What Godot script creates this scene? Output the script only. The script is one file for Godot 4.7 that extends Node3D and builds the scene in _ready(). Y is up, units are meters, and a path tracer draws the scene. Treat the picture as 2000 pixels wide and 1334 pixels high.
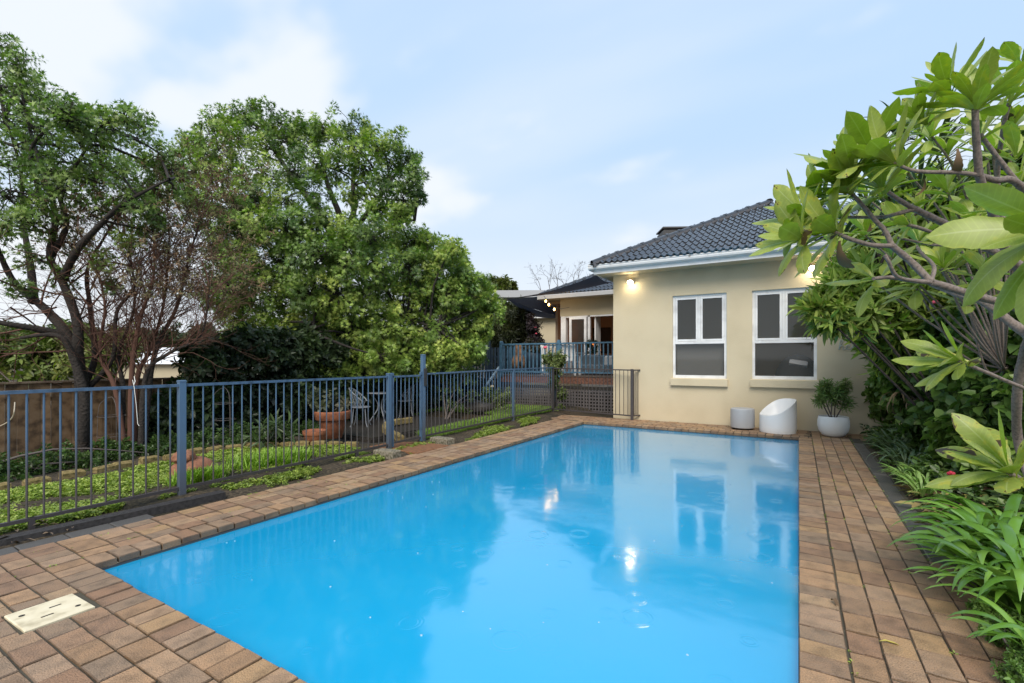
extends Node3D

# ---------------------------------------------------------------- mesh building
class MB:
	var v := PackedVector3Array()
	var n := PackedVector3Array()
	var t := PackedVector2Array()
	var c := PackedColorArray()
	var ix := PackedInt32Array()
	var col := Color(1, 1, 1)

	func vert(p: Vector3, nn: Vector3, uv := Vector2.ZERO) -> int:
		v.append(p); n.append(nn); t.append(uv); c.append(col)
		return v.size() - 1

	# corners clockwise as seen from the front
	func quad(a: Vector3, b: Vector3, cc: Vector3, d: Vector3) -> void:
		var nn := (cc - a).cross(b - a)
		if nn.length_squared() < 1e-16:
			nn = (d - a).cross(cc - a)
		nn = nn.normalized()
		var i := vert(a, nn, Vector2(0, 1))
		vert(b, nn, Vector2(0, 0)); vert(cc, nn, Vector2(1, 0)); vert(d, nn, Vector2(1, 1))
		ix.append_array(PackedInt32Array([i, i + 1, i + 2, i, i + 2, i + 3]))

	func tri(a: Vector3, b: Vector3, cc: Vector3) -> void:
		var nn := (cc - a).cross(b - a).normalized()
		var i := vert(a, nn)
		vert(b, nn); vert(cc, nn)
		ix.append_array(PackedInt32Array([i, i + 1, i + 2]))

	# box with an optional chamfer on every edge of the cross-section facing up and outward
	func box(o: Vector3, s: Vector3, bas := Basis(), bev := 0.0) -> void:
		var h := s * 0.5
		if bev <= 0.0:
			var p := []
			for k in 8:
				p.append(o + bas * Vector3(h.x if k & 1 else -h.x, h.y if k & 2 else -h.y, h.z if k & 4 else -h.z))
			quad(p[2], p[6], p[7], p[3]); quad(p[0], p[1], p[5], p[4])
			quad(p[4], p[5], p[7], p[6]); quad(p[1], p[0], p[2], p[3])
			quad(p[5], p[1], p[3], p[7]); quad(p[0], p[4], p[6], p[2])
			fix(6)
			return
		var ring := []
		for lv in [[-h.y, 0.0], [h.y - bev, 0.0], [h.y, bev]]:
			var e: float = lv[1]
			var r := []
			for q in [[-1, -1], [1, -1], [1, 1], [-1, 1]]:
				r.append(o + bas * Vector3(q[0] * (h.x - e), lv[0], q[1] * (h.z - e)))
			ring.append(r)
		for k in 2:
			for j in 4:
				var j2 := (j + 1) % 4
				quad(ring[k][j], ring[k + 1][j], ring[k + 1][j2], ring[k][j2])
		quad(ring[2][0], ring[2][3], ring[2][2], ring[2][1])
		quad(ring[0][0], ring[0][1], ring[0][2], ring[0][3])
		fix(10, o)

	# turns the last quads so that they face away from their common middle
	func fix(count: int, mid = null) -> void:
		var i0 := v.size() - count * 4
		var m := Vector3.ZERO
		if mid == null:
			for i in range(i0, v.size()):
				m += v[i]
			m /= count * 4.0
		else:
			m = mid
		for q in count:
			var b := i0 + q * 4
			var f := (v[b] + v[b + 1] + v[b + 2] + v[b + 3]) * 0.25
			if n[b].dot(f - m) < 0:
				var s := v[b + 1]; v[b + 1] = v[b + 3]; v[b + 3] = s
				for k in 4:
					n[b + k] = -n[b + k]

	func beam(a: Vector3, b: Vector3, w: float, h: float, up := Vector3.UP) -> void:
		var z := (b - a)
		var l := z.length()
		z /= l
		if absf(z.dot(up)) > 0.98:
			up = Vector3(0, 0, 1) if absf(z.z) < 0.9 else Vector3(1, 0, 0)
		var x := up.cross(z).normalized()
		var y := z.cross(x)
		box((a + b) * 0.5, Vector3(w, h, l), Basis(x, y, z))

	func tube(p: PackedVector3Array, r: PackedFloat32Array, sides := 6, cap := true) -> void:
		var cnt := p.size()
		var d := (p[1] - p[0]).normalized()
		var ax := d.cross(Vector3(0.31, 0.87, 0.4)).normalized()
		var base := v.size()
		for i in cnt:
			var dd := (p[mini(i + 1, cnt - 1)] - p[maxi(i - 1, 0)]).normalized()
			ax = (ax - dd * ax.dot(dd)).normalized()
			var ay := dd.cross(ax)
			for k in sides + 1:
				var an := TAU * k / sides
				var nn := ax * cos(an) + ay * sin(an)
				vert(p[i] + nn * r[i], nn, Vector2(float(k) / sides, i))
		var w := sides + 1
		for i in cnt - 1:
			for k in sides:
				var a := base + i * w + k
				ix.append_array(PackedInt32Array([a, a + w, a + 1, a + 1, a + w, a + w + 1]))
		if cap:
			for e in [0, cnt - 1]:
				var nn := (p[0] - p[1]).normalized() if e == 0 else (p[cnt - 1] - p[cnt - 2]).normalized()
				var m := vert(p[e], nn)
				var f := v.size()
				for k in sides:
					vert(v[base + e * w + k], nn)
				for k in sides:
					var k2 := (k + 1) % sides
					if e == 0:
						ix.append_array(PackedInt32Array([m, f + k, f + k2]))
					else:
						ix.append_array(PackedInt32Array([m, f + k2, f + k]))

	func rod(a: Vector3, b: Vector3, r: float, sides := 6) -> void:
		tube(PackedVector3Array([a, b]), PackedFloat32Array([r, r]), sides)

	# profile: Vector2(radius, height) from the bottom up
	func lathe(prof: Array, o := Vector3.ZERO, sides := 24, smooth := true) -> void:
		var m := prof.size()
		if smooth:
			var base := v.size()
			for i in m:
				var d: Vector2 = (prof[mini(i + 1, m - 1)] - prof[maxi(i - 1, 0)]).normalized()
				for k in sides + 1:
					var an := TAU * k / sides
					var rad := Vector3(cos(an), 0, sin(an))
					vert(o + rad * prof[i].x + Vector3.UP * prof[i].y, (rad * d.y - Vector3.UP * d.x).normalized(), Vector2(float(k) / sides, float(i) / (m - 1)))
			var w := sides + 1
			for i in m - 1:
				for k in sides:
					var a := base + i * w + k
					ix.append_array(PackedInt32Array([a, a + 1, a + w, a + 1, a + w + 1, a + w]))
		else:
			for i in m - 1:
				for k in sides:
					var r0 := Vector3(cos(TAU * k / sides), 0, sin(TAU * k / sides))
					var r1 := Vector3(cos(TAU * (k + 1) / sides), 0, sin(TAU * (k + 1) / sides))
					quad(o + r0 * prof[i].x + Vector3.UP * prof[i].y, o + r1 * prof[i].x + Vector3.UP * prof[i].y, o + r1 * prof[i + 1].x + Vector3.UP * prof[i + 1].y, o + r0 * prof[i + 1].x + Vector3.UP * prof[i + 1].y)

	func ball(o: Vector3, r: Vector3, sides := 10, rings := 6) -> void:
		var base := v.size()
		for i in rings + 1:
			var la := PI * i / rings - PI / 2
			for k in sides + 1:
				var an := TAU * k / sides
				var q := Vector3(cos(an) * cos(la), sin(la), sin(an) * cos(la))
				vert(o + q * r, (q / r).normalized())
		var w := sides + 1
		for i in rings:
			for k in sides:
				var a := base + i * w + k
				ix.append_array(PackedInt32Array([a, a + 1, a + w, a + 1, a + w + 1, a + w]))

	# a ribbon along a spine: at each point a half width; folded by `fold` along the middle
	func ribbon(p: PackedVector3Array, side: Vector3, w: PackedFloat32Array, fold := 0.0) -> void:
		var cnt := p.size()
		var base := v.size()
		for i in cnt:
			var d := (p[mini(i + 1, cnt - 1)] - p[maxi(i - 1, 0)]).normalized()
			var s := (side - d * side.dot(d)).normalized()
			var up := s.cross(d).normalized()
			var f := float(i) / (cnt - 1)
			var e := up * w[i] * fold
			vert(p[i] - s * w[i] + e, (up + s * fold).normalized(), Vector2(0, f))
			vert(p[i], up, Vector2(0.5, f))
			vert(p[i] + s * w[i] + e, (up - s * fold).normalized(), Vector2(1, f))
		for i in cnt - 1:
			var a := base + i * 3
			for k in 2:
				ix.append_array(PackedInt32Array([a + k, a + k + 3, a + k + 1, a + k + 1, a + k + 3, a + k + 4]))

	# profile in (y, z) swept along x
	func extrude_x(prof: Array, x0: float, x1: float) -> void:
		for i in prof.size():
			var a: Vector2 = prof[i]
			var b: Vector2 = prof[(i + 1) % prof.size()]
			quad(Vector3(x0, a.x, a.y), Vector3(x0, b.x, b.y), Vector3(x1, b.x, b.y), Vector3(x1, a.x, a.y))

	func mesh() -> ArrayMesh:
		var a := []
		a.resize(Mesh.ARRAY_MAX)
		a[Mesh.ARRAY_VERTEX] = v; a[Mesh.ARRAY_NORMAL] = n; a[Mesh.ARRAY_TEX_UV] = t; a[Mesh.ARRAY_COLOR] = c; a[Mesh.ARRAY_INDEX] = ix
		var m := ArrayMesh.new()
		m.add_surface_from_arrays(Mesh.PRIMITIVE_TRIANGLES, a)
		return m

# ---------------------------------------------------------------- scene helpers
var R := RandomNumberGenerator.new()
var M := {}
var used := {}
const EYE := Vector3(0, 1.5, 0)
const YAW := 0.5419
const FOC := 930.0

func rnd(a: float, b: float) -> float:
	return R.randf_range(a, b)

# a point of the place: seen at (u, v) in the 2000-pixel photograph, f metres ahead
func at(u: float, v: float, f: float) -> Vector3:
	var fw := Vector3(-sin(YAW), 0, -cos(YAW))
	var rt := Vector3(cos(YAW), 0, -sin(YAW))
	return EYE + (fw + rt * ((u - 1000.0) / FOC) - Vector3.UP * ((v - 702.0) / FOC)) * f

func seen(p: Vector3) -> Vector3:
	var d := p - EYE
	var f := -d.x * sin(YAW) - d.z * cos(YAW)
	var r := d.x * cos(YAW) - d.z * sin(YAW)
	return Vector3(1000.0 + FOC * r / f, 702.0 - FOC * d.y / f, f)

func numbered(called: String) -> String:
	var k: int = used.get(called, 0)
	used[called] = k + 1
	return called if k == 0 else "%s_%03d" % [called, k]

func tag(o: Node, label := "", category := "", group := "", kind := "") -> Node:
	if label: o.set_meta("label", label)
	if category: o.set_meta("category", category)
	if group: o.set_meta("group", group)
	if kind: o.set_meta("kind", kind)
	return o

func thing(called: String, label: String, category: String, pos := Vector3.ZERO, turn := 0.0, group := "") -> Node3D:
	var o := Node3D.new()
	o.name = numbered(called)
	add_child(o)
	o.position = pos
	o.rotation.y = turn
	tag(o, label, category, group)
	return o

func part(called: String, mb, m: Material, parent: Node = null, pos := Vector3.ZERO, bas := Basis()) -> MeshInstance3D:
	var o := MeshInstance3D.new()
	o.mesh = mb.mesh() if mb is MB else mb
	o.material_override = m
	o.cast_shadow = GeometryInstance3D.SHADOW_CASTING_SETTING_ON
	o.transform = Transform3D(bas, pos)
	if parent == null:
		o.name = numbered(called)
		add_child(o)
	else:
		o.name = called
		if parent.has_node(called):
			var key := "%d/%s" % [parent.get_instance_id(), called]
			var k: int = used.get(key, 1)
			o.name = "%s_%03d" % [called, k]
			used[key] = k + 1
		parent.add_child(o, true)
	return o

func struct(called: String, mb, m: Material) -> MeshInstance3D:
	var o := part(called, mb, m)
	o.set_meta("kind", "structure")
	return o

func many(called: String, mesh: Mesh, m: Material, xf: Array, cols: Array, parent: Node, kind := "") -> MultiMeshInstance3D:
	var mm := MultiMesh.new()
	mm.transform_format = MultiMesh.TRANSFORM_3D
	mm.use_colors = cols.size() > 0
	mm.mesh = mesh
	mm.instance_count = xf.size()
	for i in xf.size():
		mm.set_instance_transform(i, xf[i])
		if cols.size(): mm.set_instance_color(i, cols[i])
	var o := MultiMeshInstance3D.new()
	o.multimesh = mm
	o.material_override = m
	if parent == null:
		o.name = numbered(called)
		add_child(o)
	else:
		o.name = called
		parent.add_child(o, true)
	if kind: o.set_meta("kind", kind)
	return o

func copy_of(src: Node3D, label: String, pos: Vector3, turn := 0.0) -> Node3D:
	var o: Node3D = src.duplicate()
	var nm := String(src.name)
	if nm.length() > 4 and nm[nm.length() - 4] == "_" and nm.right(3).is_valid_int():
		nm = nm.left(nm.length() - 4)
	o.name = numbered(nm)
	add_child(o)
	o.position = pos
	o.rotation.y = turn
	o.set_meta("label", label)
	return o

func L(r: float, g: float, b: float) -> Color:
	return Color(r, g, b).linear_to_srgb()

func mat(called: String, col: Color, rough := 0.7, metal := 0.0) -> StandardMaterial3D:
	var m := StandardMaterial3D.new()
	m.resource_name = called
	m.albedo_color = col
	m.roughness = rough
	m.metallic = metal
	M[called] = m
	return m

func noise_tex(sd: int, freq: float, oct: int, stops: Array, size := 512, kind := FastNoiseLite.TYPE_SIMPLEX_SMOOTH) -> NoiseTexture2D:
	var f := FastNoiseLite.new()
	f.seed = sd
	f.noise_type = kind
	f.frequency = freq
	f.fractal_octaves = oct
	if oct <= 1: f.fractal_type = FastNoiseLite.FRACTAL_NONE
	var g := Gradient.new()
	var off := PackedFloat32Array()
	var cs := PackedColorArray()
	for s in stops:
		off.append(s[0]); cs.append(s[1])
	g.offsets = off
	g.colors = cs
	var t := NoiseTexture2D.new()
	t.width = size
	t.height = size
	t.seamless = true
	t.noise = f
	t.color_ramp = g
	return t

func grey(x: float) -> Color:
	return Color(x, x, x)

func tri_map(m: StandardMaterial3D, tex: Texture2D, sc: float, bump: Texture2D = null, cm := 0.3) -> void:
	m.albedo_texture = tex
	m.uv1_triplanar = true
	m.uv1_world_triplanar = true
	m.uv1_scale = Vector3.ONE * sc
	if bump:
		m.heightmap_enabled = true
		m.heightmap_texture = bump
		m.heightmap_scale = cm

func stain(m: StandardMaterial3D, tex: Texture2D, sc: float) -> void:
	m.detail_enabled = true
	m.detail_blend_mode = BaseMaterial3D.BLEND_MODE_MUL
	m.detail_uv_layer = BaseMaterial3D.DETAIL_UV_2
	m.detail_albedo = tex
	m.uv2_triplanar = true
	m.uv2_world_triplanar = true
	m.uv2_scale = Vector3.ONE * sc

func leaf_mat(called: String, col: Color, rough := 0.45, back := 0.5) -> StandardMaterial3D:
	var m := mat(called, col, rough)
	m.vertex_color_use_as_albedo = true
	m.cull_mode = BaseMaterial3D.CULL_DISABLED
	m.backlight_enabled = true
	m.backlight = Color(0.8 * back, back, 0.35 * back)
	return m

func ground_y(x: float, z: float) -> float:
	var y := -0.055
	if x < -5.3:
		y = lerpf(-0.03, 0.0, clampf((-5.3 - x) / 0.5, 0, 1))
		if z < -6.9:
			y += 0.05 * clampf((-6.9 - z) / 3.0, 0, 1)
		y -= 0.4 * smoothstep(8.6, 10.5, -x)
		if z < -5.9 and z > -10.4:   # the sunk landing under the table
			y -= 0.30 * smoothstep(6.5, 7.0, -x) * (1.0 - smoothstep(10.2, 10.5, -x)) * smoothstep(5.9, 6.2, -z) * (1.0 - smoothstep(10.0, 10.4, -z))
	elif x > 0.95:
		y = lerpf(-0.03, 0.08, clampf((x - 0.95) / 1.0, 0, 1))
	return y

# ---------------------------------------------------------------- sky
func make_sky() -> PanoramaSkyMaterial:
	var w := 1024
	var h := 512
	var im := Image.create(w, h, false, Image.FORMAT_RGBF)
	var f := FastNoiseLite.new()
	f.seed = 7
	f.noise_type = FastNoiseLite.TYPE_SIMPLEX_SMOOTH
	f.frequency = 1.0
	f.fractal_octaves = 6
	var g := FastNoiseLite.new()
	g.seed = 21
	g.frequency = 0.45
	g.fractal_octaves = 3
	var zen := Vector3(0.43, 0.635, 0.96)
	var mid := Vector3(0.535, 0.73, 0.985)
	var hor := Vector3(0.87, 0.925, 0.985)
	var white := Vector3(0.92, 0.955, 0.99)
	for j in h:
		var el := PI * (0.5 - (j + 0.5) / h)
		var y := sin(el)
		for i in w:
			var c: Vector3
			if y < -0.02:
				c = Vector3(0.20, 0.19, 0.16)
			else:
				var az := wrapf(TAU * ((i + 0.5) / w), -PI, PI)
				var d := Vector3(sin(az) * cos(el), y, -cos(az) * cos(el))
				# high cloud lies on a flat layer, so it stretches towards the horizon
				var p := d / maxf(y + 0.16, 0.05)
				c = hor.lerp(mid, smoothstep(0.02, 0.42, y)).lerp(zen, smoothstep(0.4, 0.95, y))
				var b := g.get_noise_2d(p.x * 0.9 + 3.0, p.z * 0.9)
				var n := f.get_noise_3d(p.x * 1.1, p.z * 2.0, 0.3)
				var bank := smoothstep(0.10, -0.55, sin(az + 0.62)) * smoothstep(1.0, 0.62, y)
				var cov := smoothstep(0.0, 0.55, n * 0.95 + b * 0.25 + bank * 0.50 - 0.12)
				var veil := smoothstep(-0.25, 0.55, f.get_noise_3d(p.x * 0.3 + 9.0, p.z * 0.9, 2.0)) * 0.32
				c = c.lerp(white, clampf(cov * 0.85 + veil * (1.0 - cov), 0, 0.92) * smoothstep(-0.02, 0.1, y))
			im.set_pixel(i, j, Color(c.x, c.y, c.z))
	var m := PanoramaSkyMaterial.new()
	m.panorama = ImageTexture.create_from_image(im)
	return m

func water_normal() -> ImageTexture:
	# long low swell, fine ripple, and the rings and dimples of falling drops
	var w := 1024
	var h := 2048
	var f := FastNoiseLite.new()
	f.seed = 5
	f.noise_type = FastNoiseLite.TYPE_SIMPLEX_SMOOTH
	f.frequency = 0.006
	f.fractal_octaves = 3
	var im: Image = f.get_image(w, h, false, false, false)
	im.convert(Image.FORMAT_RF)
	var data := im.get_data().to_float32_array()
	for i in data.size():
		data[i] = data[i] * 0.06 + 0.5
	for k in 190:
		var cx := R.randi_range(30, w - 30)
		var cy := R.randi_range(30, h - 30)
		var rad := rnd(5, 22)
		var amp := rnd(0.005, 0.014)
		var wl := rnd(4.5, 7.0)
		var q := int(rad) + 6
		for yy in range(-q, q + 1):
			for xx in range(-q, q + 1):
				var px := cx + xx
				var py := cy + yy
				if px < 0 or py < 0 or px >= w or py >= h: continue
				var d := sqrt(xx * xx + yy * yy)
				data[py * w + px] += amp * cos((d - rad) / wl * TAU) * exp(-pow((d - rad) / 5.0, 2))
	im = Image.create_from_data(w, h, false, Image.FORMAT_RF, data.to_byte_array())
	im.convert(Image.FORMAT_RGBA8)
	im = im.duplicate()
	var hi := Image.create_from_data(w, h, false, Image.FORMAT_RF, data.to_byte_array())
	# slopes straight from the float heights keep the water smooth
	var out := PackedByteArray()
	out.resize(w * h * 3)
	for y in h:
		var y0 := maxi(y - 1, 0) * w
		var y1 := mini(y + 1, h - 1) * w
		for x in w:
			var dx := (data[y * w + mini(x + 1, w - 1)] - data[y * w + maxi(x - 1, 0)]) * 6.0
			var dy := (data[y1 + x] - data[y0 + x]) * 6.0
			var o := (y * w + x) * 3
			out[o] = int(clampf(127.5 - dx * 127.5, 0, 255))
			out[o + 1] = int(clampf(127.5 + dy * 127.5, 0, 255))
			out[o + 2] = 252
	return ImageTexture.create_from_image(Image.create_from_data(w, h, false, Image.FORMAT_RGB8, out))

func frangipani_tex(sd: int, sick: float) -> ImageTexture:
	var w := 64
	var h := 192
	var f := FastNoiseLite.new()
	f.seed = sd
	f.frequency = 0.02
	f.fractal_octaves = 3
	var im := Image.create(w, h, false, Image.FORMAT_RGB8)
	for y in h:
		for x in w:
			var u := absf(x - 31.5) / 31.5
			var t := float(y) / h
			var base := Vector3(0.355, 0.425, 0.095)
			var vein := absf(fposmod((t * 1.0 - u * 0.07) * 17.0, 1.0) - 0.5)
			base *= 1.0 + 0.16 * smoothstep(0.38, 0.5, vein)
			var n := f.get_noise_2d(x * 1.2 + sd * 40.0, y)
			base *= 1.0 + 0.22 * n
			if u < 0.07: base = base.lerp(Vector3(0.48, 0.54, 0.22), 0.7)
			var yl := clampf(n * 1.6 + sick - 0.55 + (t - 0.5) * 0.6, 0, 1)
			base = base.lerp(Vector3(0.58, 0.50, 0.06), yl * 0.9)
			var br := smoothstep(0.08, 0.22, n + sick * 0.9 - 0.75 + (t - 0.6) * 0.7)
			base = base.lerp(Vector3(0.085, 0.055, 0.03), br)
			im.set_pixel(x, y, L(base.x, base.y, base.z))
	return ImageTexture.create_from_image(im)

# ---------------------------------------------------------------- materials
func make_materials() -> void:
	var white := [[0.0, grey(0.8)], [1.0, grey(1.0)]]
	var speck := noise_tex(3, 0.13, 4, [[0.0, grey(0.50)], [0.25, grey(0.80)], [0.5, grey(0.95)], [0.8, grey(1.0)], [1.0, Color(1, 1, 1)]], 1024)
	var blot := noise_tex(11, 0.012, 4, [[0.0, Color(0.80, 0.79, 0.78)], [0.4, Color(0.94, 0.935, 0.93)], [0.62, Color(1, 0.98, 0.96)], [1.0, Color(1, 1, 1)]], 1024)
	var grit := noise_tex(5, 0.09, 4, [[0.0, grey(0)], [1.0, grey(1)]], 1024)
	var soft := noise_tex(6, 0.02, 4, [[0.0, grey(0)], [1.0, grey(1)]], 512)
	var m := mat("brick", Color(1, 1, 1), 0.58)
	m.vertex_color_use_as_albedo = true
	tri_map(m, speck, 0.9, grit, 0.35)
	stain(m, blot, 0.55)
	m = mat("joint", L(0.085, 0.075, 0.052), 0.95)
	tri_map(m, speck, 1.3)
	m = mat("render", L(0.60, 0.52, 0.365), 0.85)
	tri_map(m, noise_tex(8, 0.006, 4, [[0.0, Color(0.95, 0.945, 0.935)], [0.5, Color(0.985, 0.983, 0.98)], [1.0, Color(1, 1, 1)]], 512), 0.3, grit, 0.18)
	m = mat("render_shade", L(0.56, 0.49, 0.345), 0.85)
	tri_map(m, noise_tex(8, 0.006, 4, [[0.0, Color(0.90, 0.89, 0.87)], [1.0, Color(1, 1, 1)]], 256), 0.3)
	m = mat("white_paint", L(0.80, 0.81, 0.82), 0.35)
	tri_map(m, noise_tex(9, 0.01, 4, [[0.0, grey(0.86)], [0.5, grey(0.98)], [1.0, grey(1)]], 256), 0.7)
	m = mat("gutter", L(0.84, 0.845, 0.85), 0.6)
	tri_map(m, noise_tex(10, 0.012, 5, [[0.0, Color(0.62, 0.58, 0.54)], [0.12, grey(0.93)], [0.5, grey(0.98)], [1.0, grey(1)]], 512), 0.45)
	m = mat("tile", L(0.042, 0.043, 0.046), 0.2)
	m.vertex_color_use_as_albedo = true
	m.metallic_specular = 0.8
	tri_map(m, noise_tex(12, 0.03, 4, [[0.0, grey(0.55)], [0.5, grey(0.9)], [1.0, grey(1)]], 512), 0.8)
	m = mat("ridge_mortar", L(0.10, 0.10, 0.11), 0.6)
	m = mat("cooler", L(0.05, 0.048, 0.048), 0.6)
	m = mat("glass", Color(0.7, 0.75, 0.75, 0.06), 0.02)
	m.transparency = BaseMaterial3D.TRANSPARENCY_ALPHA
	var wc := L(0.010, 0.53, 0.93)
	wc.a = 0.6
	m = mat("water", wc, 0.075)
	m.clearcoat_enabled = true
	m.clearcoat = 1.0
	m.clearcoat_roughness = 0.10
	m.transparency = BaseMaterial3D.TRANSPARENCY_ALPHA
	m.metallic_specular = 0.75
	m.normal_enabled = true
	m.normal_texture = water_normal()
	m.normal_scale = 0.9
	m = mat("liner", L(0.012, 0.52, 0.80), 0.5)
	tri_map(m, noise_tex(13, 0.008, 3, [[0.0, Color(0.90, 0.94, 0.97)], [1.0, Color(1, 1, 1)]], 512), 0.12)
	m = mat("bead", L(0.05, 0.055, 0.06), 0.6)
	m = mat("black_strip", L(0.015, 0.018, 0.02), 0.5)
	m = mat("soil", L(0.125, 0.098, 0.070), 0.95)
	tri_map(m, noise_tex(14, 0.03, 5, [[0.0, Color(0.30, 0.27, 0.24)], [0.4, Color(0.62, 0.60, 0.55)], [0.7, Color(0.95, 0.92, 0.88)], [1.0, Color(1, 1, 1)]], 1024), 0.6, grit, 1.2)
	stain(m, noise_tex(15, 0.01, 4, [[0.0, Color(0.45, 0.50, 0.36)], [0.5, Color(0.95, 0.95, 0.9)], [1.0, Color(1, 1, 1)]], 512), 0.22)
	# blue powder coat on the pool fence, turning brown grey towards the foot
	m = mat("fence_blue", L(0.082, 0.150, 0.245), 0.38)
	tri_map(m, noise_tex(16, 0.02, 4, [[0.0, grey(0.72)], [0.5, grey(0.95)], [1.0, grey(1)]], 256), 1.1)
	m = mat("fence_blend", Color(1, 1, 1), 0.42)
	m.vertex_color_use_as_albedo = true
	m = mat("old_gutter", L(0.42, 0.42, 0.42), 0.5)
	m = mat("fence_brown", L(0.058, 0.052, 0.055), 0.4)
	m = mat("deck_blue", L(0.095, 0.205, 0.315), 0.4)
	tri_map(m, noise_tex(17, 0.02, 4, [[0.0, grey(0.7)], [0.5, grey(0.95)], [1.0, grey(1)]], 256), 1.1)
	m = mat("rail_pale", L(0.40, 0.52, 0.60), 0.4)
	m = mat("navy", L(0.018, 0.036, 0.060), 0.5)
	var grain := noise_tex(18, 0.03, 5, [[0.0, grey(0.45)], [0.5, grey(0.85)], [1.0, grey(1)]], 512)
	m = mat("deck_wood", L(0.17, 0.125, 0.095), 0.55)
	tri_map(m, grain, 1.2)
	m = mat("red_beam", L(0.27, 0.125, 0.085), 0.5)
	tri_map(m, grain, 0.9)
	m = mat("lattice", L(0.125, 0.112, 0.112), 0.6)
	m = mat("sleeper", L(0.052, 0.047, 0.047), 0.6)
	tri_map(m, grain, 1.5, grit, 0.4)
	m = mat("slate", L(0.105, 0.10, 0.094), 0.5)
	tri_map(m, speck, 1.1, grit, 0.15)
	m = mat("paling", Color(1, 1, 1), 0.85)
	m.vertex_color_use_as_albedo = true
	tri_map(m, noise_tex(19, 0.012, 5, [[0.0, Color(0.5, 0.46, 0.42)], [0.5, Color(0.9, 0.86, 0.8)], [1.0, Color(1, 1, 1)]], 512), 0.7)
	m = mat("sandstone", L(0.36, 0.27, 0.13), 0.9)
	tri_map(m, noise_tex(20, 0.03, 4, [[0.0, Color(0.35, 0.38, 0.25)], [0.45, Color(0.8, 0.8, 0.7)], [1.0, Color(1, 1, 1)]], 512), 0.9, grit, 0.6)
	m = mat("red_rock", L(0.32, 0.145, 0.085), 0.85)
	tri_map(m, blot, 2.0, grit, 0.6)
	m = mat("concrete", L(0.34, 0.31, 0.26), 0.9)
	tri_map(m, noise_tex(22, 0.03, 4, [[0.0, Color(0.40, 0.42, 0.30)], [0.5, Color(0.85, 0.83, 0.78)], [1.0, Color(1, 1, 1)]], 512), 1.3, grit, 0.5)
	m = mat("rusty_concrete", L(0.22, 0.105, 0.05), 0.8)
	tri_map(m, blot, 0.8, grit, 0.2)
	m = mat("terracotta", L(0.36, 0.135, 0.065), 0.8)
	tri_map(m, noise_tex(23, 0.02, 4, [[0.0, Color(0.5, 0.45, 0.42)], [0.5, Color(0.9, 0.88, 0.86)], [1.0, Color(1, 1, 1)]], 256), 1.5)
	m = mat("chiminea", L(0.42, 0.24, 0.13), 0.8)
	tri_map(m, noise_tex(24, 0.02, 4, [[0.0, Color(0.5, 0.45, 0.42)], [0.5, Color(0.9, 0.88, 0.86)], [1.0, Color(1, 1, 1)]], 256), 1.0)
	m = mat("cast_metal", L(0.22, 0.235, 0.26), 0.5)
	m = mat("dark_timber", L(0.050, 0.043, 0.036), 0.6)
	tri_map(m, grain, 1.0, grit, 0.3)
	m = mat("sail", L(0.014, 0.018, 0.028), 0.85)
	m.backlight_enabled = true
	m.backlight = Color(0.12, 0.14, 0.18)
	m = mat("sail_grey", L(0.42, 0.43, 0.45), 0.8)
	m = mat("white_plastic", L(0.82, 0.82, 0.82), 0.33)
	m = mat("grey_plastic", L(0.40, 0.41, 0.43), 0.5)
	m = mat("dark_foot", L(0.03, 0.03, 0.03), 0.6)
	m = mat("glaze", L(0.80, 0.81, 0.80), 0.3)
	m = mat("cream_lid", L(0.80, 0.72, 0.53), 0.55)
	tri_map(m, noise_tex(25, 0.01, 4, [[0.0, Color(0.80, 0.78, 0.74)], [0.45, Color(0.96, 0.95, 0.93)], [1.0, Color(1, 1, 1)]], 256), 2.2)
	m = mat("hole", L(0.03, 0.025, 0.02), 0.9)
	m = mat("bark_dark", L(0.045, 0.036, 0.030), 0.9)
	tri_map(m, noise_tex(26, 0.03, 5, [[0.0, grey(0.4)], [0.5, grey(0.85)], [1.0, grey(1)]], 512), 1.6, soft, 1.5)
	m = mat("bark_red", L(0.120, 0.058, 0.040), 0.9)
	m = mat("twig_grey", L(0.12, 0.10, 0.09), 0.9)
	m = mat("bark_frangipani", L(0.34, 0.285, 0.25), 0.7)
	tri_map(m, noise_tex(27, 0.03, 5, [[0.0, Color(0.40, 0.42, 0.45)], [0.5, Color(0.85, 0.83, 0.82)], [1.0, Color(1, 1, 1)]], 512), 2.6, grit, 0.35)
	leaf_mat("leaf", Color(1, 1, 1), 0.42, 0.75)
	leaf_mat("leaf_gloss", Color(1, 1, 1), 0.28, 0.4)
	leaf_mat("leaf_dry", Color(1, 1, 1), 0.8, 0.25)
	for k in 5:
		var fm := leaf_mat("frangipani_%d" % k, Color(1, 1, 1), 0.36, 0.85)
		fm.vertex_color_use_as_albedo = false
		fm.albedo_texture = frangipani_tex(31 + k, [0.05, 0.12, 0.2, 0.5, 0.85][k])
	m = mat("petal_red", L(0.62, 0.03, 0.06), 0.6)
	m = mat("petal_pink", L(0.70, 0.10, 0.16), 0.6)
	m = mat("room", L(0.46, 0.36, 0.27), 0.9)
	m = mat("room_warm", L(0.34, 0.25, 0.18), 0.9)
	m = mat("dark_item", L(0.02, 0.02, 0.022), 0.6)
	m = mat("sofa", L(0.16, 0.18, 0.20), 0.9)
	m = mat("cushion", L(0.66, 0.67, 0.68), 0.9)
	m = mat("blind", L(0.15, 0.145, 0.135), 0.6)
	m = mat("hose_pale", L(0.45, 0.38, 0.28), 0.6)
	m = mat("cord", L(0.78, 0.76, 0.70), 0.6)
	m = mat("bubble", Color(0.9, 0.97, 1.0, 0.25), 0.05)
	m.transparency = BaseMaterial3D.TRANSPARENCY_ALPHA
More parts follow.
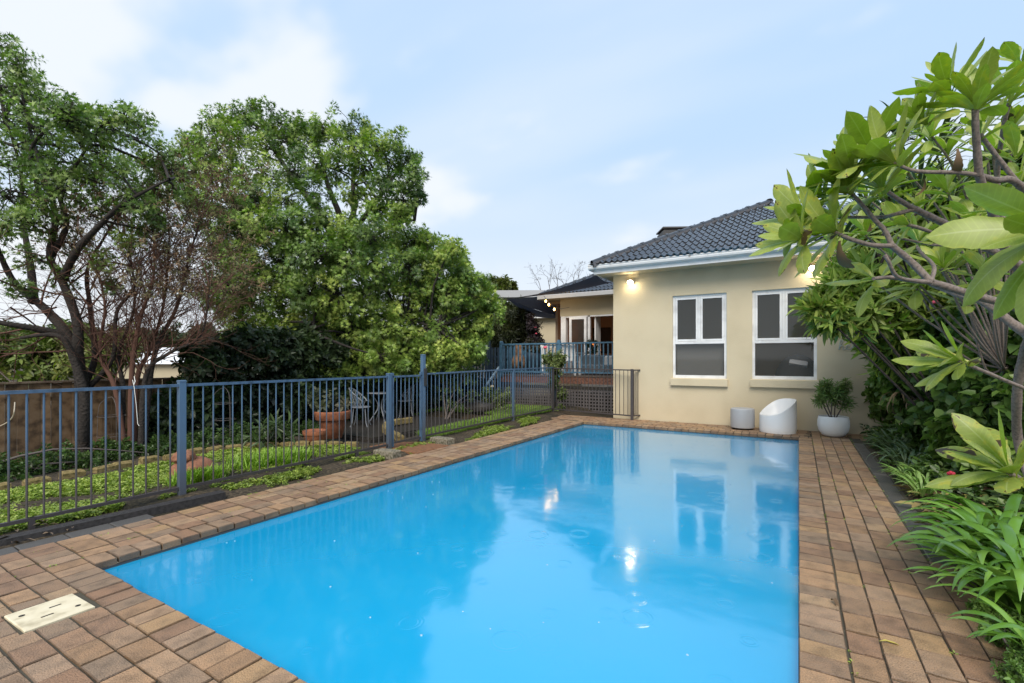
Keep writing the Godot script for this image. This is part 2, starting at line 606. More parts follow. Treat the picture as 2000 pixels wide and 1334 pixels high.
	m = mat("wire", L(0.14, 0.12, 0.11), 0.5)
	m = mat("sign_wire", L(0.33, 0.40, 0.38), 0.5)
	m = mat("galvanised", L(0.35, 0.36, 0.36), 0.45, 0.6)
	m = mat("flood_body", L(0.55, 0.53, 0.48), 0.5)
	m = mat("flood_glow", Color(1, 0.93, 0.78), 0.4)
	m.emission_enabled = true
	m.emission = Color(1, 0.94, 0.80)
	m.emission_energy_multiplier = 16.0
	m = mat("bulb_glow", Color(1, 0.85, 0.6), 0.4)
	m.emission_enabled = true
	m.emission = Color(1, 0.78, 0.45)
	m.emission_energy_multiplier = 6.0
	m = mat("shade_glow", Color(1, 0.75, 0.45), 0.7)
	m.emission_enabled = true
	m.emission = Color(1, 0.55, 0.2)
	m.emission_energy_multiplier = 0.9
	m = mat("roof_white", L(0.78, 0.79, 0.80), 0.5)

# ---------------------------------------------------------------- start
func _ready() -> void:
	R.seed = 20240611
	var cam := Camera3D.new()
	cam.name = "camera"
	cam.projection = Camera3D.PROJECTION_FRUSTUM
	cam.keep_aspect = Camera3D.KEEP_HEIGHT
	cam.near = 0.1
	cam.far = 900.0
	cam.size = 2.0 * 0.1 * 667.0 / FOC
	cam.frustum_offset = Vector2(0, 0.1 * 35.0 / FOC)
	cam.position = EYE
	cam.rotation.y = YAW
	add_child(cam)
	cam.current = true
	var env := Environment.new()
	env.background_mode = Environment.BG_SKY
	env.sky = Sky.new()
	env.sky.sky_material = make_sky()
	env.background_energy_multiplier = 0.46
	env.tonemap_mode = Environment.TONE_MAPPER_LINEAR
	env.tonemap_exposure = 2.25
	env.sdfgi_enabled = true
	env.ssao_enabled = true
	env.ssil_enabled = true
	var we := WorldEnvironment.new()
	we.name = "environment"
	we.environment = env
	add_child(we)
	var sun := DirectionalLight3D.new()
	sun.name = "sun"
	sun.light_energy = 0.5
	sun.light_color = Color(1.0, 0.96, 0.90)
	sun.light_angular_distance = 36.0
	sun.shadow_enabled = true
	sun.rotation_degrees = Vector3(-46, 22, 0)
	add_child(sun)
	make_materials()
	build_ground()
	build_pool()
	build_paving()
	build_house()
	build_deck()
	build_sails()
	build_fence()
	build_garden()
	build_left_trees()
	build_right_side()
	build_objects()

# ---------------------------------------------------------------- ground, pool, paving
const PX0 := -4.43
const PZ0 := -10.70
const PZ1 := -1.41

func build_ground() -> void:
	var xs := [-400.0, -150.0, -60.0, -30.0, -18.0, -14.0, -12.0]
	var x := -11.0
	while x < -5.26:
		xs.append(x)
		x += 0.22
	xs.append_array([-5.26, -3.0, -1.0, 1.02])
	x = 1.25
	while x < 4.0:
		xs.append(x)
		x += 0.3
	xs.append_array([5.0, 8.0, 15.0, 40.0, 150.0, 400.0])
	var zs := [400.0, 150.0, 50.0, 15.0, 5.0, 2.0, 0.62]
	var z := 0.3
	while z > -11.9:
		zs.append(z)
		z -= 0.3
	zs.append_array([-11.95, -12.6, -13.4, -15.0, -18.0, -25.0, -40.0, -90.0, -200.0, -400.0])
	var f := FastNoiseLite.new()
	f.seed = 77
	f.frequency = 0.9
	f.fractal_octaves = 3
	var mb := MB.new()
	var hh := func(px: float, pz: float) -> Vector3:
		var near: float = clampf(1.0 - (absf(px + 2.0) - 3.3) / 12.0, 0, 1)
		var bump: float = 0.045 * f.get_noise_2d(px, pz) if absf(px) < 20.0 and absf(pz) < 20 else 0.0
		if px > -5.3 and px < 1.05: bump = -absf(bump) * 0.3
		return Vector3(px, ground_y(px, pz) + bump, pz)
	var id := {}
	for i in xs.size():
		for j in zs.size():
			var p: Vector3 = hh.call(xs[i], zs[j])
			var e := 0.05
			var nn := Vector3(hh.call(xs[i] - e, zs[j]).y - hh.call(xs[i] + e, zs[j]).y, 2 * e, hh.call(xs[i], zs[j] - e).y - hh.call(xs[i], zs[j] + e).y).normalized()
			id[Vector2i(i, j)] = mb.vert(p, nn)
	for i in xs.size() - 1:
		for j in zs.size() - 1:
			var mx: float = (xs[i] + xs[i + 1]) * 0.5
			var mz: float = (zs[j] + zs[j + 1]) * 0.5
			if mx > -5.27 and mx < 1.03 and mz < 0.62 and mz > -11.96: continue
			var a: int = id[Vector2i(i, j)]
			var b: int = id[Vector2i(i + 1, j)]
			var c: int = id[Vector2i(i + 1, j + 1)]
			var d: int = id[Vector2i(i, j + 1)]
			mb.ix.append_array(PackedInt32Array([a, d, c, a, c, b]))
	struct("ground", mb, M.soil)

func smooth_normals(mb: MB) -> void:
	var nn := PackedVector3Array()
	nn.resize(mb.v.size())
	for q in range(0, mb.ix.size(), 3):
		var a := mb.v[mb.ix[q]]
		var g := (mb.v[mb.ix[q + 2]] - a).cross(mb.v[mb.ix[q + 1]] - a)
		for k in 3: nn[mb.ix[q + k]] += g
	for i in nn.size():
		if nn[i].length() > 1e-12: mb.n[i] = nn[i].normalized()

func build_pool() -> void:
	var mb := MB.new()
	var x0 := PX0 - 0.015
	var x1 := 0.015
	var z0 := PZ0 - 0.015
	var z1 := PZ1 + 0.015
	var t := -0.056
	var near := -1.15
	var far := -1.9
	# walls that round softly into a sloping floor
	var rings := 14
	var per := 96
	for k in rings + 1:
		var a := float(k) / rings
		var inset := 0.0
		var deep := 0.0
		if k < 3:
			deep = 0.12 * k
		elif k < rings:
			var th := PI / 2 * (k - 2) / (rings - 3.0)
			inset = 1.5 * (1 - cos(th))
			deep = 0.24 + 0.76 * sin(th)
		else:
			inset = 2.25
			deep = 1.0
		for j in per + 1:
			var u := 4.0 * j / per
			var e := int(u) % 4
			var f := u - int(u)
			var lx := (x1 - x0) / 2 - minf(inset, (x1 - x0) / 2)
			var lz := (z1 - z0) / 2 - inset
			var q: Vector2 = [Vector2(-1 + 2 * f, 1), Vector2(1, 1 - 2 * f), Vector2(1 - 2 * f, -1), Vector2(-1, -1 + 2 * f)][e]
			var z := (z0 + z1) / 2 + q.y * lz
			var floor_y := lerpf(near, far, smoothstep(z1, z0, z))
			mb.vert(Vector3((x0 + x1) / 2 + q.x * lx, t + (floor_y - t) * deep, z), Vector3.UP)
	for k in rings:
		for j in per:
			var a := k * (per + 1) + j
			mb.ix.append_array(PackedInt32Array([a, a + 1, a + per + 1, a + 1, a + per + 2, a + per + 1]))
	smooth_normals(mb)
	var p := struct("pool", mb, M.liner)
	var w := MB.new()
	w.box(Vector3(x0 + 0.008, -0.061, (z0 + z1) / 2), Vector3(0.016, 0.019, z1 - z0 - 0.03))
	w.box(Vector3(x1 - 0.008, -0.061, (z0 + z1) / 2), Vector3(0.016, 0.019, z1 - z0 - 0.03))
	w.box(Vector3((x0 + x1) / 2, -0.061, z0 + 0.008), Vector3(x1 - x0 - 0.034, 0.019, 0.016))
	part("liner_bead", w, M.bead, p)
	var s := MB.new()
	s.quad(Vector3(x0, -0.068, z1), Vector3(x0, -0.068, z0), Vector3(x1, -0.068, z0), Vector3(x1, -0.068, z1))
	var wt := struct("water", s, M.water)
	# small bubbles thrown up by the rain
	var bb := MB.new()
	bb.ball(Vector3.ZERO, Vector3(1, 0.7, 1), 10, 6)
	var xf := []
	for i in 90:
		var q := rnd(0.004, 0.008)
		xf.append(Transform3D(Basis.from_scale(Vector3.ONE * q), Vector3(rnd(PX0 + 0.1, -0.1), -0.066, rnd(-1.8, PZ0 + 0.3))))
	many("bubbles", bb.mesh(), M.bubble, xf, [], wt, "stuff")

func brick_mesh(sx: float, sz: float, k: int) -> ArrayMesh:
	var tones := [Vector3(0.36, 0.232, 0.138), Vector3(0.335, 0.215, 0.130), Vector3(0.375, 0.230, 0.125), Vector3(0.33, 0.220, 0.140), Vector3(0.345, 0.202, 0.120), Vector3(0.37, 0.247, 0.145), Vector3(0.305, 0.208, 0.138), Vector3(0.34, 0.208, 0.122), Vector3(0.385, 0.242, 0.125), Vector3(0.32, 0.195, 0.120)]
	var mb := MB.new()
	var tn: Vector3 = tones[k % tones.size()]
	var lu := (tn.x + tn.y + tn.z) / 3.0
	tn = Vector3(tn.x, tn.y, tn.z * 0.97).lerp(Vector3.ONE * lu, 0.08) * (1.19 + 0.16 * sin(k * 2.7))
	mb.col = Color(tn.x, tn.y, tn.z)
	var hx := sx / 2
	var hz := sz / 2
	var lay := []
	for lv in [[-0.05, 0.0], [-0.005, 0.0], [0.0, 0.0045]]:
		var r := []
		for q in [[-1, -1], [0.1, -1], [1, -1], [1, 1], [-0.1, 1], [-1, 1]]:
			var e: float = lv[1]
			var jx := rnd(-0.002, 0.002)
			r.append(Vector3(q[0] * (hx - e) + jx, lv[0] + (rnd(-0.0025, 0.0015) if lv[0] > -0.04 else 0.0), q[1] * (hz - e) + rnd(-0.002, 0.002)))
		lay.append(r)
	for l in 2:
		mb.col = Color(tn.x, tn.y, tn.z) * 0.58   # grime that sits in the worn edges
		for j in 6:
			var j2 := (j + 1) % 6
			mb.quad(lay[l][j], lay[l + 1][j], lay[l + 1][j2], lay[l][j2])
	mb.fix(12, Vector3(0, -0.02, 0))
	mb.col = Color(tn.x, tn.y, tn.z)
	var T: Array = lay[2]
	mb.quad(T[0], T[5], T[4], T[1]); mb.quad(T[1], T[4], T[3], T[2])
	mb.fix(2, Vector3(0, -1, 0))
	return mb.mesh()

func build_paving() -> void:
	var bed := MB.new()
	var by := -0.011
	for r in [[-5.26, PX0 - 0.02, 0.62, -11.95], [0.02, 1.02, 0.62, -11.95], [PX0 - 0.02, 0.02, 0.62, PZ1 + 0.02], [PX0 - 0.02, 0.02, PZ0 - 0.02, -11.95], [-5.7, -5.26, -10.9, -11.8], [1.02, 1.35, -10.6, -11.85]]:
		bed.quad(Vector3(r[0], by, r[2]), Vector3(r[0], by, r[3]), Vector3(r[1], by, r[3]), Vector3(r[1], by, r[2]))
	var pv := struct("paving", bed, M.joint)
	var all := []     # [x, z, kind, turn]
	var x := -4.64
	while x < 0.2:
		all.append([x + 0.0725, -1.305, 0]); all.append([x + 0.0725, PZ0 - 0.105, 0])
		x += 0.1455
	var z := PZ1 - 0.0725
	while z > PZ0:
		all.append([0.107, z, 1]); all.append([PX0 - 0.105, z, 1])
		z -= 0.1455
	for k in 12:
		x = -5.13 + (0.02 if k % 2 else 0.0)
		while x < 0.85:
			all.append([x, -1.2 + 0.075 + 0.15 * k, 2])
			x += 0.2215
	for k in 5:
		z = -1.2 - 0.11 - [0.02, 0.09, 0.0, 0.05, 0.1][k]
		while z > (PZ0 - 1.1 if k < 4 else -4.6):
			all.append([0.295 + 0.151 * k, z, 3])
			z -= 0.2225
		z = -1.2 - 0.108
		while k < 4 and z > -10.82:
			all.append([-4.72 - 0.151 * k, z, 3])
			z -= 0.2225 + rnd(-0.001, 0.002)
	for k in 6:
		x = -5.55 + [0.0, 0.1, 0.03, 0.12, 0.06, 0.1][k]
		while x < 1.2:
			if x < 0.12 or x > 0.9 and k < 6: all.append([x, PZ0 - 0.288 - 0.15 * k, 2])
			x += 0.2215
	var size := [Vector2(0.135, 0.206), Vector2(0.210, 0.1325), Vector2(0.2115, 0.1405), Vector2(0.146, 0.2085)]
	var meshes := []
	for s in size:
		var row := []
		for k in 14: row.append(brick_mesh(s.x, s.y, k))
		meshes.append(row)
	var order := []
	for b in all:
		var sz: Vector2 = size[b[2]]
		if b[0] + sz.x / 2 > -3.99 and b[0] - sz.x / 2 < -3.645 and b[1] + sz.y / 2 > -1.175 and b[1] - sz.y / 2 < -0.85:
			# the skimmer lid lies here: what is left of the brick beside it is a cut piece
			var bits := [[b[0] - sz.x / 2, -3.995, b[1] - sz.y / 2, b[1] + sz.y / 2], [-3.64, b[0] + sz.x / 2, b[1] - sz.y / 2, b[1] + sz.y / 2], [maxf(b[0] - sz.x / 2, -3.995), minf(b[0] + sz.x / 2, -3.64), b[1] - sz.y / 2, -1.18], [maxf(b[0] - sz.x / 2, -3.995), minf(b[0] + sz.x / 2, -3.64), -0.845, b[1] + sz.y / 2]]
			for q in bits:
				if q[1] - q[0] > 0.025 and q[3] - q[2] > 0.025:
					part("brick", brick_mesh(q[1] - q[0], q[3] - q[2], R.randi() % 10), M.brick, pv, Vector3((q[0] + q[1]) / 2, -0.002, (q[2] + q[3]) / 2))
			continue
		var p := seen(Vector3(b[0], 0, b[1]))
		var big := 0.0
		if p.z > 0.4 and p.x > -80 and p.x < 2080 and p.y < 1400: big = 1.0 / (p.z * p.z * p.z)
		order.append([big, b])
	order.sort_custom(func(p, q): return p[0] > q[0])
	var left := MB.new()
	for i in order.size():
		var b: Array = order[i][1]
		var k := R.randi() % 14
		var y := rnd(-0.004, 0.004)
		var bas := Basis.from_euler(Vector3(rnd(-0.009, 0.009), rnd(-0.012, 0.012), rnd(-0.009, 0.009)))
		if i < 280:
			part("brick", meshes[b[2]][k], M.brick, pv, Vector3(b[0], y, b[1]), bas)
		else:
			var a: Array = meshes[b[2]][k].surface_get_arrays(0)
			var o := left.v.size()
			for q in a[Mesh.ARRAY_VERTEX].size():
				left.col = a[Mesh.ARRAY_COLOR][q]
				left.vert(bas * a[Mesh.ARRAY_VERTEX][q] + Vector3(b[0], y, b[1]), bas * a[Mesh.ARRAY_NORMAL][q])
			for q in a[Mesh.ARRAY_INDEX]: left.ix.append(o + q)
	tag(part("far_bricks", left, M.brick, pv), "", "", "", "stuff")
	# slate edging beside the garden beds
	var ed := struct("slate_edging", MB_slab(Vector3(0.15, 0.05, 0.40)), M.slate)
	ed.position = Vector3(0.915, -0.028, -10.3)
	var e := MB_slab(Vector3(0.15, 0.05, 0.44))
	z = -9.85
	while z > -10.0 or z < -4.6:
		if z > -4.5: break
		part("slab", e, M.slate, ed, Vector3(rnd(-0.008, 0.008), rnd(-0.006, 0.006), z + 10.3), Basis.from_euler(Vector3(rnd(-0.01, 0.01), rnd(-0.02, 0.02), rnd(-0.02, 0.02))))
		z += 0.455
	var e2 := MB_slab(Vector3(0.17, 0.05, 0.30))
	for k in 5:
		part("slab", e2, M.slate, ed, Vector3(-5.34 - 0.915 + rnd(-0.01, 0.01), 0.0, -0.75 - 0.31 * k + 10.3), Basis.from_euler(Vector3(0, rnd(-0.04, 0.04), rnd(-0.03, 0.03))))

func MB_slab(s: Vector3) -> ArrayMesh:
	var mb := MB.new()
	mb.box(Vector3.ZERO, s, Basis(), 0.006)
	return mb.mesh()

# ---------------------------------------------------------------- house
const WZ := -11.85

func wall_with_holes(mb: MB, x0: float, x1: float, y0: float, y1: float, z: float, th: float, holes: Array) -> void:
	# holes: [x0, x1, y0, y1], left to right; the wall is a row of blocks that butt end to end
	var x := x0
	for h in holes:
		if h[0] > x: mb.box(Vector3((x + h[0]) / 2, (y0 + y1) / 2, z - th / 2), Vector3(h[0] - x, y1 - y0, th))
		if h[2] > y0: mb.box(Vector3((h[0] + h[1]) / 2, (y0 + h[2]) / 2, z - th / 2), Vector3(h[1] - h[0], h[2] - y0, th))
		if h[3] < y1: mb.box(Vector3((h[0] + h[1]) / 2, (h[3] + y1) / 2, z - th / 2), Vector3(h[1] - h[0], y1 - h[3], th))
		x = h[1]
	if x < x1: mb.box(Vector3((x + x1) / 2, (y0 + y1) / 2, z - th / 2), Vector3(x1 - x, y1 - y0, th))

func window_at(house: Node3D, x0: float, x1: float, y0: float, y1: float, ym: float) -> void:
	var z := WZ - 0.085
	var fr := MB.new()
	var w := 0.055
	var d := 0.07
	var xm := (x0 + x1) / 2
	fr.box(Vector3(x0 + w / 2, (y0 + y1) / 2, z), Vector3(w, y1 - y0, d))
	fr.box(Vector3(x1 - w / 2, (y0 + y1) / 2, z), Vector3(w, y1 - y0, d))
	fr.box(Vector3(xm, y1 - 0.025, z), Vector3(x1 - x0 - 2 * w, 0.05, d))
	fr.box(Vector3(xm, y0 + 0.035, z + 0.008), Vector3(x1 - x0 - 2 * w, 0.07, d + 0.016))
	fr.box(Vector3(xm, ym, z + 0.003), Vector3(x1 - x0 - 2 * w, 0.06, d + 0.006))
	fr.box(Vector3(xm, (ym + y1) / 2 - 0.01, z), Vector3(0.05, y1 - ym - 0.08, d))
	var win := part("window", fr, M.white_paint, house)
	for s in 2:
		var cx := (x0 + w + xm - 0.025) / 2 if s == 0 else (x1 - w + xm + 0.025) / 2
		var hw: float = (xm - 0.025 - x0 - w) / 2
		var sh := MB.new()
		var ya := ym + 0.032
		var yb := y1 - 0.052
		var t := 0.045
		sh.box(Vector3(cx - hw + t / 2 + 0.004, (ya + yb) / 2, z + 0.012), Vector3(t, yb - ya, 0.05))
		sh.box(Vector3(cx + hw - t / 2 - 0.004, (ya + yb) / 2, z + 0.012), Vector3(t, yb - ya, 0.05))
		sh.box(Vector3(cx, ya + t / 2 + 0.003, z + 0.011), Vector3(2 * hw - 2 * t - 0.008, t, 0.048))
		sh.box(Vector3(cx, yb - t / 2 - 0.003, z + 0.011), Vector3(2 * hw - 2 * t - 0.008, t, 0.048))
		part("sash", sh, M.white_paint, win)
		var g := MB.new()
		g.quad(Vector3(cx - hw + t, ya + t, z + 0.005), Vector3(cx - hw + t, yb - t, z + 0.005), Vector3(cx + hw - t, yb - t, z + 0.005), Vector3(cx + hw - t, ya + t, z + 0.005))
		part("pane", g, M.glass, win)
	var g2 := MB.new()
	g2.quad(Vector3(x0 + w, y0 + 0.07, z), Vector3(x0 + w, ym - 0.03, z), Vector3(x1 - w, ym - 0.03, z), Vector3(x1 - w, y0 + 0.07, z))
	part("pane", g2, M.glass, win)
	var si := MB.new()
	si.box(Vector3(xm, y0 - 0.088, WZ + 0.035), Vector3(x1 - x0 + 0.06, 0.17, 0.09), Basis(), 0.015)
	part("sill", si, M.render, house)

func tile_mesh(w: float, l: float, k: int) -> ArrayMesh:
	# one interlocking tile: a shallow pan and a round roll; it climbs along -z from its thick lower edge
	var mb := MB.new()
	mb.col = grey([1.0, 0.85, 1.15, 0.92, 1.05, 0.78][k])
	var sec := []
	var nseg := 16
	for i in nseg + 1:
		var u := float(i) / nseg
		var h := fposmod(u * 2.0, 1.0) if i < nseg else 1.0
		var y := 0.0
		if h < 0.5: y = -0.012 * sin(PI * h / 0.5)
		else: y = 0.037 * sin(PI * (h - 0.5) / 0.5)
		sec.append(Vector2((u - 0.5) * w, y))
	var th := 0.022
	for i in nseg:
		var a: Vector2 = sec[i]
		var b: Vector2 = sec[i + 1]
		var n0 := Vector3(-(b.y - a.y), b.x - a.x, 0).normalized()
		var base := mb.v.size()
		for q in [[a, 0.0, th], [b, 0.0, th], [b, -l, 0.0], [a, -l, 0.0]]:
			var ii: int = i if q[0] == a else i + 1
			var p0: Vector2 = sec[maxi(ii - 1, 0)]
			var p1: Vector2 = sec[mini(ii + 1, nseg)]
			mb.vert(Vector3(q[0].x, q[0].y + q[2], q[1]), Vector3(-(p1.y - p0.y), p1.x - p0.x, 0).normalized())
		mb.ix.append_array(PackedInt32Array([base, base + 2, base + 1, base, base + 3, base + 2]))
		mb.quad(Vector3(a.x, a.y - 0.012, 0.002), Vector3(a.x, a.y + th, 0), Vector3(b.x, b.y + th, 0), Vector3(b.x, b.y - 0.012, 0.002))
	return mb.mesh()

func ridge_cap(l: float) -> ArrayMesh:
	var mb := MB.new()
	for i in 8:
		var a := PI * i / 8
		var b := PI * (i + 1) / 8
		for s in [[0.0, l * 0.82, 0.095, 0.105], [l * 0.82, l, 0.118, 0.122]]:
			mb.quad(Vector3(cos(a) * s[2], sin(a) * s[2] * 0.9, -s[0]), Vector3(cos(b) * s[2], sin(b) * s[2] * 0.9, -s[0]), Vector3(cos(b) * s[3], sin(b) * s[3] * 0.9, -s[1]), Vector3(cos(a) * s[3], sin(a) * s[3] * 0.9, -s[1]))
		mb.quad(Vector3(cos(a) * 0.105, sin(a) * 0.0945, -l * 0.82), Vector3(cos(b) * 0.105, sin(b) * 0.0945, -l * 0.82), Vector3(cos(b) * 0.118, sin(b) * 0.106, -l * 0.82), Vector3(cos(a) * 0.118, sin(a) * 0.106, -l * 0.82))
		mb.quad(Vector3(0, 0, -l), Vector3(cos(a) * 0.122, sin(a) * 0.11, -l), Vector3(cos(b) * 0.122, sin(b) * 0.11, -l), Vector3(0, 0, -l))
	return mb.mesh()

func build_house() -> void:
	var h := thing("house", "cream rendered single storey house with dark tiled hip roof and white windows", "house")
	# front wing
	var w := MB.new()
	wall_with_holes(w, -4.09, 2.72, -0.35, 3.74, WZ, 0.24, [[-2.61, -1.41, 1.055, 3.03], [-0.89, 0.33, 1.065, 3.03]])
	part("wall", w, M.render, h)
	var sw := MB.new()
	sw.box(Vector3(-4.09 + 0.12, 1.695, -14.3), Vector3(0.24, 4.09, 4.42))
	sw.box(Vector3(2.60, 1.695, -14.3), Vector3(0.24, 4.09, 4.42))
	sw.box(Vector3(-0.685, 1.695, -16.63), Vector3(6.81, 4.09, 0.24))
	part("side_wall", sw, M.render, h)
	var rm := MB.new()
	rm.box(Vector3(-0.685, 0.35, -14.3), Vector3(6.3, 0.1, 4.4))
	rm.box(Vector3(-0.685, 3.62, -14.3), Vector3(6.3, 0.1, 4.4))
	rm.box(Vector3(-0.685, 2.0, -15.6), Vector3(6.28, 3.1, 0.1))
	part("room", rm, M.room, h)
	window_at(h, -2.61, -1.41, 1.055, 3.03, 1.90)
	window_at(h, -0.89, 0.33, 1.065, 3.03, 1.89)
	# gutter, fascia and soffit of the front wing
	var gx0 := -4.42
	var gx1 := 3.05
	var gz := -11.32
	var g := MB.new()
	g.extrude_x([Vector2(3.735, gz - 0.02), Vector2(3.735, gz + 0.04), Vector2(3.76, gz + 0.085), Vector2(3.80, gz + 0.10), Vector2(3.835, gz + 0.10), Vector2(3.84, gz + 0.115), Vector2(3.865, gz + 0.115), Vector2(3.865, gz + 0.10), Vector2(3.75, gz + 0.03), Vector2(3.75, gz - 0.02)], gx0 - 0.11, gx1 + 0.11)
	part("gutter", g, M.gutter, h)
	var gs := MB.new()
	gs.box(Vector3(gx0 - 0.055, 3.80, -14.0), Vector3(0.11, 0.13, 5.35))
	part("side_gutter", gs, M.gutter, h)
	var fa := MB.new()
	fa.box(Vector3((gx0 + gx1) / 2, 3.735, gz - 0.034), Vector3(gx1 - gx0, 0.19, 0.028))
	fa.box(Vector3(gx0 + 0.013, 3.735, -14.0), Vector3(0.026, 0.19, 5.3))
	part("fascia", fa, M.gutter, h)
	var so := MB.new()
	so.box(Vector3((gx0 + gx1) / 2, 3.655, -11.60), Vector3(gx1 - gx0 - 0.06, 0.02, 0.50))
	so.box(Vector3(-4.24, 3.655, -14.2), Vector3(0.30, 0.02, 4.68))
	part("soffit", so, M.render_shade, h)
	# roof: a hip with a pitch of 27.5 degrees
	var pitch := 0.522
	var ay := 3.87
	var C0 := Vector3(-4.45, ay, -11.25)
	var C1 := Vector3(3.05, ay, -11.25)
	var s := 3.75
	var A := Vector3(-4.45 + s, ay + pitch * s, -11.25 - s)
	var A2 := A + Vector3(0, 0, -4.0)
	var lo := Vector3(0, -0.05, 0)
	var rf := MB.new()
	rf.tri(C0 + lo, A + lo, C1 + lo)
	rf.quad(Vector3(-4.45, ay, -19.0) + lo, A2 + lo, A + lo, C0 + lo)
	rf.quad(C1 + lo, A + lo, A2 + lo, Vector3(3.05, ay, -19.0) + lo)
	rf.tri(Vector3(3.05, ay, -19.0) + lo, A2 + lo, Vector3(-4.45, ay, -19.0) + lo)
	var roof := part("roof", rf, M.ridge_mortar, h)
	var tw := 0.295
	var tl := 0.335
	var tm := []
	for k in 6: tm.append(tile_mesh(tw + 0.004, tl + 0.06, k))
	var tilt := Basis(Vector3.RIGHT, atan(pitch))
	var slope := Vector3(0, pitch, -1).normalized()
	var row := 0
	while row * tl * 0.886 < s:
		var dz := row * tl * 0.886
		var xa := C0.x + dz + (0.0)
		var xb := C1.x - dz
		var x := C0.x + tw * 0.5 + (0.15 if row % 2 else 0.0)
		while x < xb:
			if x > xa - 0.02 and x < 2.4:
				part("roof_tile", tm[R.randi() % 6], M.tile, roof, Vector3(x + rnd(-0.003, 0.003), ay, C0.z + 0.06) + slope * (row * tl) + Vector3(0, rnd(-0.003, 0.004), 0), tilt)
			x += tw
		row += 1
	var hip := A - C0
	var hl := hip.length()
	var hb := Basis.looking_at(hip.normalized(), Vector3.UP)
	var cap := ridge_cap(0.40)
	var cnt := int(hl / 0.37)
	for k in cnt:
		part("ridge_cap", cap, M.tile, roof, C0 + hip * ((k + 0.05) / cnt) + Vector3(0, 0.02, 0), hb * Basis(Vector3.FORWARD, rnd(-0.04, 0.04)))
	for k in 9:
		part("ridge_cap", cap, M.tile, roof, A + Vector3(0, 0.02, -0.37 * k + 0.1))
	var mo := MB.new()
	mo.beam(C0 + Vector3(0, -0.02, 0), A + Vector3(0, -0.02, 0), 0.30, 0.11)
	part("ridge_mortar", mo, M.ridge_mortar, roof)
	var co := MB.new()
	co.box(Vector3(-4.45, 5.9, -20.1), Vector3(0.95, 1.7, 0.95), Basis(Vector3.UP, 0.5), 0.08)
	co.box(Vector3(-4.45, 6.78, -20.1), Vector3(1.02, 0.07, 1.02), Basis(Vector3.UP, 0.5), 0.02)
	part("roof_cooler", co, M.cooler, h)
	# rear wing behind the deck
	var rz := -16.5
	var r := MB.new()
	wall_with_holes(r, -7.79, -3.9, 3.13, 3.95, rz, 0.24, [])
	r.box(Vector3(-4.35, 2.0, rz - 0.12), Vector3(0.9, 2.26, 0.24))
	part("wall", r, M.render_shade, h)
	var ir := MB.new()
	ir.box(Vector3(-6.1, 0.93, -18.6), Vector3(4.6, 0.1, 4.0))
	ir.box(Vector3(-6.1, 3.70, -18.6), Vector3(4.6, 0.1, 3.9))
	ir.box(Vector3(-6.1, 2.3, -20.4), Vector3(4.6, 2.9, 0.1))
	ir.box(Vector3(-3.85, 2.3, -18.6), Vector3(0.1, 2.9, 3.8))
	ir.box(Vector3(-8.3, 2.3, -18.8), Vector3(0.1, 2.9, 3.1))
	part("room", ir, M.room_warm, h)
	var cp := MB.new()
	cp.box(Vector3(-7.66, 2.06, rz - 0.1), Vector3(0.2, 2.14, 0.2))
	part("corner_post", cp, M.gutter, h)
	var tf := MB.new()
	tf.box(Vector3(-6.63, 2.06, rz - 0.05), Vector3(0.09, 2.12, 0.1))
	tf.box(Vector3(-5.9, 3.10, rz - 0.04), Vector3(3.3, 0.05, 0.08))
	tf.box(Vector3(-6.42, 2.06, rz - 0.35), Vector3(0.05, 2.1, 0.5))
	part("door_frame", tf, M.white_paint, h)
	# the open leaf of the glass door
	var dl := MB.new()
	var dw := 0.66
	dl.box(Vector3(-dw / 2 + 0.045, 1.04, 0), Vector3(0.09, 2.08, 0.045)); dl.box(Vector3(dw / 2 - 0.045, 1.04, 0), Vector3(0.09, 2.08, 0.045))
	dl.box(Vector3(0, 2.035, 0), Vector3(dw - 0.18, 0.09, 0.045)); dl.box(Vector3(0, 0.08, 0), Vector3(dw - 0.18, 0.16, 0.045))
	var leaf := part("door", dl, M.white_paint, h, Vector3(-7.02, 1.0, rz + 0.10), Basis(Vector3.UP, 0.12))
	var pg := MB.new()
	pg.quad(Vector3(-dw / 2 + 0.09, 0.16, 0), Vector3(-dw / 2 + 0.09, 1.99, 0), Vector3(dw / 2 - 0.09, 1.99, 0), Vector3(dw / 2 - 0.09, 0.16, 0))
	part("pane", pg, M.glass, leaf)
	var hd := MB.new()
	hd.rod(Vector3(-0.285, 1.0, 0.02), Vector3(-0.285, 1.0, 0.07), 0.012); hd.rod(Vector3(-0.285, 1.0, 0.07), Vector3(-0.18, 1.0, 0.07), 0.011)
	part("handle", hd, M.galvanised, leaf)
	# its roof
	var ez := -16.0
	var ey := 3.93
	var rr := MB.new()
	var e0 := Vector3(-8.4, ey, ez)
	rr.quad(e0 + lo, e0 + lo + Vector3(2.6, pitch * 2.6, -2.6), Vector3(-3.6, ey + pitch * 2.6, ez - 2.6) + lo, Vector3(-3.6, ey, ez) + lo)
	rr.quad(e0 + lo + Vector3(0, 0, -6), e0 + lo + Vector3(2.6, pitch * 2.6, -3.4), e0 + lo + Vector3(2.6, pitch * 2.6, -2.6), e0 + lo)
	var rear := part("rear_roof", rr, M.ridge_mortar, h)
	for q in 7:
		var x := e0.x + 0.1 + q * tl * 0.886
		var x2 := x + (0.15 if q % 2 else 0.0)
		while x2 < -4.55:
			part("roof_tile", tm[R.randi() % 6], M.tile, rear, Vector3(x2, ey, ez + 0.06) + slope * (q * tl), tilt)
			x2 += tw
	for q in 6:
		part("ridge_cap", cap, M.tile, rear, e0 + Vector3(1, pitch, -1) * (q * 0.26), Basis.looking_at(Vector3(1, pitch, -1).normalized(), Vector3.UP))
	var rg := MB.new()
